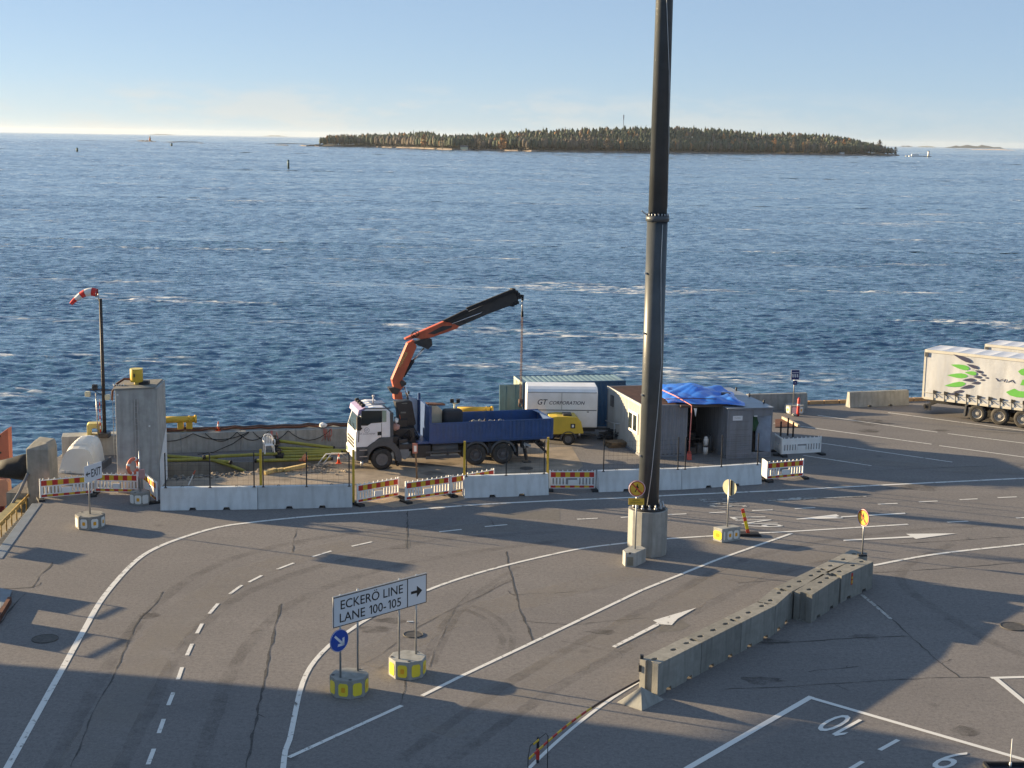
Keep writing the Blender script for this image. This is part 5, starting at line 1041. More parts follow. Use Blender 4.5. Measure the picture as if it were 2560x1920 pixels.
# white trailer
(ox, oy), ea = ((0.840,77.250),0.03491)
t = thing('site_trailer', 'white GT CORPORATION box trailer with rounded roof edges', 'trailer', (ox, oy), ea)
x0, z0 = (-0.028,2.587); x1, z1 = (3.755,0.693); x2, z2 = (3.793,2.636)
Wt = x2 - x0; zt = (z0 + z2) / 2; zb = z1
mb = MB(); mb.prism([(0, zb), (0, zt), (.10, zt + .16), (.40, zt + .26), (1.75, zt + .26), (2.05, zt + .16), (2.15, zt), (2.15, zb)], x0, x2, 'yz'); part('body', mb, WPAINT, t, .05)
mb = MB(); mb.bx(x0 + .05, x2 - .05, -.012, -.002, zb + (zt - zb) * .485, zb + (zt - zb) * .505); mb.bx(x0 + .05, x2 - .05, -.014, -.002, zt - .02, zt + .005); mb.bx(x0 + Wt * .49, x0 + Wt * .495, -.010, -.002, zb + (zt - zb) * .51, zt - .03); part('panel_seam', mb, GREY, t)
mb = MB(); xg, zg = (0.556,1.94); xh, zh = (1.095,2.239); put_text(mb, text_fit('GT', xh - xg, zh - zg, bold=.012, shear=.25), (xg, -.006, zg), (1, 0, 0), (0, 0, 1))
xg, zg = (1.183,1.952); xh, zh = (3.106,2.142); put_text(mb, text_fit('CORPORATION', xh - xg, zh - zg, bold=.012, shear=.25), (xg, -.006, zg), (1, 0, 0), (0, 0, 1)); part('lettering', mb, TEXTN, t)
mb = MB(); xl_, zl_ = (3.268,1.556); mb.bx(xl_ - .05, xl_ + .06, -.03, -.002, zl_ - .02, zl_ + .02); part('handle', mb, DARK, t)
for x in (x0 + 1.3, x0 + 2.2):
    mb = MB(); mb.cyl((x, .05, .33), (x, .28, .33), .33, 20); part('wheel', mb, TYRE, t)
mb = MB(); mb.bx(x0 + .1, x2 - .1, .2, 1.95, zb - .25, zb + .02); mb.bar((x2 - .1, 1.07, .45), (x2 + .9, 1.07, .42), .1, .1); part('chassis', mb, DARK, t)
# compressor
(ox, oy), ea = ((3.040,75.880),0.08727)
t = thing('compressor', 'yellow towable compressor parked behind the blue truck bed', 'compressor', (ox, oy), ea)
CY = mat('compressor_yellow', (.60, .43, .05), .4, var=.08, scale=2, dirt=(.3, .22, .06), damt=.3)
body = [(-1.059,0.738),(-1.02,1.502),(-0.59,1.556),(0.435,1.528),(0.657,1.282),(0.807,0.68),(0.78,0.653),(-0.517,0.617)]
body[0] = (body[2][0] - .45, body[-1][1]); body[1] = (body[2][0] - .40, body[2][1] - .05)
mb = MB(); mb.prism(body, .02, 1.35); part('canopy', mb, CY, t, .05)
mb = MB(); xa, za = (0.098,0.928); xb, zb_ = (0.346,1.173); mb.bx(xa, xb, .0, .022, za, zb_, 0); mb.bx(xa + .07, xb - .07, -.004, -.001, za + .06, zb_ - .05, 1); part('control_panel', mb, [BLACK, WHITE], t)
mb = MB(); xa, za = (0.286,0.982); mb.bx(xa - .55, xa - .1, .3, .9, body[2][1] - .02, body[2][1] + .08); part('vent', mb, DARK, t)
wheel(t, 0, 0.06, .33, .22, RIM, .04); mb = MB(); mb.cyl((0, 1.1, .33), (0, 1.3, .33), .33, 20); part('wheel', mb, TYRE, t)
arch(0, .33, .37, .44, math.radians(0), math.radians(180), .02, .34, GREY, t, 'mudguard')
mb = MB(); xa, za = (0.678,0.407); mb.bx(-1.3, xa, .3, 1.1, .42, body[-1][1] + .02); mb.bar((xa, .7, .5), (xa + .9, .7, .42), .08, .08); part('chassis', mb, DARK, t)
mb = MB(); mb.bx(xa - .1, xa - .02, .27, .30, .5, .72); part('number_plate', mb, WHITE, t)
# grey container with the window
(ox, oy), ea = ((6.690,73.150),0.24435)
GRYC = mat('grey_container_paint', (.20, .21, .235), .55, var=.1, scale=2, dirt=(.13, .13, .14), damt=.6, streak=True)
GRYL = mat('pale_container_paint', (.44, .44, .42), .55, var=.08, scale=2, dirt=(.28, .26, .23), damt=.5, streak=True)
RROOF = mat('rusty_roof', (.15, .075, .05), .8, var=.3, scale=2, dirt=(.07, .05, .04), damt=.6)
t = thing('site_container', 'grey corrugated container with a window in its long side and a rusty roof', 'container', (ox, oy), ea)
container(t, 2.44, 6.0, 2.72, GRYC, RROOF, ('left', 'front'), .03)
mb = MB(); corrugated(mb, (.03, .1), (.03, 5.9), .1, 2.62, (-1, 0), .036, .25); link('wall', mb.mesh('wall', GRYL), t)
mb = MB(); corrugated(mb, (.1, .03), (2.34, .03), .1, 2.62, (0, -1), .04, .235); link('wall', mb.mesh('wall', GRYC), t)
mb = MB(); mb.bx(-.012, .012, .0, 6.0, 2.60, 2.735); part('roof_rail', mb, GRYL, t)
wp = [(2.242,2.387), (0.705,1.471)]
ya, yb = sorted((wp[0][0], wp[1][0])); 
wf = MB(); za, zb_ = 1.05, 2.15; ya, yb = max(.3, ya), yb
wf.bx(-.03, .035, ya, yb, za, zb_); w = part('window', wf, WHITE, t, .01); mb = MB()
for k in range(2): y0 = ya + .15 + (yb - ya - .1) / 2 * k; mb.bx(-.036, -.031, y0, y0 + (yb - ya) / 2 - .2, za + .14, zb_ - .14)
part('pane', mb, GLASS, w)
mb = MB(); mb.bx(-.03, .03, 4.9, 5.35, 1.75, 2.35); part('vent', mb, GREY, t)
# container with the open door
(ox, oy), ea = ((11.030,73.230),0.22689)
t = thing('site_container', 'grey flat panelled container with an open door and a sheet metal roof', 'container', (ox, oy), ea)
c = .09; LxQ, LyQ = 2.46, 6.0; HQ = 2.60
mb = MB()
for x in (0, LxQ - c):
    for y in (0, LyQ - c): mb.bx(x, x + c, y, y + c, 0, HQ)
for z in (0, HQ - c):
    for y in (0, LyQ - c): mb.bx(c, LxQ - c, y, y + c, z + .001, z + c)
    for x in (0, LxQ - c): mb.bx(x, x + c, c, LyQ - c, z + .001, z + c)
part('frame', mb, GRYC, t, .008)
dx0, _z = (1.403,2.158); dx1, _z = (2.372,2.211); _x, dz1 = (1.402,2.184); _x, dz0 = (1.488,0.299)
xw = (1.219,1.952)[0]
mb = MB(); zs = [.10, .32, .55, .78, 1.00, 1.24, 1.48, 1.90, HQ - .1]
for a, b in zip(zs, zs[1:]): 
    mb = MB(); mb.bx(c + .02, xw, .03, .06, a + .012, b); part('front_panel', mb, GRYC, t, .006)
mb = MB(); mb.bx(c, dx0, .05, .07, .1, HQ - .1); mb.bx(dx0, LxQ - c, .03, .06, dz1, HQ - .1); mb.bx(dx0, LxQ - c, .03, .06, .1, max(.12, dz0)); part('front_frame', mb, GRYC, t)
mb = MB(); mb.bar((LxQ - c, -.02, (dz0 + dz1) / 2), (LxQ - c - .62, .42, (dz0 + dz1) / 2), .05, dz1 - dz0); dr = part('door', mb, mat('pale_blue_door', (.27, .33, .43), .5, dirt=(.16, .19, .24), damt=.5), t)
for k in ('l', 'r', 'b'):
    mb = MB()
    if k == 'l': corrugated(mb, (.03, c), (.03, LyQ - c), c, HQ - c, (-1, 0))
    elif k == 'r': corrugated(mb, (LxQ - .03, c), (LxQ - .03, LyQ - c), c, HQ - c, (1, 0))
    else: corrugated(mb, (c, LyQ - .03), (LxQ - c, LyQ - .03), c, HQ - c, (0, 1))
    link('wall', mb.mesh('wall', GRYC), t)
mb = MB(); mb.bx(.05, LxQ - .05, .07, LyQ - .05, .05, .14); part('floor', mb, DARK, t)
SHEET = mat('sheet_roof', (.24, .27, .32), .42, var=.08, scale=1.5, dirt=(.16, .17, .19), damt=.5)
for k in range(5):
    mb = MB(); y0 = -.05 + k * 1.22; mb.bx(-.03, LxQ + .03, y0, y0 + 1.215, HQ + .005 + .002 * (k % 2), HQ + .03 + .002 * (k % 2)); part('roof_sheet', mb, SHEET, t)
mb = MB(); mb.bx(.30, .82, .016, .029, 1.98, 2.22); s_ = part('notice', mb, SIGNW, t); mb = MB(); put_text(mb, text_fit('TYÖMAA', .34, .06), (.38, .012, 2.08), (1, 0, 0), (0, 0, 1)); part('lettering', mb, GREY, s_)
mb = MB(); mb.bx(1.45, 1.62, -.02, .029, 2.16, 2.21); part('outside_lamp', mb, WHITE, t)
for k, y in enumerate((1.1, 3.1, 5.0)): mb = MB(); mb.cyl((LxQ - .05, y, HQ), (LxQ - .05, y, HQ + .22), .05, 8); part('roof_post', mb, DARK, t)
Qm = Matrix.Translation((ox, oy, 0)) @ Matrix.Rotation(ea, 4, 'Z')
mb = MB(); mb.blob((0, 0, .0), (.22, .10, .42), 0, .25, 2, 2); o = solo('green_jacket', mb, mat('green_cloth', (.03, .085, .045), .85), 'dark green jacket hanging inside the open container doorway', 'jacket'); o.location = Qm @ Vector((dx0 + .2, .35, 1.75)); o.rotation_euler = (0, 0, ea)
mb = MB(); mb.bx(-.22, .22, -.3, .3, 0, .82); mb.bx(-.2, .2, -.28, .28, .82, 1.1); o = solo('tool_cabinet', mb, SKIN_DARK, 'dark tool cabinet just inside the open container door', 'cabinet', None, .01); o.location = Qm @ Vector((dx0 + .25, 1.0, .142)); o.rotation_euler = (0, 0, ea)
# lean-to between the containers
kx, ky = 9.10, 73.80
t = thing('lean_to_shed', 'dark open lean-to between the two grey containers under the blue tarpaulin', 'shed', (9.10, 73.55), math.radians(13.5))
mb = MB(); mb.bx(-.5, 2.05, -.10, .12, 2.60, 2.72); part('front_beam', mb, mat('brown_beam', (.085, .06, .05), .8), t)
for k in range(6): mb = MB(); mb.bx(-.05, 1.92, .125 + .9 * k, .125 + .9 * k + .88, 2.66, 2.70); part('roof_board', mb, WOOD, t)
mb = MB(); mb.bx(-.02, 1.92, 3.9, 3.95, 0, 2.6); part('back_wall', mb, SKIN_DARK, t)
Sm = Matrix.Translation((9.10, 73.55, 0)) @ Matrix.Rotation(math.radians(13.5), 4, 'Z')
def in_shed(o, x, y, z=0): o.location = Sm @ Vector((x, y, z)); o.rotation_euler = (0, 0, math.radians(13.5)); return o
mb = MB(); mb.bx(-.5, .5, -.3, .3, .62, .68); 
for x in (-.45, .45):
    for y in (-.25, .25): mb.bx(x - .03, x + .03, y - .03, y + .03, 0, .62)
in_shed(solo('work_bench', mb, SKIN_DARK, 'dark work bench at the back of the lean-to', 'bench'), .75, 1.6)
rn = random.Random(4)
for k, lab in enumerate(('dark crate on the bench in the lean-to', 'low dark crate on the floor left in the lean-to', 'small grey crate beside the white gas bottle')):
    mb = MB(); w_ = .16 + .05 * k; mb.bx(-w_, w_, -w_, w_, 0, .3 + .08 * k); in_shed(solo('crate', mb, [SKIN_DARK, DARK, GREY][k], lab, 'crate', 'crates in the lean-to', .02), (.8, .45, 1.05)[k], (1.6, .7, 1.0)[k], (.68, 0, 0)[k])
t = thing('gas_bottle', 'white gas bottle with a dark waist in front of the lean-to', 'gas bottle', Sm @ Vector((1.18, .55, 0))); mb = MB(); mb.tube([(0, 0, 0), (0, 0, .36), (0, 0, .38)], [.13, .13, .11], 14); mb.tube([(0, 0, .46), (0, 0, .78), (0, 0, .9), (0, 0, .94)], [.13, .13, .08, .04], 14); part('shell', mb, WHITE, t); mb = MB(); mb.cyl((0, 0, .37), (0, 0, .47), .118, 14); part('waist', mb, DARK, t); mb = MB(); mb.cyl((0, 0, .93), (0, 0, 1.03), .05, 8); part('valve', mb, DARK, t)
mb = MB(); mb.cyl((0, 0, 0), (0, 0, .9), .11, 14); mb.cyl((0, 0, .9), (0, 0, 1.0), .05, 8); in_shed(solo('gas_bottle', mb, GREY, 'dark grey gas bottle right of the white one', 'gas bottle'), 1.5, .75)
mb = MB(); mb.prism([(-.09, .22), (.07, .20), (.02, -.22)], -.02, .02); in_shed(solo('white_pennant', mb, WHITE, 'small white pennant hanging under the lean-to beam', 'pennant'), .28, -.14, 2.35)
# blue tarpaulin
def tarp():
    a, b, c_, d_ = Vector((8.0, 73.62, 2.78)), Vector((11.95, 73.62, 2.72)), Vector((11.75, 77.6, 2.76)), Vector((7.4, 78.6, 2.80)); n = 56; vs = []
    rsd = random.Random(2); pk = [(rsd.uniform(0, 1), rsd.uniform(0, 1), rsd.uniform(.05, .16), rsd.uniform(.03, .22)) for _ in range(34)]
    for j in range(n + 1):
        for i in range(n + 1):
            u, v = i / n, j / n; p = a.lerp(b, u).lerp(d_.lerp(c_, u), v); e = min(u, 1 - u, v, 1 - v)
            h = sum(hh * math.exp(-((u - x) ** 2 + (v - y) ** 2) / (s * s)) for x, y, s, hh in pk) * .55 + .33 * math.exp(-((u - .42) ** 2 / .12 + (v - .62) ** 2 / .10))
            h += .09 * abs(math.sin(9 * u + 5 * v + 2 * math.sin(7 * v))) + .06 * abs(math.sin(13 * u - 10 * v + math.sin(7 * v))) + .012 * abs(math.sin(31 * u + 19 * v))
            k = min(1, e * 7); vs.append((p.x + .10 * math.sin(9 * v) * (1 if i in (0, n) else 0), p.y + .12 * math.sin(11 * u) * (1 if j in (0, n) else 0), p.z + h * (.12 + .88 * k)))
    fs = [(j * (n + 1) + i, j * (n + 1) + i + 1, (j + 1) * (n + 1) + i + 1, (j + 1) * (n + 1) + i) for j in range(n) for i in range(n)]
    mb = MB(); mb.add(vs, fs, 0, True); return mb
o = solo('tarpaulin', tarp(), mat('blue_tarpaulin', (.022, .14, .60), .27, var=.15, scale=2, dirt=(.06, .25, .72), damt=.5, spec=.6), 'crumpled bright blue tarpaulin over the roofs of the two grey containers', 'tarpaulin')
PNK = mat('pink_strap', (.62, .20, .17), .6)
s1 = (9.141,72.979,2.8); s0 = (7.819,75.621,3.15); s2 = (s1[0] - .05, s1[1] - .12, .30)
t = thing('lashing_strap', 'pink strap running over the tarpaulin and down the container corner to a red weight', 'strap', (0, 0, 0)); mb = MB(); mb.tube([s0, Vector(s0).lerp(Vector(s1), .5) + Vector((0, 0, .05)), s1, (s1[0], s1[1] - .1, 2.55), (s2[0], s2[1], 1.2), s2], .028, 6); part('strap', mb, PNK, t); mb = MB(); mb.bx(s2[0] - .12, s2[0] + .12, s2[1] - .1, s2[1] + .1, .0, .30); mb.torus((s2[0], s2[1], .36), (0, 1, 0), .08, .03, 12, 6); part('weight', mb, mat('red_weight', (.55, .10, .08), .6), t, .03)
mb = MB(); mb.tube([(7.643,73.759,2.95), (8.995,73.785,3.02), (10.524,73.94,2.98)], .02, 6); solo('brown_batten', mb, RUST, 'thin brown batten lying across the blue tarpaulin', 'batten')
mb = MB(); mb.bx(-.25, .25, -.2, .2, 0, .28); o = solo('roof_weight', mb, DARK, 'dark weight holding the right edge of the tarpaulin', 'weight', None, .05); o.location = (11.237,75.597,2.75)
# clutter left of the grey container
x, y = (5.607,75.93)
for k, lab in enumerate(('weathered pallet lying in the shade left of the grey container', 'second pallet stacked on the weathered one')):
    t = thing('pallet', lab, 'pallet', (x + .06 * k, y - .05 * k, .145 * k), .3 + .12 * k, 'pallets in the shade')
    for j in range(6): mb = MB(); mb.bx(-.6, .6, -.4 + .14 * j, -.4 + .14 * j + .10, .122, .144); part('slat', mb, WOOD, t)
    mb = MB()
    for yy in (-.4, -.05, .30): mb.bx(-.6, .6, yy, yy + .1, 0, .12)
    part('bearer', mb, WOOD, t)
t = thing('handrail', 'pale tubular handrail in the shade left of the grey container', 'railing', (5.988,76.745)); mb = MB(); mb.tube([(-.9, .9, 1.05), (-.45, .35, 1.0), (0, 0, 1.0), (.25, .1, 1.02)], .03, 8); part('top_rail', mb, STEEL, t)
for x, y in ((-.45, .35), (0, 0)): mb = MB(); mb.tube([(x, y, 0), (x, y, 1.0)], .028, 8); part('upright', mb, STEEL, t)
mb = MB(); rn = random.Random(9)
for k in range(26): mb.bar((rn.uniform(-.9, .9), rn.uniform(-.5, .5), .05 + .02 * k), (rn.uniform(-.9, .9), rn.uniform(-.5, .5), .05 + .02 * k), .07, .05)
o = solo('scrap_heap', mb, DARK, 'tangled dark scrap lying behind the pallets', 'scrap heap'); xx, yy = (5.55,77.512); o.location = (xx, yy, 0)
# right of the shed
mb = MB(); q = [(15.467,84.123), (15.912,84.261), (16.388,81.944), (15.049,81.74)]; mb.prism(q, 0.002, .05, 'xy'); solo('steel_plate', mb, RUST, 'rust brown steel plate on the ground right of the shed', 'steel plate')
mb = MB(); pa, pb = (15.931,84.263), (16.407,81.85); mb.bar((*pa, .12), (*pb, .12), .14, .14); solo('timber_beam', mb, mat('pale_timber', (.46, .38, .29), .8, var=.2), 'pale timber beam along the edge of the rusty plate', 'timber beam')
for k, (p, h, lab) in enumerate((((14.801,78.691), .95, 'short black post left behind the plain white barricade'), ((15.351,79.539), 1.0, 'short black post farthest behind the plain white barricade'), ((15.542,79.016), .85, 'short black post right behind the plain white barricade'))): mb = MB(); mb.bx(-.04, .04, -.04, .04, 0, h); o = solo('black_post', mb, BLACK, lab, 'post', 'short black posts'); o.location = (*p, 0)
# ------------------------------------------------------------------ parapet wall at the sea and what lies on it
pa, pb = (-22.4, 71.25), (-3.0, 75.95)
aw = angd(pa, pb); Lw = math.dist(pa, pb)
t = thing('parapet_wall', 'low grey concrete parapet wall along the sea behind the pipes', 'wall', pa, aw)
x = 0; k = 0
for w in (3.2, 2.6, 3.0, 2.8, 3.1, 2.7, 2.56):
    mb = MB(); mb.bx(x, x + w - .015, 0, 1.05, -.3, 1.0 + .006 * (k % 2)); part('wall_segment', mb, CONC, t, .015); x += w; k += 1
Wm = Matrix.Translation((*pa, 0)) @ Matrix.Rotation(aw, 4, 'Z')
def wl(x, y, z): return Wm @ Vector((x, y, z))
def wx(p): return (Wm.inverted() @ Vector((*p, 0))).x
rn = random.Random(12)
for k, (y, r, m_, lab) in enumerate(((.35, .05, RUST, 'long rust brown hose lying on top of the parapet wall'), (.55, .045, BLACK, 'long black hose lying on top of the parapet wall'), (.78, .06, mat('brown_hose', (.10, .06, .05), .7), 'thick brown hose at the sea side of the parapet wall'))):
    mb = MB(); pts = [(3.5 + i * .42, y + rn.uniform(-.06, .06), 1.03 + r + rn.uniform(0, .10) * (i % 3 == 0)) for i in range(38)]; mb.tube([wl(*p) for p in pts], r, 6); solo('hose', mb, m_, lab, 'hose', 'hoses on the parapet')
for k, (xs, lab) in enumerate((((4.0, 6.4, 9.2), 'black cable sagging on the wall left of the chair'), ((7.0, 8.6, 10.2), 'black cable loop sagging on the wall behind the chair'), ((9.4, 11.2, 13.4), 'black cable hanging on the wall right of the chair'))):
    mb = MB(); pts = []
    for a, b in zip(xs, xs[1:]):
        for i in range(9): f = i / 8; pts.append(wl(a + (b - a) * f, -.03, .98 - .45 * 4 * f * (1 - f) * (.8 + .2 * k)))
    mb.tube(pts, .018, 5); solo('cable', mb, BLACK, lab, 'cable', 'cables on the parapet')
mb = MB(); p_ = wl(9.2, -.04, .95); mb.tube([p_, wl(8.4, -.06, .4), wl(7.4, -.25, .02), wl(6.6, -.6, .02)], .02, 5); solo('cable', mb, BLACK, 'black cable running from the wall top down to the slab', 'cable', 'cables on the parapet')
PINKR = mat('pink_rope', (.55, .16, .13), .8)
mb = MB()
for k in range(9): x = 13.2 + rn.uniform(-.25, .25); mb.tube([wl(x, -.02, 1.03), wl(x + rn.uniform(-.1, .1), -.06, .7), wl(x + rn.uniform(-.15, .15), -.05, .25 + rn.uniform(0, .4))], .012, 4)
solo('rope_tangle', mb, PINKR, 'pink rope tangle hanging over the wall', 'rope'); mb = MB(); mb.blob((0, 0, 0), (.25, .16, .15), 0, .3, 1, 3); o = solo('white_bundle', mb, WHITE, 'crumpled white bundle on the wall above the pink rope', 'bundle'); o.location = wl(13.0, .2, 1.15)
mb = MB(); mb.tube([wl(10.35, -.03, 1.0), wl(10.35, -.05, .35)], .05, 6); mb.tube([wl(10.6, -.03, .9), wl(10.75, -.06, .3)], .02, 5); solo('rope_tangle', mb, PINKR, 'short red rope end hanging by the pipe valves', 'rope')
def cone(p, h, lab):
    t = thing('traffic_cone', lab, 'traffic cone', p, 0, 'traffic cones'); m1 = mat('cone_orange', (.68, .11, .04), .5); mb = MB(); mb.bx(-h * .26, h * .26, -h * .26, h * .26, 0, h * .05); part('base', mb, m1, t); mb = MB(); mb.tube([(0, 0, h * .05), (0, 0, h * .97)], [h * .17, h * .04], 14); part('cone', mb, m1, t)
    mb = MB(); mb.tube([(0, 0, h * .42), (0, 0, h * .66)], [h * .127, h * .092], 14); part('white_band', mb, WHITE, t)
cone(wl(wx((-14.976,73.235)), .35, 1.02), .5, 'orange and white traffic cone on the parapet wall'); cone((-8.527,70.712), .52, 'orange traffic cone on the ground in front of the truck cab')
def pipe_bollard(xa, xb, y, z0, lab, r=.17, ortho=None):
    t = thing('mooring_rail', lab, 'mooring rail', (0, 0, 0), 0, 'yellow mooring rails'); P = ortho or wl
    mb = MB(); mb.cyl(P(xa, y, z0 + .62), P(xb, y, z0 + .62), r, 18); part('rail', mb, YELP, t); mb = MB(); mb.cyl(P(xb, y, z0 + .62), P(xb + .12, y, z0 + .62), r * 1.25, 18); mb.cyl(P(xb - .28, y, z0 + .62), P(xb - .22, y, z0 + .62), r * 1.12, 18); part('end_flange', mb, YELP, t)
    for f in (.12, .62, .86): mb = MB(); x = xa + (xb - xa) * f; a, b = P(x, y, z0), P(x, y, z0 + .6); mb.bar(a, b, .30, .16); part('leg', mb, YELP, t, .02)
pipe_bollard(wx((-17.905,72.532)), wx((-16.063,72.679)), .55, 1.0, 'thick yellow mooring rail on the wall right of the concrete tower')
pipe_bollard(-3.0, -1.15, 79.6, .55, 'yellow rail seen above the truck bed', .14, lambda x, y, z: Vector((x, y + (x + 3) * .1, z)))
mb = MB(); mb.bx(-3.2, -.9, 79.3, 80.4, 0, .56); solo('concrete_plinth', mb, CONC, 'concrete plinth behind the truck bed under the yellow rail', 'plinth')
t = thing('small_lamp_post', 'short yellowish post with two dark lamps behind the truck bed', 'lamp post', (-3.12, 78.4, 0)); mb = MB(); mb.cyl((0, 0, 0), (0, 0, 1.78), .05, 8); mb.bar((-.12, 0, 1.72), (.2, 0, 1.72), .06, .06); part('post', mb, CREAM, t)
for x in (-.14, .2): mb = MB(); mb.bx(x - .1, x + .1, -.1, .1, 1.76, 1.96); part('lamp', mb, BLACK, t, .02)
t = thing('yellow_bollard', 'yellow arched mooring bollard beside the windsock pole', 'bollard', wl(wx((-20.806,71.361)), .45, 1.0), aw); PY = mat('pale_yellow_paint', (.60, .50, .16), .5, var=.12, dirt=(.35, .25, .08), damt=.4)
mb = MB(); mb.prism([(-.36, 0), (-.36, .52), (-.28, .60), (.28, .60), (.36, .52), (.36, 0), (.15, 0), (.15, .28), (.08, .36), (-.08, .36), (-.15, .28), (-.15, 0)], -.3, .3); part('body', mb, PY, t, .03)

# windsock
bx0 = (-20.312,71.49); pz0 = 1.0
t = thing('windsock', 'red and white windsock blowing left on a tall dark pole', 'windsock', (*bx0, pz0)); hP = 6.928
mb = MB(); mb.tube([(0, 0, 0), (0, 0, hP)], [.095, .08], 12); part('pole', mb, mat('dark_brown_pole', (.045, .035, .03), .6), t); mb = MB(); mb.bx(-.25, .25, -.25, .25, -.02, .22); part('pole_base', mb, DARK, t, .02)
mb = MB(); mb.cyl((-.10, 0, hP - .1), (-.10, 0, hP + .36), .02, 6); mb.torus((-.17, 0, hP + .30), (1, 0, 0), .20, .02, 18, 6); part('swivel_ring', mb, STEEL, t)
ctr = [(-.17, hP + .30), (-.40, hP + .34), (-.65, hP + .31), (-.90, hP + .20), (-1.13, hP + .03), (-1.33, hP - .13), (-1.46, hP - .28)]; rr_ = [.205, .20, .185, .16, .135, .115, .09]
pts = smooth_line(ctr, .07); n = len(pts); colr = [mat('windsock_red', (.62, .045, .04), .8), mat('windsock_white', (.72, .70, .68), .8)]
for s_ in range(5):
    i0, i1 = int((n - 1) * s_ / 5), int((n - 1) * (s_ + 1) / 5); mb = MB(); mb.tube([(x, .02 * math.sin(i + x * 9), z) for i, (x, z) in enumerate(pts[i0:i1 + 1])], [np.interp(i, np.linspace(0, n - 1, 7), rr_) for i in range(i0, i1 + 1)], 14, 0, False); o = part('sock_band', mb, colr[s_ % 2], t)
zA = hP - 4.55; mb = MB(); mb.bar((-.65, 0, zA), (.45, 0, zA), .05, .05); mb.bar((-.55, 0, zA), (-.1, 0, zA - .25), .03, .03); part('cross_arm', mb, DARK, t)
for x, z, m_, nm in ((-.78, -.22, CREAM, 'floodlight'), (-.42, .14, DARK, 'floodlight'), (.20, -.36, CREAM, 'junction_box')): mb = MB(); mb.bx(x - .12, x + .12, -.12, .12, zA + z - .13, zA + z + .13); part(nm, mb, m_, t, .03)
t = thing('cable_ladder', 'thin steel cable ladder between the windsock pole and the tower', 'ladder', (bx0[0] + .62, bx0[1] - .3, .0)); mb = MB()
for x in (-.09, .09): mb.bx(x - .012, x + .012, -.02, .02, 0, hP - 3.9)
part('stile', mb, STEEL, t); mb = MB()
for k in range(24): mb.bx(-.08, .08, -.01, .01, .4 + .2 * k, .415 + .2 * k)
part('rung', mb, STEEL, t, kind='stuff')
t = thing('marker_pole', 'thin pole with a red and white chain beside the windsock pole', 'pole', (bx0[0] - .36, bx0[1] + .1, 1.0)); mb = MB(); mb.cyl((0, 0, 0), (-.05, 0, 2.2), .03, 8); part('pole', mb, STEEL, t); mb = MB()
for k in range(10): mb.bx(.10, .15, -.02, .02, .2 + .17 * k, .36 + .17 * k, k % 2)
part('chain', mb, [colr[0], WHITE], t)

# ------------------------------------------------------------------ concrete tower
t = thing('concrete_tower', 'tall square concrete tower with a yellow drum on top', 'tower', (-.46, 1.78, -.31))
tw = [(-17.22, 62.25), (-15.52, 62.95), (-15.68, 65.2), (-17.45, 64.6)]
mb = MB(); mb.prism(tw, 0, 5.0, 'xy'); part('shaft', mb, CONC, t, .03)
mb = MB(); mb.prism([(-17.30, 62.17), (-15.60, 62.86), (-15.76, 65.1), (-17.52, 64.52)], 5.0, 5.07, 'xy'); part('cap_slab', mb, CONCD, t, .02)
cx, cy = -16.55, 63.45
mb = MB(); mb.cyl((cx, cy, 5.20), (cx, cy, 5.78), .285, 24); dr = part('drum', mb, YELP, t, .01); mb = MB(); mb.cyl((cx, cy, 5.781), (cx, cy, 5.80), .29, 24); part('drum_lid', mb, PY, dr); mb = MB(); mb.bx(cx - .05, cx, cy - .33, cy - .28, 5.45, 5.60); part('latch', mb, DARK, dr); mb = MB(); mb.cyl((cx, cy, 5.07), (cx, cy, 5.2), .12, 12); part('drum_foot', mb, PY, dr)
mb = MB(); mb.bx(cx - .02, cx + .55, cy - .05, cy + .25, 5.07, 5.24); part('motor', mb, DARK, t, .03)
mb = MB(); mb.tube([(cx - .1, cy, 5.3), (cx - .55, cy - .05, 5.32), (cx - .85, cy - .2, 5.12), (cx - 1.0, cy - .4, 4.8), (cx - 1.02, cy - .45, 4.4)], .05, 8); part('cable_hose', mb, RUST, t)
mb = MB()
for k in range(5): a = cx - .45 - .11 * k; mb.bar((a, cy - .5, 5.09), (a - .12, cy - .15, 5.09), .05, .04)
part('cable_clamp', mb, STEEL, t)
lx0, ly0 = on_line(tw[0], tw[1], .49); dxx, dyy = math.cos(.39), math.sin(.39); lp = []
mb = MB()
for s_ in (-.07, .07): mb.bar((lx0 + dxx * s_ + .02, ly0 + dyy * s_ - .06, .4), (lx0 + dxx * s_ + .02, ly0 + dyy * s_ - .06, 4.55), .035, .03)
lad = part('cable_tray', mb, STEEL, t); mb = MB()
for k in range(14): z = .6 + .28 * k; mb.bar((lx0 - dxx * .07 + .02, ly0 - dyy * .07 - .06, z), (lx0 + dxx * .07 + .02, ly0 + dyy * .07 - .06, z), .02, .02)
part('tray_rung', mb, STEEL, lad)
for f, z in ((.06, 4.75), (.80, 3.25)): x, y = on_line(tw[0], tw[1], f); mb = MB(); mb.bx(x - .035, x + .035, y - .02, y + .01, z, z + .07); part('white_tag', mb, WHITE, t)
x, y = on_line(tw[1], tw[2], .5); mb = MB(); mb.add([(tw[1][0] + .012, tw[1][1] + .15, .01), (tw[2][0] + .012, tw[2][1], .01), (tw[2][0] + .012, tw[2][1], 2.9), (tw[1][0] + .012, tw[1][1] + .15, 1.6)], [(0, 1, 2, 3)]); part('painted_patch', mb, CONCW, t)
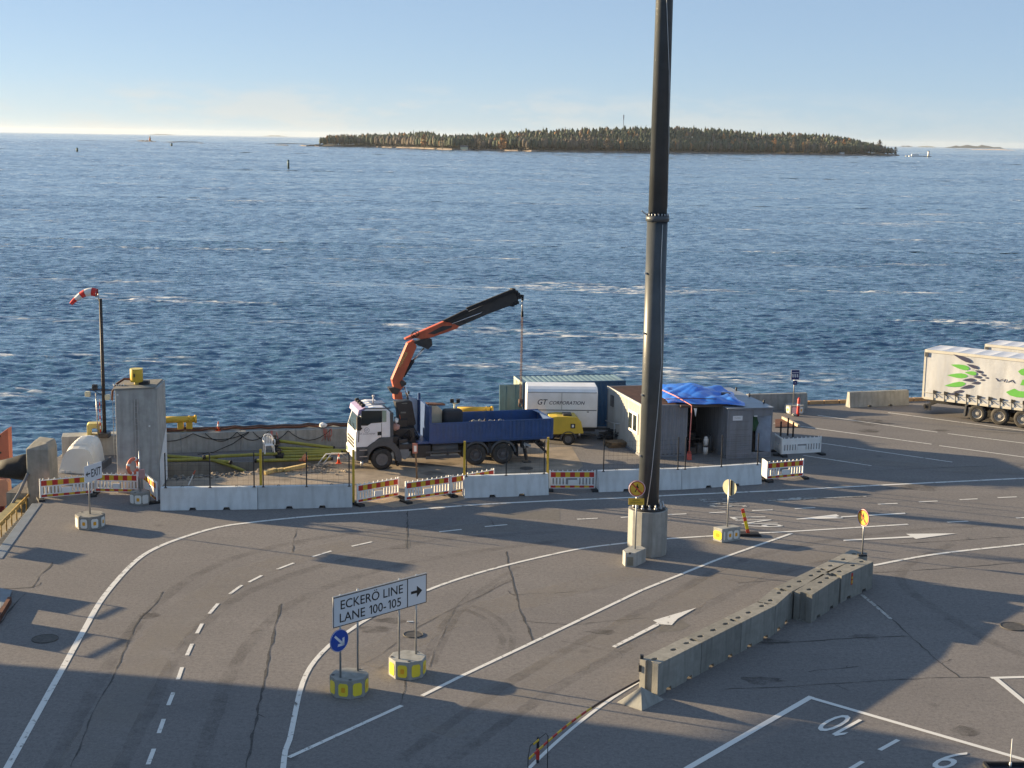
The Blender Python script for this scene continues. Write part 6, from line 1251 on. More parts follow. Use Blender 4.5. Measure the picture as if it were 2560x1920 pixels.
# lifebuoy post in front of the tower
lb = (-16.204,61.735); lb = (lb[0] + .02, lb[1] + .42)
t = thing('lifebuoy_stand', 'orange lifebuoy with a box on a post in a concrete foot by the tower', 'lifebuoy', lb)
oct_foot(t, (0, 0), .44, .56, CONCD, {5: (PW, AMBER), 4: (PW, None), 6: (PW, None), 3: (PW, None)}, 22.5)
mb = MB(); mb.cyl((0, 0, .5), (0, 0, 2.35), .035, 10); part('post', mb, STEEL, t); mb = MB(); mb.torus((-.26, -.05, 1.68), (1, -.55, 0), .32, .075, 28, 10); ring = part('lifebuoy', mb, mat('lifebuoy_orange', (.62, .16, .09), .55), t)
for k in range(4):
    a = k * math.pi / 2 + .5; ax_ = Vector((1, -.55, 0)).normalized(); u_ = ax_.orthogonal().normalized(); v_ = ax_.cross(u_); c_ = Vector((-.26, -.05, 1.68)) + (u_ * math.cos(a) + v_ * math.sin(a)) * .32; mb = MB(); d_ = (v_ * math.cos(a) - u_ * math.sin(a)); mb.cyl(c_ - d_ * .05, c_ + d_ * .05, .08, 12); part('white_wrap', mb, WHITE, ring)
mb = MB(); mb.bx(-.02, .22, -.14, .06, 1.15, 1.55); part('rope_box', mb, mat('faded_pink_box', (.42, .24, .24), .6), t, .02); mb = MB(); mb.bx(-.12, .04, -.1, -.06, 1.25, 1.45); part('notice', mb, WHITE, t)

# ------------------------------------------------------------------ pillar, fender, orange linkspan and ramp at the left edge
FL, FR_, BR = (-21.547,63.379), (-20.446,63.077), (-20.364,64.122); BL = (FL[0] + BR[0] - FR_[0], FL[1] + BR[1] - FR_[1] + .5)
t = thing('concrete_pillar', 'weathered concrete fender pillar with a sloping top at the left edge', 'pillar', (0, 0, 0)); base = [FL, FR_, BR, BL]; cen = (sum(p[0] for p in base) / 4, sum(p[1] for p in base) / 4)
z1, z2 = 2.12, 2.42; top = [on_line(p, cen, f) for p, f in zip(base, (.55, .22, .12, .45))]
mb = MB(); vs = [(*p, -4) for p in base] + [(*p, z1 - (.0 if i != 0 else .05)) for i, p in enumerate(base)] + [(*p, z2 + (0, 0, .03, .03)[i]) for i, p in enumerate(top)]
mb.add(vs, [(0, 1, 5, 4), (1, 2, 6, 5), (2, 3, 7, 6), (3, 0, 4, 7), (4, 5, 9, 8), (5, 6, 10, 9), (6, 7, 11, 10), (7, 4, 8, 11), (8, 9, 10, 11), (3, 2, 1, 0)]); part('block', mb, CONCD, t, .05)
mb = MB(); vs = []
for (X, ya, yb) in ((10, 150, 1108), (60, 745, 1108)): pass
fe = [(-21.883,64.722,1.55)]
t = thing('rubber_fender', 'black rubber fender between the pillar and the orange steel plate', 'fender', (FL[0], FL[1] + .5, 0)); mb = MB(); mb.tube([(.1, .25, 1.12), (-.45, .25, 1.08), (-.95, .25, 1.03), (-1.6, .25, .98)], [.66, .58, .47, .36], 18); part('fender', mb, BLACK, t, .0)
ORL = mat('orange_linkspan_paint', (.60, .17, .09), .55, var=.1, scale=1.2, dirt=(.36, .09, .05), damt=.5, streak=True)
t = thing('linkspan_wall', 'orange red steel wall of the ship ramp at the left picture edge', 'steel wall', (0, 0, 0)); X0_, Y0_ = -23.56, 67.0
mb = MB(); mb.prism([(X0_ - 1.3, 1.3), (X0_, 2.28), (X0_, -.1), (X0_ - 1.3, -.1)], Y0_, Y0_ + .5); part('upper_plate', mb, ORL, t, .02)
mb = MB(); mb.prism([(X0_ - 1.4, -.08), (X0_ - .02, -.08), (X0_ + .06, -.2), (X0_ + .08, -1.2), (X0_ - .1, -1.35), (X0_ - 1.4, -1.45)], Y0_ - .5, Y0_ - .02); part('lower_plate', mb, mat('pale_orange_paint', (.62, .30, .19), .6, var=.1, dirt=(.45, .17, .1), damt=.4), t, .02)
mb = MB(); mb.bx(X0_ - 1.4, X0_ - .25, Y0_ - .3, Y0_ - .05, -2.6, -1.38); part('underwater_skirt', mb, mat('dark_red_paint', (.20, .03, .025), .6), t)
mb = MB(); 
for z in (1.1, 1.9): mb.cyl((X0_ - .4, Y0_ - .02, z), (X0_ - .4, Y0_ + .01, z), .05, 8)
part('bolt', mb, DARK, t)
# ramp edge with rail
k0, k1 = (-20.62, 61.85), (-19.42, 53.4); k2 = (-18.9, 50.0)
mb = MB(); mb.bar((*k0, -.13), (*k1, -.13), .42, .3); solo('ramp_kerb', mb, mat('grey_blue_steel_shade', (.19, .215, .245), .6, var=.12, dirt=(.12, .12, .12)), 'kerb along the left edge of the road, blue grey shade in its colour', 'kerb', None, .02)  # blue-grey colour stands for the shade along the road edge
mb = MB(); mb.sheet([(-20.75, 62.6, -.6), (-20.0, 58, -.6), (-19.6, 53.6, -.6), (-20.5, 50.0, -.6), (-27.5, 50.0, -.6), (-27, 59.0, -.6), (-22.4, 62.6, -.6)]); struct('ramp_deck', mb, mat('ramp_deck_steel', (.36, .33, .27), .75, var=.2, scale=2), 'pale steel deck of the ship ramp')
t = thing('ramp_railing', 'rusty yellow rail along the ship ramp at the left edge', 'railing', (0, 0, 0)); r0, r1 = (-21.559,64.177,0), (-21.034,58.405,0); r2 = tuple(Vector(r1) + (Vector(r1) - Vector(r0)) * .35); YR = mat('rusty_yellow_paint', (.42, .27, .07), .6, var=.25, dirt=(.2, .1, .03), damt=.5)
mb = MB(); mb.tube([r0, r2], .05, 8); part('top_rail', mb, YR, t)
for k in range(9): p = Vector(r0).lerp(Vector(r2), (k + .5) / 9); mb = MB(); mb.cyl((p.x, p.y, -.6), tuple(p), .03, 6); part('upright', mb, YR, t)
mb = MB(); d_ = (Vector(r2) - Vector(r0)).normalized()
for k in range(26): p = Vector(r0).lerp(Vector(r2), k / 26); mb.bar((p.x + .05, p.y + .05, -.52), (p.x + .75, p.y + .35, -.42), .03, .05)
part('deck_rib', mb, STEEL, t, kind='stuff')
mb = MB(); mb.bar((r0[0] - .4, r0[1] - .1, -.3), (r2[0] - .45, r2[1], -.3), .5, .1); part('walkway', mb, mat('olive_walkway', (.26, .23, .12), .8, var=.2), t)
mb = MB(); mb.tube([(FL[0] + .1, FL[1] - .1, 1.0), (FL[0] - .25, FL[1] - .25, .2), (FL[0] - .7, FL[1] - .6, -.6), (FL[0] - 1.1, FL[1] - 1.2, -1.2)], .07, 8); solo('mooring_rope', mb, mat('grey_rope', (.16, .17, .19), .9), 'grey mooring rope hanging down from the pillar', 'rope')
mb = MB(); pl = [(-17.981,49.645), (-17.468,49.401), (-17.215,48.263), (-17.189,47.373)]; mb.prism([(x, y) for x, y in pl], .005, .08, 'xy'); solo('ramp_flap', mb, MATS['grey_blue_steel_shade'], 'blue grey steel flap at the left edge of the asphalt', 'steel flap', None, .01)
mb = MB(); mb.bar((*(-16.78,45.875), .12), (*(-17.14,48.219), .12), .12, .2); solo('ramp_beam', mb, RUST, 'rusty beam beside the blue grey flap', 'beam')
# white boat cover
b0, b1, b2 = (-21.507,67.708), (-19.733,67.651), (-19.697,70.018)
t = thing('covered_boat', 'upturned white boat hull with moulded ridges by the tower', 'boat', (0, 0, 0)); mb = MB(); e1_ = Vector((b1[0] - b0[0], b1[1] - b0[1], 0)); e2_ = Vector((b2[0] - b1[0], b2[1] - b1[1], 0)); e2_ = e2_ * .95; nS = 14; M_ = 13
for i in range(nS + 1):
    f = i / nS; o_ = Vector((*b0, 0)) + e2_ * f; tp = .10 * f; hz = 1.12 + .28 * math.sin(min(1, f * 1.3) * 1.57) + (.06 if i % 2 and 1 < i < 12 else 0)
    for j in range(M_):
        g = j / (M_ - 1); a = math.pi * g; xx = .5 - .5 * math.copysign(abs(math.cos(a)) ** .55, math.cos(a)); sk = .20 * (math.sin(a) ** .8); zz = hz * (math.sin(a) ** .42)
        inset = (xx - .5) * (1 - .26 * (zz / hz)) + .5; mb.v.append(tuple(o_ + e1_ * (inset * (1 - 2 * tp) + tp) + Vector((0, 0, zz)) + e2_.normalized() * (.35 * zz / hz * (1 - f))))
for i in range(nS):
    for j in range(M_ - 1): a = i * M_ + j; mb.f.append([a, a + 1, a + M_ + 1, a + M_]); mb.mi.append(0); mb.sm.append(False)
for i in (0, nS): mb.f.append([i * M_ + j for j in range(M_)]); mb.mi.append(0); mb.sm.append(False)
part('hull', mb, mat('white_hull', (.66, .65, .62), .5, var=.06, scale=1.5, dirt=(.50, .44, .34), damt=.4), t)
mb = MB(); mb.bar((b1[0] + .05, b1[1] - .02, .16), (b2[0] + .05, b2[1], .16), .12, .32); part('cradle', mb, GREY, t)
for k in range(3): mb = MB(); x, y = on_line(b0, b1, .12 + .14 * k); mb.bx(x - .07, x + .07, y - .06, y - .02, .04, .14); part('keel_block', mb, WHITE, t)

# ------------------------------------------------------------------ trench works: pipes, boards, chair, debris
PG = mat('yellow_green_pipe', (.27, .26, .045), .5, var=.15, scale=2, dirt=(.14, .13, .04), damt=.5)
pipes = [(((-17.33,71.318,0.12)), ((-15.254,70.837,0.12)), ((-13.792,70.291,0.06)), 'yellow pipe leaving the tower nearest the wall'), ((-17.111,70.398,0.1), (-15.25,70.58,0.1), (-14.628,70.974,0.1), 'yellow pipe leaving the tower along the trench edge'),
    ((-15.206,70.62,0.22), (-13.468,71.245,0.24), (-11.617,71.529,0.26), 'long yellow pipe rising to the black valve under the chair'), ((-14.983,70.741,0.12), (-13.753,70.082,-0.02), (-13.087,70.491,-0.45), 'yellow pipe bending down into the trench'),
    ((-11.928,73.01,0.62), (-10.559,73.188,0.42), (-9.083,73.412,0.2), 'highest yellow pipe sloping right from the upper black valve'), ((-11.937,72.727,0.3), (-10.159,72.915,0.22), (-8.325,73.149,0.12), 'second yellow pipe right of the chair'),
    ((-11.821,72.32,0.2), (-10.095,72.449,0.2), (-8.485,73.181,0.1), 'third yellow pipe right of the chair'), ((-11.676,72.048,0.12), (-10.08,72.335,0.12), (-8.599,72.829,0.1), 'fourth yellow pipe right of the chair'),
    ((-11.589,71.503,0.1), (-10.505,71.725,0.1), (-9.227,72.082,0.1), 'fifth yellow pipe right of the chair'), ((-12.686,70.673,0.08), (-10.896,70.942,0.08), (-8.94,71.412,0.08), 'yellow pipe lying nearest the trench right of the yellow post')]
for k, (p, q, r, lab) in enumerate(pipes):
    pp = [tuple(Vector(p) * (1 - f) ** 2 + Vector(q) * 2 * f * (1 - f) + Vector(r) * f * f) for f in [i / 10 for i in range(11)]]; t = thing('pipe', lab, 'pipe', (0, 0, 0), 0, 'yellow pipes along the trench'); mb = MB(); mb.tube(pp, .085, 12); part('tube', mb, PG, t); mb = MB()
    mb.tube([Vector(pp[0]).lerp(Vector(pp[1]), -.1), Vector(pp[0]).lerp(Vector(pp[1]), .25)], .105, 12); part('coupling', mb, BLACK, t); mb = MB(); mb.tube([Vector(pp[-1]).lerp(Vector(pp[-2]), -.1), Vector(pp[-1]).lerp(Vector(pp[-2]), .2)], .10, 12); part('coupling', mb, BLACK, t)
for X, Y, z, lab in ((1135, 570, .62, 'upper black valve at the end of the sloping pipe'), (1165, 660, .26, 'middle black valve behind the chair'), (1185, 710, .12, 'lower black valve right of the chair')):
    pass
for (x, y, z), lab in ((((-12.015,72.751,0.62)), 'upper black valve at the end of the sloping pipe'), (((-11.858,72.233,0.26)), 'middle black valve right behind the chair'), (((-11.582,71.558,0.14)), 'lowest black valve at the end of the long pipe')):
    t = thing('pipe_valve', lab, 'valve', (x, y, z), 0, 'black pipe valves'); mb = MB(); mb.cyl((-.2, 0, 0), (.2, 0, 0), .16, 14); part('body', mb, BLACK, t); mb = MB(); mb.cyl((0, 0, .1), (0, 0, .3), .05, 8); mb.torus((0, 0, .3), (0, 0, 1), .12, .02, 14, 6); part('hand_wheel', mb, BLACK, t); mb = MB(); mb.bx(-.14, .14, -.14, .14, -z - .002, -.12); part('support', mb, DARK, t)
cxy = (-12.143,71.64,0.3)
t = thing('plastic_chair', 'white plastic garden chair standing on the pipes by the wall', 'chair', (cxy[0], cxy[1], .28), .35); mb = MB(); mb.bx(-.23, .23, -.22, .22, .40, .43); part('seat', mb, WHITE, t, .01); mb = MB()
for k in range(5): x = -.17 + .085 * k; mb.bx(x - .025, x + .025, .20, .23, .43, .86 - .12 * abs(k - 2) ** 1.5 * .3)
mb.tube([(-.24, .2, .43), (-.25, .25, .72), (-.15, .27, .88), (0, .28, .91), (.15, .27, .88), (.25, .25, .72), (.24, .2, .43)], .03, 8); part('backrest', mb, WHITE, t)
for sx in (-1, 1):
    mb = MB(); mb.tube([(.26 * sx, .22, .64), (.29 * sx, 0, .66), (.27 * sx, -.22, .62), (.26 * sx, -.22, .43)], .028, 8); part('armrest', mb, WHITE, t)
    for sy in (-1, 1): mb = MB(); mb.bar((.21 * sx, .2 * sy, .40), (.25 * sx, .24 * sy, 0), .05, .05); part('leg', mb, WHITE, t)
BRD = mat('yellow_board', (.58, .42, .17), .7, var=.2, scale=4)
for a, b, lab in (((1035, 872), (1140, 832), 'short sunlit yellow board at the left of the trench edge'), ((1150, 848), (1215, 835), 'middle sunlit yellow board at the trench edge'), ((1225, 842), (1450, 795), 'long sunlit yellow board at the trench edge')): pass
for p, q, lab in (((-11.745,67.94,0.1), (-11.327,68.639,0.12), 'short sunlit yellow board left of the long one'), ((-11.258,68.514,0.1), (-10.989,68.816,0.1), 'small sunlit yellow board in the middle of the row'), ((-10.935,68.689,0.1), (-9.907,69.295,0.22), 'long sunlit yellow board at the trench edge')):
    mb = MB(); mb.bar(p, q, .22, .16); solo('board', mb, BRD, lab, 'board', 'yellow boards at the trench edge', .01)
rn = random.Random(21); mb = MB()
for k in range(150):
    i = rn.randrange(len(near)); x, y = near[i]; s_ = rn.uniform(.03, .13); mb.blob((x + rn.uniform(-.5, .9), y - rn.uniform(.0, .5), s_ * .3), (s_, s_, s_ * .7), rn.randrange(2), .3, 1, k)
o = part('broken_asphalt', mb, [DIRT, PATCH], None); o['kind'] = 'stuff'; o['label'] = 'lumps of broken asphalt along the trench'
t = thing('tube_stand', 'white tubular stand leaning beside the cone in front of the truck', 'stand', (-9.029,71.721)); x0_, y0_ = (-9.029,71.721); q = [(-9.501,70.305,0.05), (-9.109,70.382,0.55), (-8.421,70.893,0.45), (-8.351,72.017,0.05)]; mb = MB(); mb.tube([Vector(p) - Vector((x0_, y0_, 0)) for p in q], .03, 8); mb.tube([Vector(q[0]) - Vector((x0_ - .25, y0_ - .15, 0)), Vector(q[1]) - Vector((x0_ - .25, y0_ - .15, 0)), Vector(q[2]) - Vector((x0_ - .25, y0_ - .15, 0))], .03, 8); part('tube_frame', mb, WHITE, t)
t = thing('marker_stake', 'leaning red and white stake behind the left painted barrier', 'stake', (-14.821,65.67)); mb = MB(); mb.bar((-.05, 0, 0), (.18, .1, .50), .06, .04); part('stake', mb, WHITE, t); mb = MB(); mb.bar((.17, .1, .50), (.26, .13, .68), .10, .05); part('red_tip', mb, ORP, t)
for p, lab in (((-10.24,70.933), 'orange and white ribbon bundle at the end of the long board'),): mb = MB(); mb.blob((0, 0, .18), (.16, .14, .22), 0, .4, 1, 6); mb.blob((-.2, 0, .1), (.14, .12, .1), 0, .4, 1, 7); o = solo('ribbon_bundle', mb, mat('orange_ribbon', (.62, .26, .13), .7), lab, 'ribbon'); o.location = (*p, 0)
mb = MB(); rn = random.Random(31)
for k in range(70): s_ = rn.uniform(.03, .12); mb.blob((rn.gauss(0, .75), rn.gauss(0, .35), .02), (s_, s_, s_ * .6), 0, .3, 1, k)
o = part('loose_stones', mb, DIRT, None); o['kind'] = 'stuff'; o['label'] = 'loose stones in front of the truck'; o.location = (*(-9.324,68.977), 0)
mb = MB(); pts = [(0.9 * math.cos(a) * rn.uniform(.7, 1.2), .35 * math.sin(a) * rn.uniform(.7, 1.2)) for a in [k * .52 for k in range(12)]]; mb.sheet([(x, y, .008) for x, y in pts]); o = struct('ground_hole', mb, SOIL, 'dark hollow in the ground before the truck'); o.location = (*(-9.49,69.85), 0)
# sand spill and manhole covers
mb = MB(); p = [(-6.772,62.498),(-5.873,63.378),(-4.927,64),(-4.362,63.756),(-3.29,64.108),(-2.274,65.035),(-1.913,63.915),(-2.783,63.027),(-3.869,63.14),(-4.451,62.467),(-5.138,62.154),(-5.805,62.65),(-6.293,62.17)]; mb.sheet([(x, y, .0055) for x, y in p]); struct('sand_spill', mb, mat('spilled_sand', (.31, .245, .185), .95, var=.15, scale=4, bump=.01), 'spilled sand under the barricades')
CIRON = mat('worn_cast_iron', (.085, .078, .073), .7, var=.3, scale=8)
for p, r, lab in (((-14.795,44.644), .42, 'round cast iron manhole cover in the shade at the left'), ((-3.091,45.602), .33, 'round brown drain cover right of the lane sign'), ((17.086,47.368), .45, 'dark drain cover at the right edge'), ((0.774,70.247), .33, 'dark round cover under the rear of the truck')):
    t = thing('manhole_cover', lab, 'manhole cover', p, 0, 'manhole covers'); mb = MB(); mb.cyl((0, 0, .009), (0, 0, .018), r, 28); part('cover', mb, CIRON, t); mb = MB(); mb.torus((0, 0, .018), (0, 0, 1), r * .96, .014, 28, 4)
    for k in range(-3, 4): mb.bx(-math.sqrt(max(.01, (r * .85) ** 2 - (k * r * .24) ** 2)), math.sqrt(max(.01, (r * .85) ** 2 - (k * r * .24) ** 2)), k * r * .24 - .02, k * r * .24 + .02, .0185, .021)
    part('rim', mb, CIRON, t)
mb = MB(); mb.bx(-.11, .11, -.03, .03, .012, .04); o = solo('litter', mb, WHITE, 'small piece of white litter beside the lane sign post', 'litter', None, .01); o.location = (*(-3.279,46.85), 0)

# ------------------------------------------------------------------ curtain side trailers at the right
(ox, oy), ea = ((24.640,86.370),-0.64577)
CURT = mat('grey_curtain', (.56, .575, .60), .6, var=.05, scale=1.2, bump=.03, bscale=1.6, dirt=(.42, .41, .39), damt=.45, dscale=.7, streak=True)
TROOF = mat('translucent_roof', (.66, .68, .74), .55, var=.05, scale=1.0, bump=.05, bscale=.7)
FRM = mat('trailer_frame_white', (.66, .63, .55), .5, var=.05, dirt=(.4, .36, .3), damt=.4)
NVL = mat('trailer_navy_print', (.045, .05, .10), .6, var=.06); GRL = mat('trailer_green_print', (.14, .46, .08), .6, var=.06)
def trailer(ox, oy, ea, label, printed):
    t = thing('semi_trailer', label, 'trailer', (ox, oy), ea, 'curtain side trailers parked at the quay'); LT = 13.6
    zf = 1.12; mb = MB(); n = 17
    vs = []
    for i in range(n * 4 + 1):               # curtain with slight billows between the posts
        x = .10 + (LT - .2) * i / (n * 4)
        for j in range(9): z = zf + .02 + (3.84 - zf) * j / 8; vs.append((x, .0 - .028 * abs(math.sin(math.pi * i / 8)) * math.sin(math.pi * j / 8) - .01, z))
    mb.add(vs, [(i * 9 + j, (i + 1) * 9 + j, (i + 1) * 9 + j + 1, i * 9 + j + 1) for i in range(n * 4) for j in range(8)], 0, True); cu = part('side_curtain', mb, CURT, t)
    mb = MB(); mb.bx(.02, LT, .03, 2.50, zf, 3.95); part('body', mb, FRM, t)
    mb = MB(); mb.bx(-.02, .10, -.03, .10, zf - .05, 4.0); mb.bx(-.02, .10, 2.42, 2.52, zf - .05, 4.0); mb.bx(-.02, .10, .1, 2.42, 3.82, 4.0); part('rear_frame', mb, FRM, t)
    mb = MB(); mb.bx(.10, LT, -.045, .06, 3.84, 4.0); mb.bx(.10, LT, 2.44, 2.54, 3.84, 4.0); part('roof_rail', mb, FRM, t, .01)
    for i in range(14):
        mb = MB(); x0 = .05 + i * .965; vs = []
        for a in range(5):
            for b in range(5): vs.append((x0 + .955 * a / 4, .06 + 2.38 * b / 4, 4.005 - .045 * math.sin(math.pi * a / 4) * math.sin(math.pi * b / 4)))
        mb.add(vs, [(a * 5 + b, (a + 1) * 5 + b, (a + 1) * 5 + b + 1, a * 5 + b + 1) for a in range(4) for b in range(4)], 0, True); part('roof_panel', mb, TROOF, t)
    mb = MB(); mb.bx(.10, LT, -.04, .04, zf - .10, zf + .03); mb.bx(.1, LT, -.06, .0, zf + .30, zf + .325); part('side_rail', mb, FRM, t)
    mb = MB(); mb.bx(.3, LT, .5, .75, .75, zf - .1); mb.bx(.3, LT, 1.75, 2.0, .75, zf - .1)
    for x in (3.36, 4.68, 6.02): mb.cyl((x, .2, .52), (x, 2.3, .52), .08, 10)
    mb.bar((.12, .1, .55), (.12, 2.4, .55), .12, .16); mb.bar((.12, .6, .55), (1.0, .6, .95), .1, .14); mb.bx(.10, .5, .15, .22, .35, .7); part('chassis', mb, DARK, t)
    for x in (3.36, 4.68, 6.02):
        wheel(t, x, .02, .52, .38, CHROMEW, .14); mb = MB(); mb.cyl((x, 2.1, .52), (x, 2.48, .52), .52, 24); part('wheel', mb, TYRE, t)
    mb = MB(); mb.prism([(2.55, .25), (2.62, .95), (2.85, 1.08), (2.85, 1.0), (2.72, .9), (2.66, .25)], .0, .42); part('mud_flap', mb, GREY, t)
    mb = MB(); mb.bx(2.7, 6.8, .0, .45, 1.06, 1.10); part('mudguard', mb, DARK, t)
    for i in range(20):
        x = .72 + .665 * i
        if x > LT - .2: break
        mb = MB(); mb.bx(x - .022, x + .022, -.07, -.05, zf - .12, zf + .50); mb.prism([(x - .05, zf + .50), (x + .22, zf + .46), (x + .20, zf + .40), (x + .05, zf + .30), (x - .05, zf + .30)], -.085, -.055); mb.bar((x + .03, -.07, zf + .3), (x + .32, -.07, zf + .12), .02, .03); part('curtain_strap', mb, BLACK, t)
    mb = MB(); mb.bx(.02, .22, -.065, -.045, 3.58, 3.84); part('corner_fitting', mb, GREY, t)
    return t, cu
CHROMEW = mat('pale_wheel_rim', (.42, .40, .37), .5, metal=.3, var=.15, scale=8)
t, cu = trailer(ox, oy, ea, 'grey curtain side trailer printed with green and navy seeds and VIA', True)
def seed(mb, tail, head, w):
    a, b = Vector(tail), Vector(head); d = b - a; nn = Vector((-d.y, d.x)).normalized() * w; pr = [(0, .02), (.2, .45), (.45, .85), (.7, 1), (.88, .8), (1, .15)]
    up = [a + d * f + nn * g for f, g in pr]; lo = [a + d * f - nn * g for f, g in reversed(pr)]; P = up + lo; mb.add([(p.x, -.046, p.y) for p in P], [tuple(range(len(P)))])
for pairs, m_, nm in (([((1.735,3.881), (2.866,3.533), .13), ((2.567,3.382), (3.273,3.212), .10), ((3.095,3.061), (3.556,2.985), .085), ((3.429,2.862), (3.764,2.826), .065), ((3.692,2.687), (3.934,2.707), .05), ((3.011,2.674), (3.49,2.708), .08), ((2.363,2.406), (3.117,2.509), .10), ((3.368,2.519), (3.719,2.571), .05), ((2.921,2.276), (3.425,2.387), .08), ((2.269,1.9), (3.038,2.147), .10), ((1.855,1.629), (2.501,1.775), .08), ((1.321,1.394), (2.211,1.585), .08)], NVL, 'navy_seed_print'),
    ([((1.633,3.252), (2.758,3.125), .15), ((2.489,2.891), (3.196,2.877), .12), ((1.451,2.603), (2.671,2.684), .15), ((1.333,1.952), (2.582,2.228), .15)], GRL, 'green_seed_print')):
    mb = MB()
    for a, b, w in pairs: seed(mb, a, b, w)
    part(nm, mb, m_, t)
mb = MB(); a = (4.311,2.568); b = (5.514,2.611); c_ = (4.335,2.764); put_text(mb, text_fit('VIA', b[0] - a[0], c_[1] - a[1], shear=.15), (a[0], -.046, a[1]), (1, 0, 0), (0, 0, 1)); part('lettering', mb, NVL, t)
mb = MB(); P3 = [(5.587,3.284),(5.759,3.426),(6.171,3.578),(6.829,3.617),(6.865,3.132),(6.361,3.045),(6.195,2.842),(5.886,2.514),(5.765,2.515),(5.822,2.769),(6.002,3.005),(5.784,3.089)]; mb.add([(x, -.046, z) for x, z in P3[:4] + P3[4:6] + P3[11:12]], [tuple(range(7))]); q = [(5.878,2.831),(6.517,2.97),(6.881,2.919),(6.907,2.569),(5.766,2.5)]; mb.add([(x, -.046, z) for x, z in q], [tuple(range(5))]); q = [(4.976,2.005),(5.448,2.262),(5.7,2.152),(6.275,2.172),(6.928,2.28),(6.956,1.914),(6.301,1.82),(5.575,1.78),(5.234,1.833)]; mb.add([(x, -.046, z) for x, z in q], [tuple(range(9))]); part('green_figure_print', mb, GRL, t)
x2, y2 = (29.124,89.213)
trailer(x2, y2, ea, 'second curtain side trailer mostly hidden behind the printed one', False)
mb = MB()
for i in range(14): p0_ = (15.5 + i * 1.0, 89.62 + (i * .30 if i > 4 else 0)); p1_ = (p0_[0] + .92, p0_[1] + (.28 if i >= 4 else 0)); mb.bar((p0_[0], 88.9 + i * .25 - .1, .10), (p0_[0] + .92, 88.9 + i * .25 + .13, .10), .24, .2)
solo('quay_edge_timber', mb, mat('orange_timber', (.40, .26, .14), .8, var=.2), 'low timber edge along the quay at the right', 'timber edge')

# dark vehicle at the lower right corner
vx, vy, vz = (10.721,31.16,2.3)
t = thing('dark_van', 'dark van with a whip aerial cut off by the lower right corner', 'van', (vx, vy, 0), .03); VB = mat('dark_navy_paint', (.012, .016, .028), .3, var=.15)
mb = MB(); mb.bx(0, 5.0, -1.9, 0, .35, 2.24); part('body', mb, VB, t, .08); mb = MB(); mb.bx(.05, 4.9, -.09, -.03, 2.24, 2.31); mb.bx(.02, .09, -1.8, -.09, 2.24, 2.31); part('roof_rail', mb, BLACK, t)
for x in (.9, 4.0):
    for y in (-1.93, -.22): mb = MB(); mb.cyl((x, y, .34), (x, y + .22, .34), .34, 18); part('wheel', mb, TYRE, t)
mb = MB(); mb.bx(-.012, .01, -1.7, -.2, 1.3, 2.0); part('windscreen', mb, GLASS, t); mb = MB(); mb.bx(.6, 4.6, -.001, .012, 1.3, 1.95); part('side_window', mb, GLASS, t)
mb = MB(); mb.tube([(.63, -.15, 2.2), (.63, -.15, 2.9)], .012, 6); mb.cyl((.63, -.15, 2.24), (.63, -.15, 2.34), .03, 8); part('aerial', mb, WHITE, t)

# ------------------------------------------------------------------ unseen bow shape and beam added west of the picture (they throw the long shadows)
Dv, Nv = Vector((math.cos(SUN_AZ), math.sin(SUN_AZ), 0)), Vector((-math.sin(SUN_AZ), math.cos(SUN_AZ), 0))
t = thing('bow_shadow_caster', 'unseen white ferry bow shape added to throw the long shadow', 'shadow caster', (0, 0, 0))
TE = math.tan(SUN_EL)
mb = MB(); mb.prism([(30, -2.6), (30, 9.6), (8, 9.6), (8, -2.6)], 0, 22); mb.v = [tuple(Dv * (-52 - y) + Nv * x + Vector((0, 0, z))) for x, y, z in mb.v]; part('hull', mb, WPAINT, t)
mb = MB(); mb.prism([(30, -1), (33.5, 3.0), (33.7, (-29.9 + 52) * TE), (34.9, (-23.9 + 52) * TE), (36.1, (-17.5 + 52) * TE), (36.9, (-10.0 + 52) * TE), (37.0, 8.9), (30, 8.9)], 0, .4); mb.v = [tuple(Dv * (-52 - y) + Nv * x + Vector((0, 0, z))) for x, y, z in mb.v]; part('shadow_edge_plate', mb, WPAINT, t)  # unseen plate, its lower edge shaped to the long shadow's outline
mb = MB(); mb.prism([(9, 9.65), (28, 9.65), (28, 12), (9, 12)], 8, 21); mb.v = [tuple(Dv * (-52 - y) + Nv * x + Vector((0, 0, z))) for x, y, z in mb.v]; part('deckhouse', mb, WPAINT, t)
t = thing('shadow_beam', 'unseen steel beam added west of the road to throw a diagonal shadow', 'shadow_beam', (0, 0, 0)); g0 = Vector((12.0, 37.5, 0)) - Dv * (10.0 / TE); gd = Vector((-math.cos(math.radians(42)), -math.sin(math.radians(42)), 0))
mb = MB(); mb.bar(g0 + Vector((0, 0, 9.55)), g0 + gd * 24 + Vector((0, 0, 9.55)), .3, .9); part('beam', mb, STEEL, t)  # added beam, unseen, set so its shadow falls diagonally on the asphalt
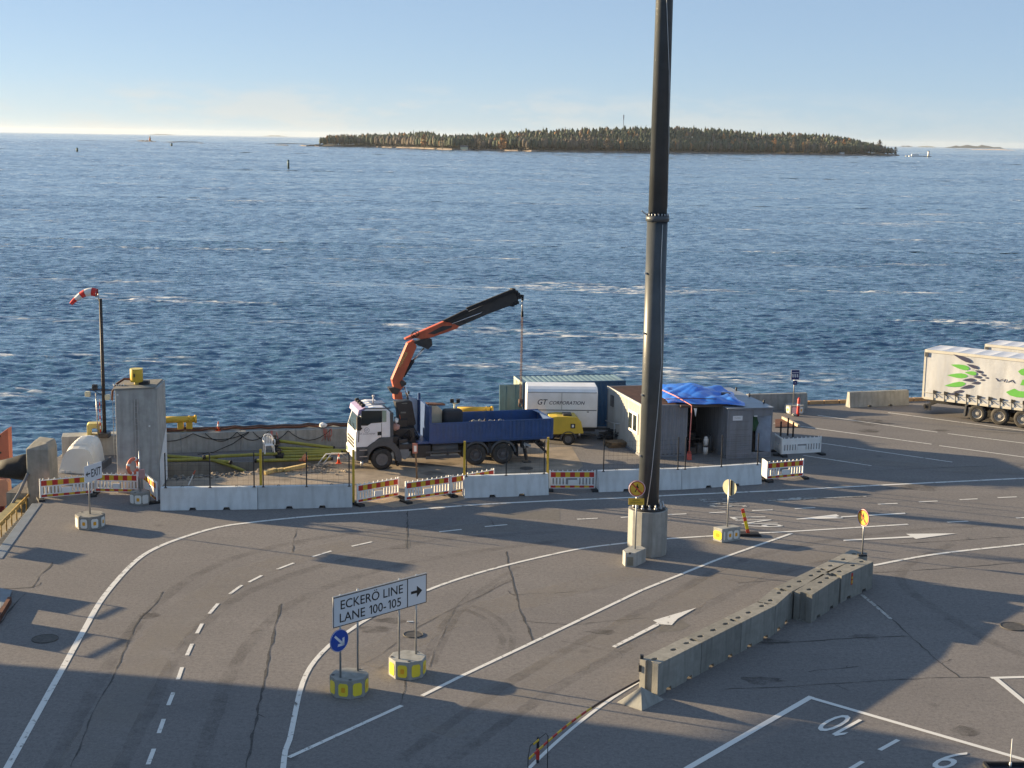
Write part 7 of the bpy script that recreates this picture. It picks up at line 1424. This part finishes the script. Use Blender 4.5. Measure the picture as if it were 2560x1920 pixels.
for f in (14, 22): mb = MB(); p = g0 + gd * f; mb.bx(p.x - .25, p.x + .25, p.y - .25, p.y + .25, -3, 9.0); part('column', mb, STEEL, t)
def at_st(s_, t_): return Dv * s_ + Nv * t_
t = thing('ramp_board', 'two post warning board on the ship ramp', 'sign', (0, 0, 0)); a, b = at_st(-44, 42.95), at_st(-44, 44.5); mb = MB(); mb.bar(a + Vector((0, 0, 1.45)), b + Vector((0, 0, 1.45)), .03, .44); part('board', mb, SIGNW, t); mb = MB()
for f in (.35, .85): p = a.lerp(b, f); mb.bx(p.x - .06, p.x + .06, p.y - .06, p.y + .06, -.25, 1.65)
part('post', mb, STEEL, t)
for k, (s_, t0, t1, h, lab) in enumerate(((-37.1, 38.4, 39.75, 1.12, 'steel bulwark plate of the ship ramp, far one'), (-35.0, 35.3, 37.1, 1.12, 'steel bulwark plate of the ship ramp, near one'))):
    t = thing('ramp_bulwark', lab, 'bulwark', (0, 0, 0), 0, 'ramp bulwarks'); a, b = at_st(s_, t0), at_st(s_, t1); mb = MB(); mb.bar(a + Vector((0, 0, h / 2)), b + Vector((0, 0, h / 2)), .06, h); part('plate', mb, ORL, t); mb = MB(); mb.bar(a + Vector((0, 0, h + .22)), b + Vector((0, 0, h + .22)), .05, .07); mb.bar(a, a + Vector((0, 0, h + .24)), .05, .05); mb.bar(b, b + Vector((0, 0, h + .24)), .05, .05); part('rail', mb, STEEL, t)

# ------------------------------------------------------------------ thin sea haze
mb = MB(); mb.bx(-15000, 15000, -4000, 27500, -9.0, 75.0)
hz = link('haze', fixn(mb.mesh('haze', []))); hz['kind'] = 'stuff'; hz['label'] = 'thin pale haze in the air over the sea'
HM = bpy.data.materials.new('haze_air'); HM.use_nodes = True; ht = HM.node_tree; ht.nodes.clear()
ho = N(ht, 'ShaderNodeOutputMaterial'); hv = N(ht, 'ShaderNodeVolumePrincipled'); hv.inputs['Color'].default_value = (.80, .88, 1.0, 1); hv.inputs['Density'].default_value = 2.2e-5; hv.inputs['Anisotropy'].default_value = .2
ht.links.new(hv.outputs[0], ho.inputs['Volume']); hz.data.materials.append(HM)
S.cycles.volume_bounces = 0
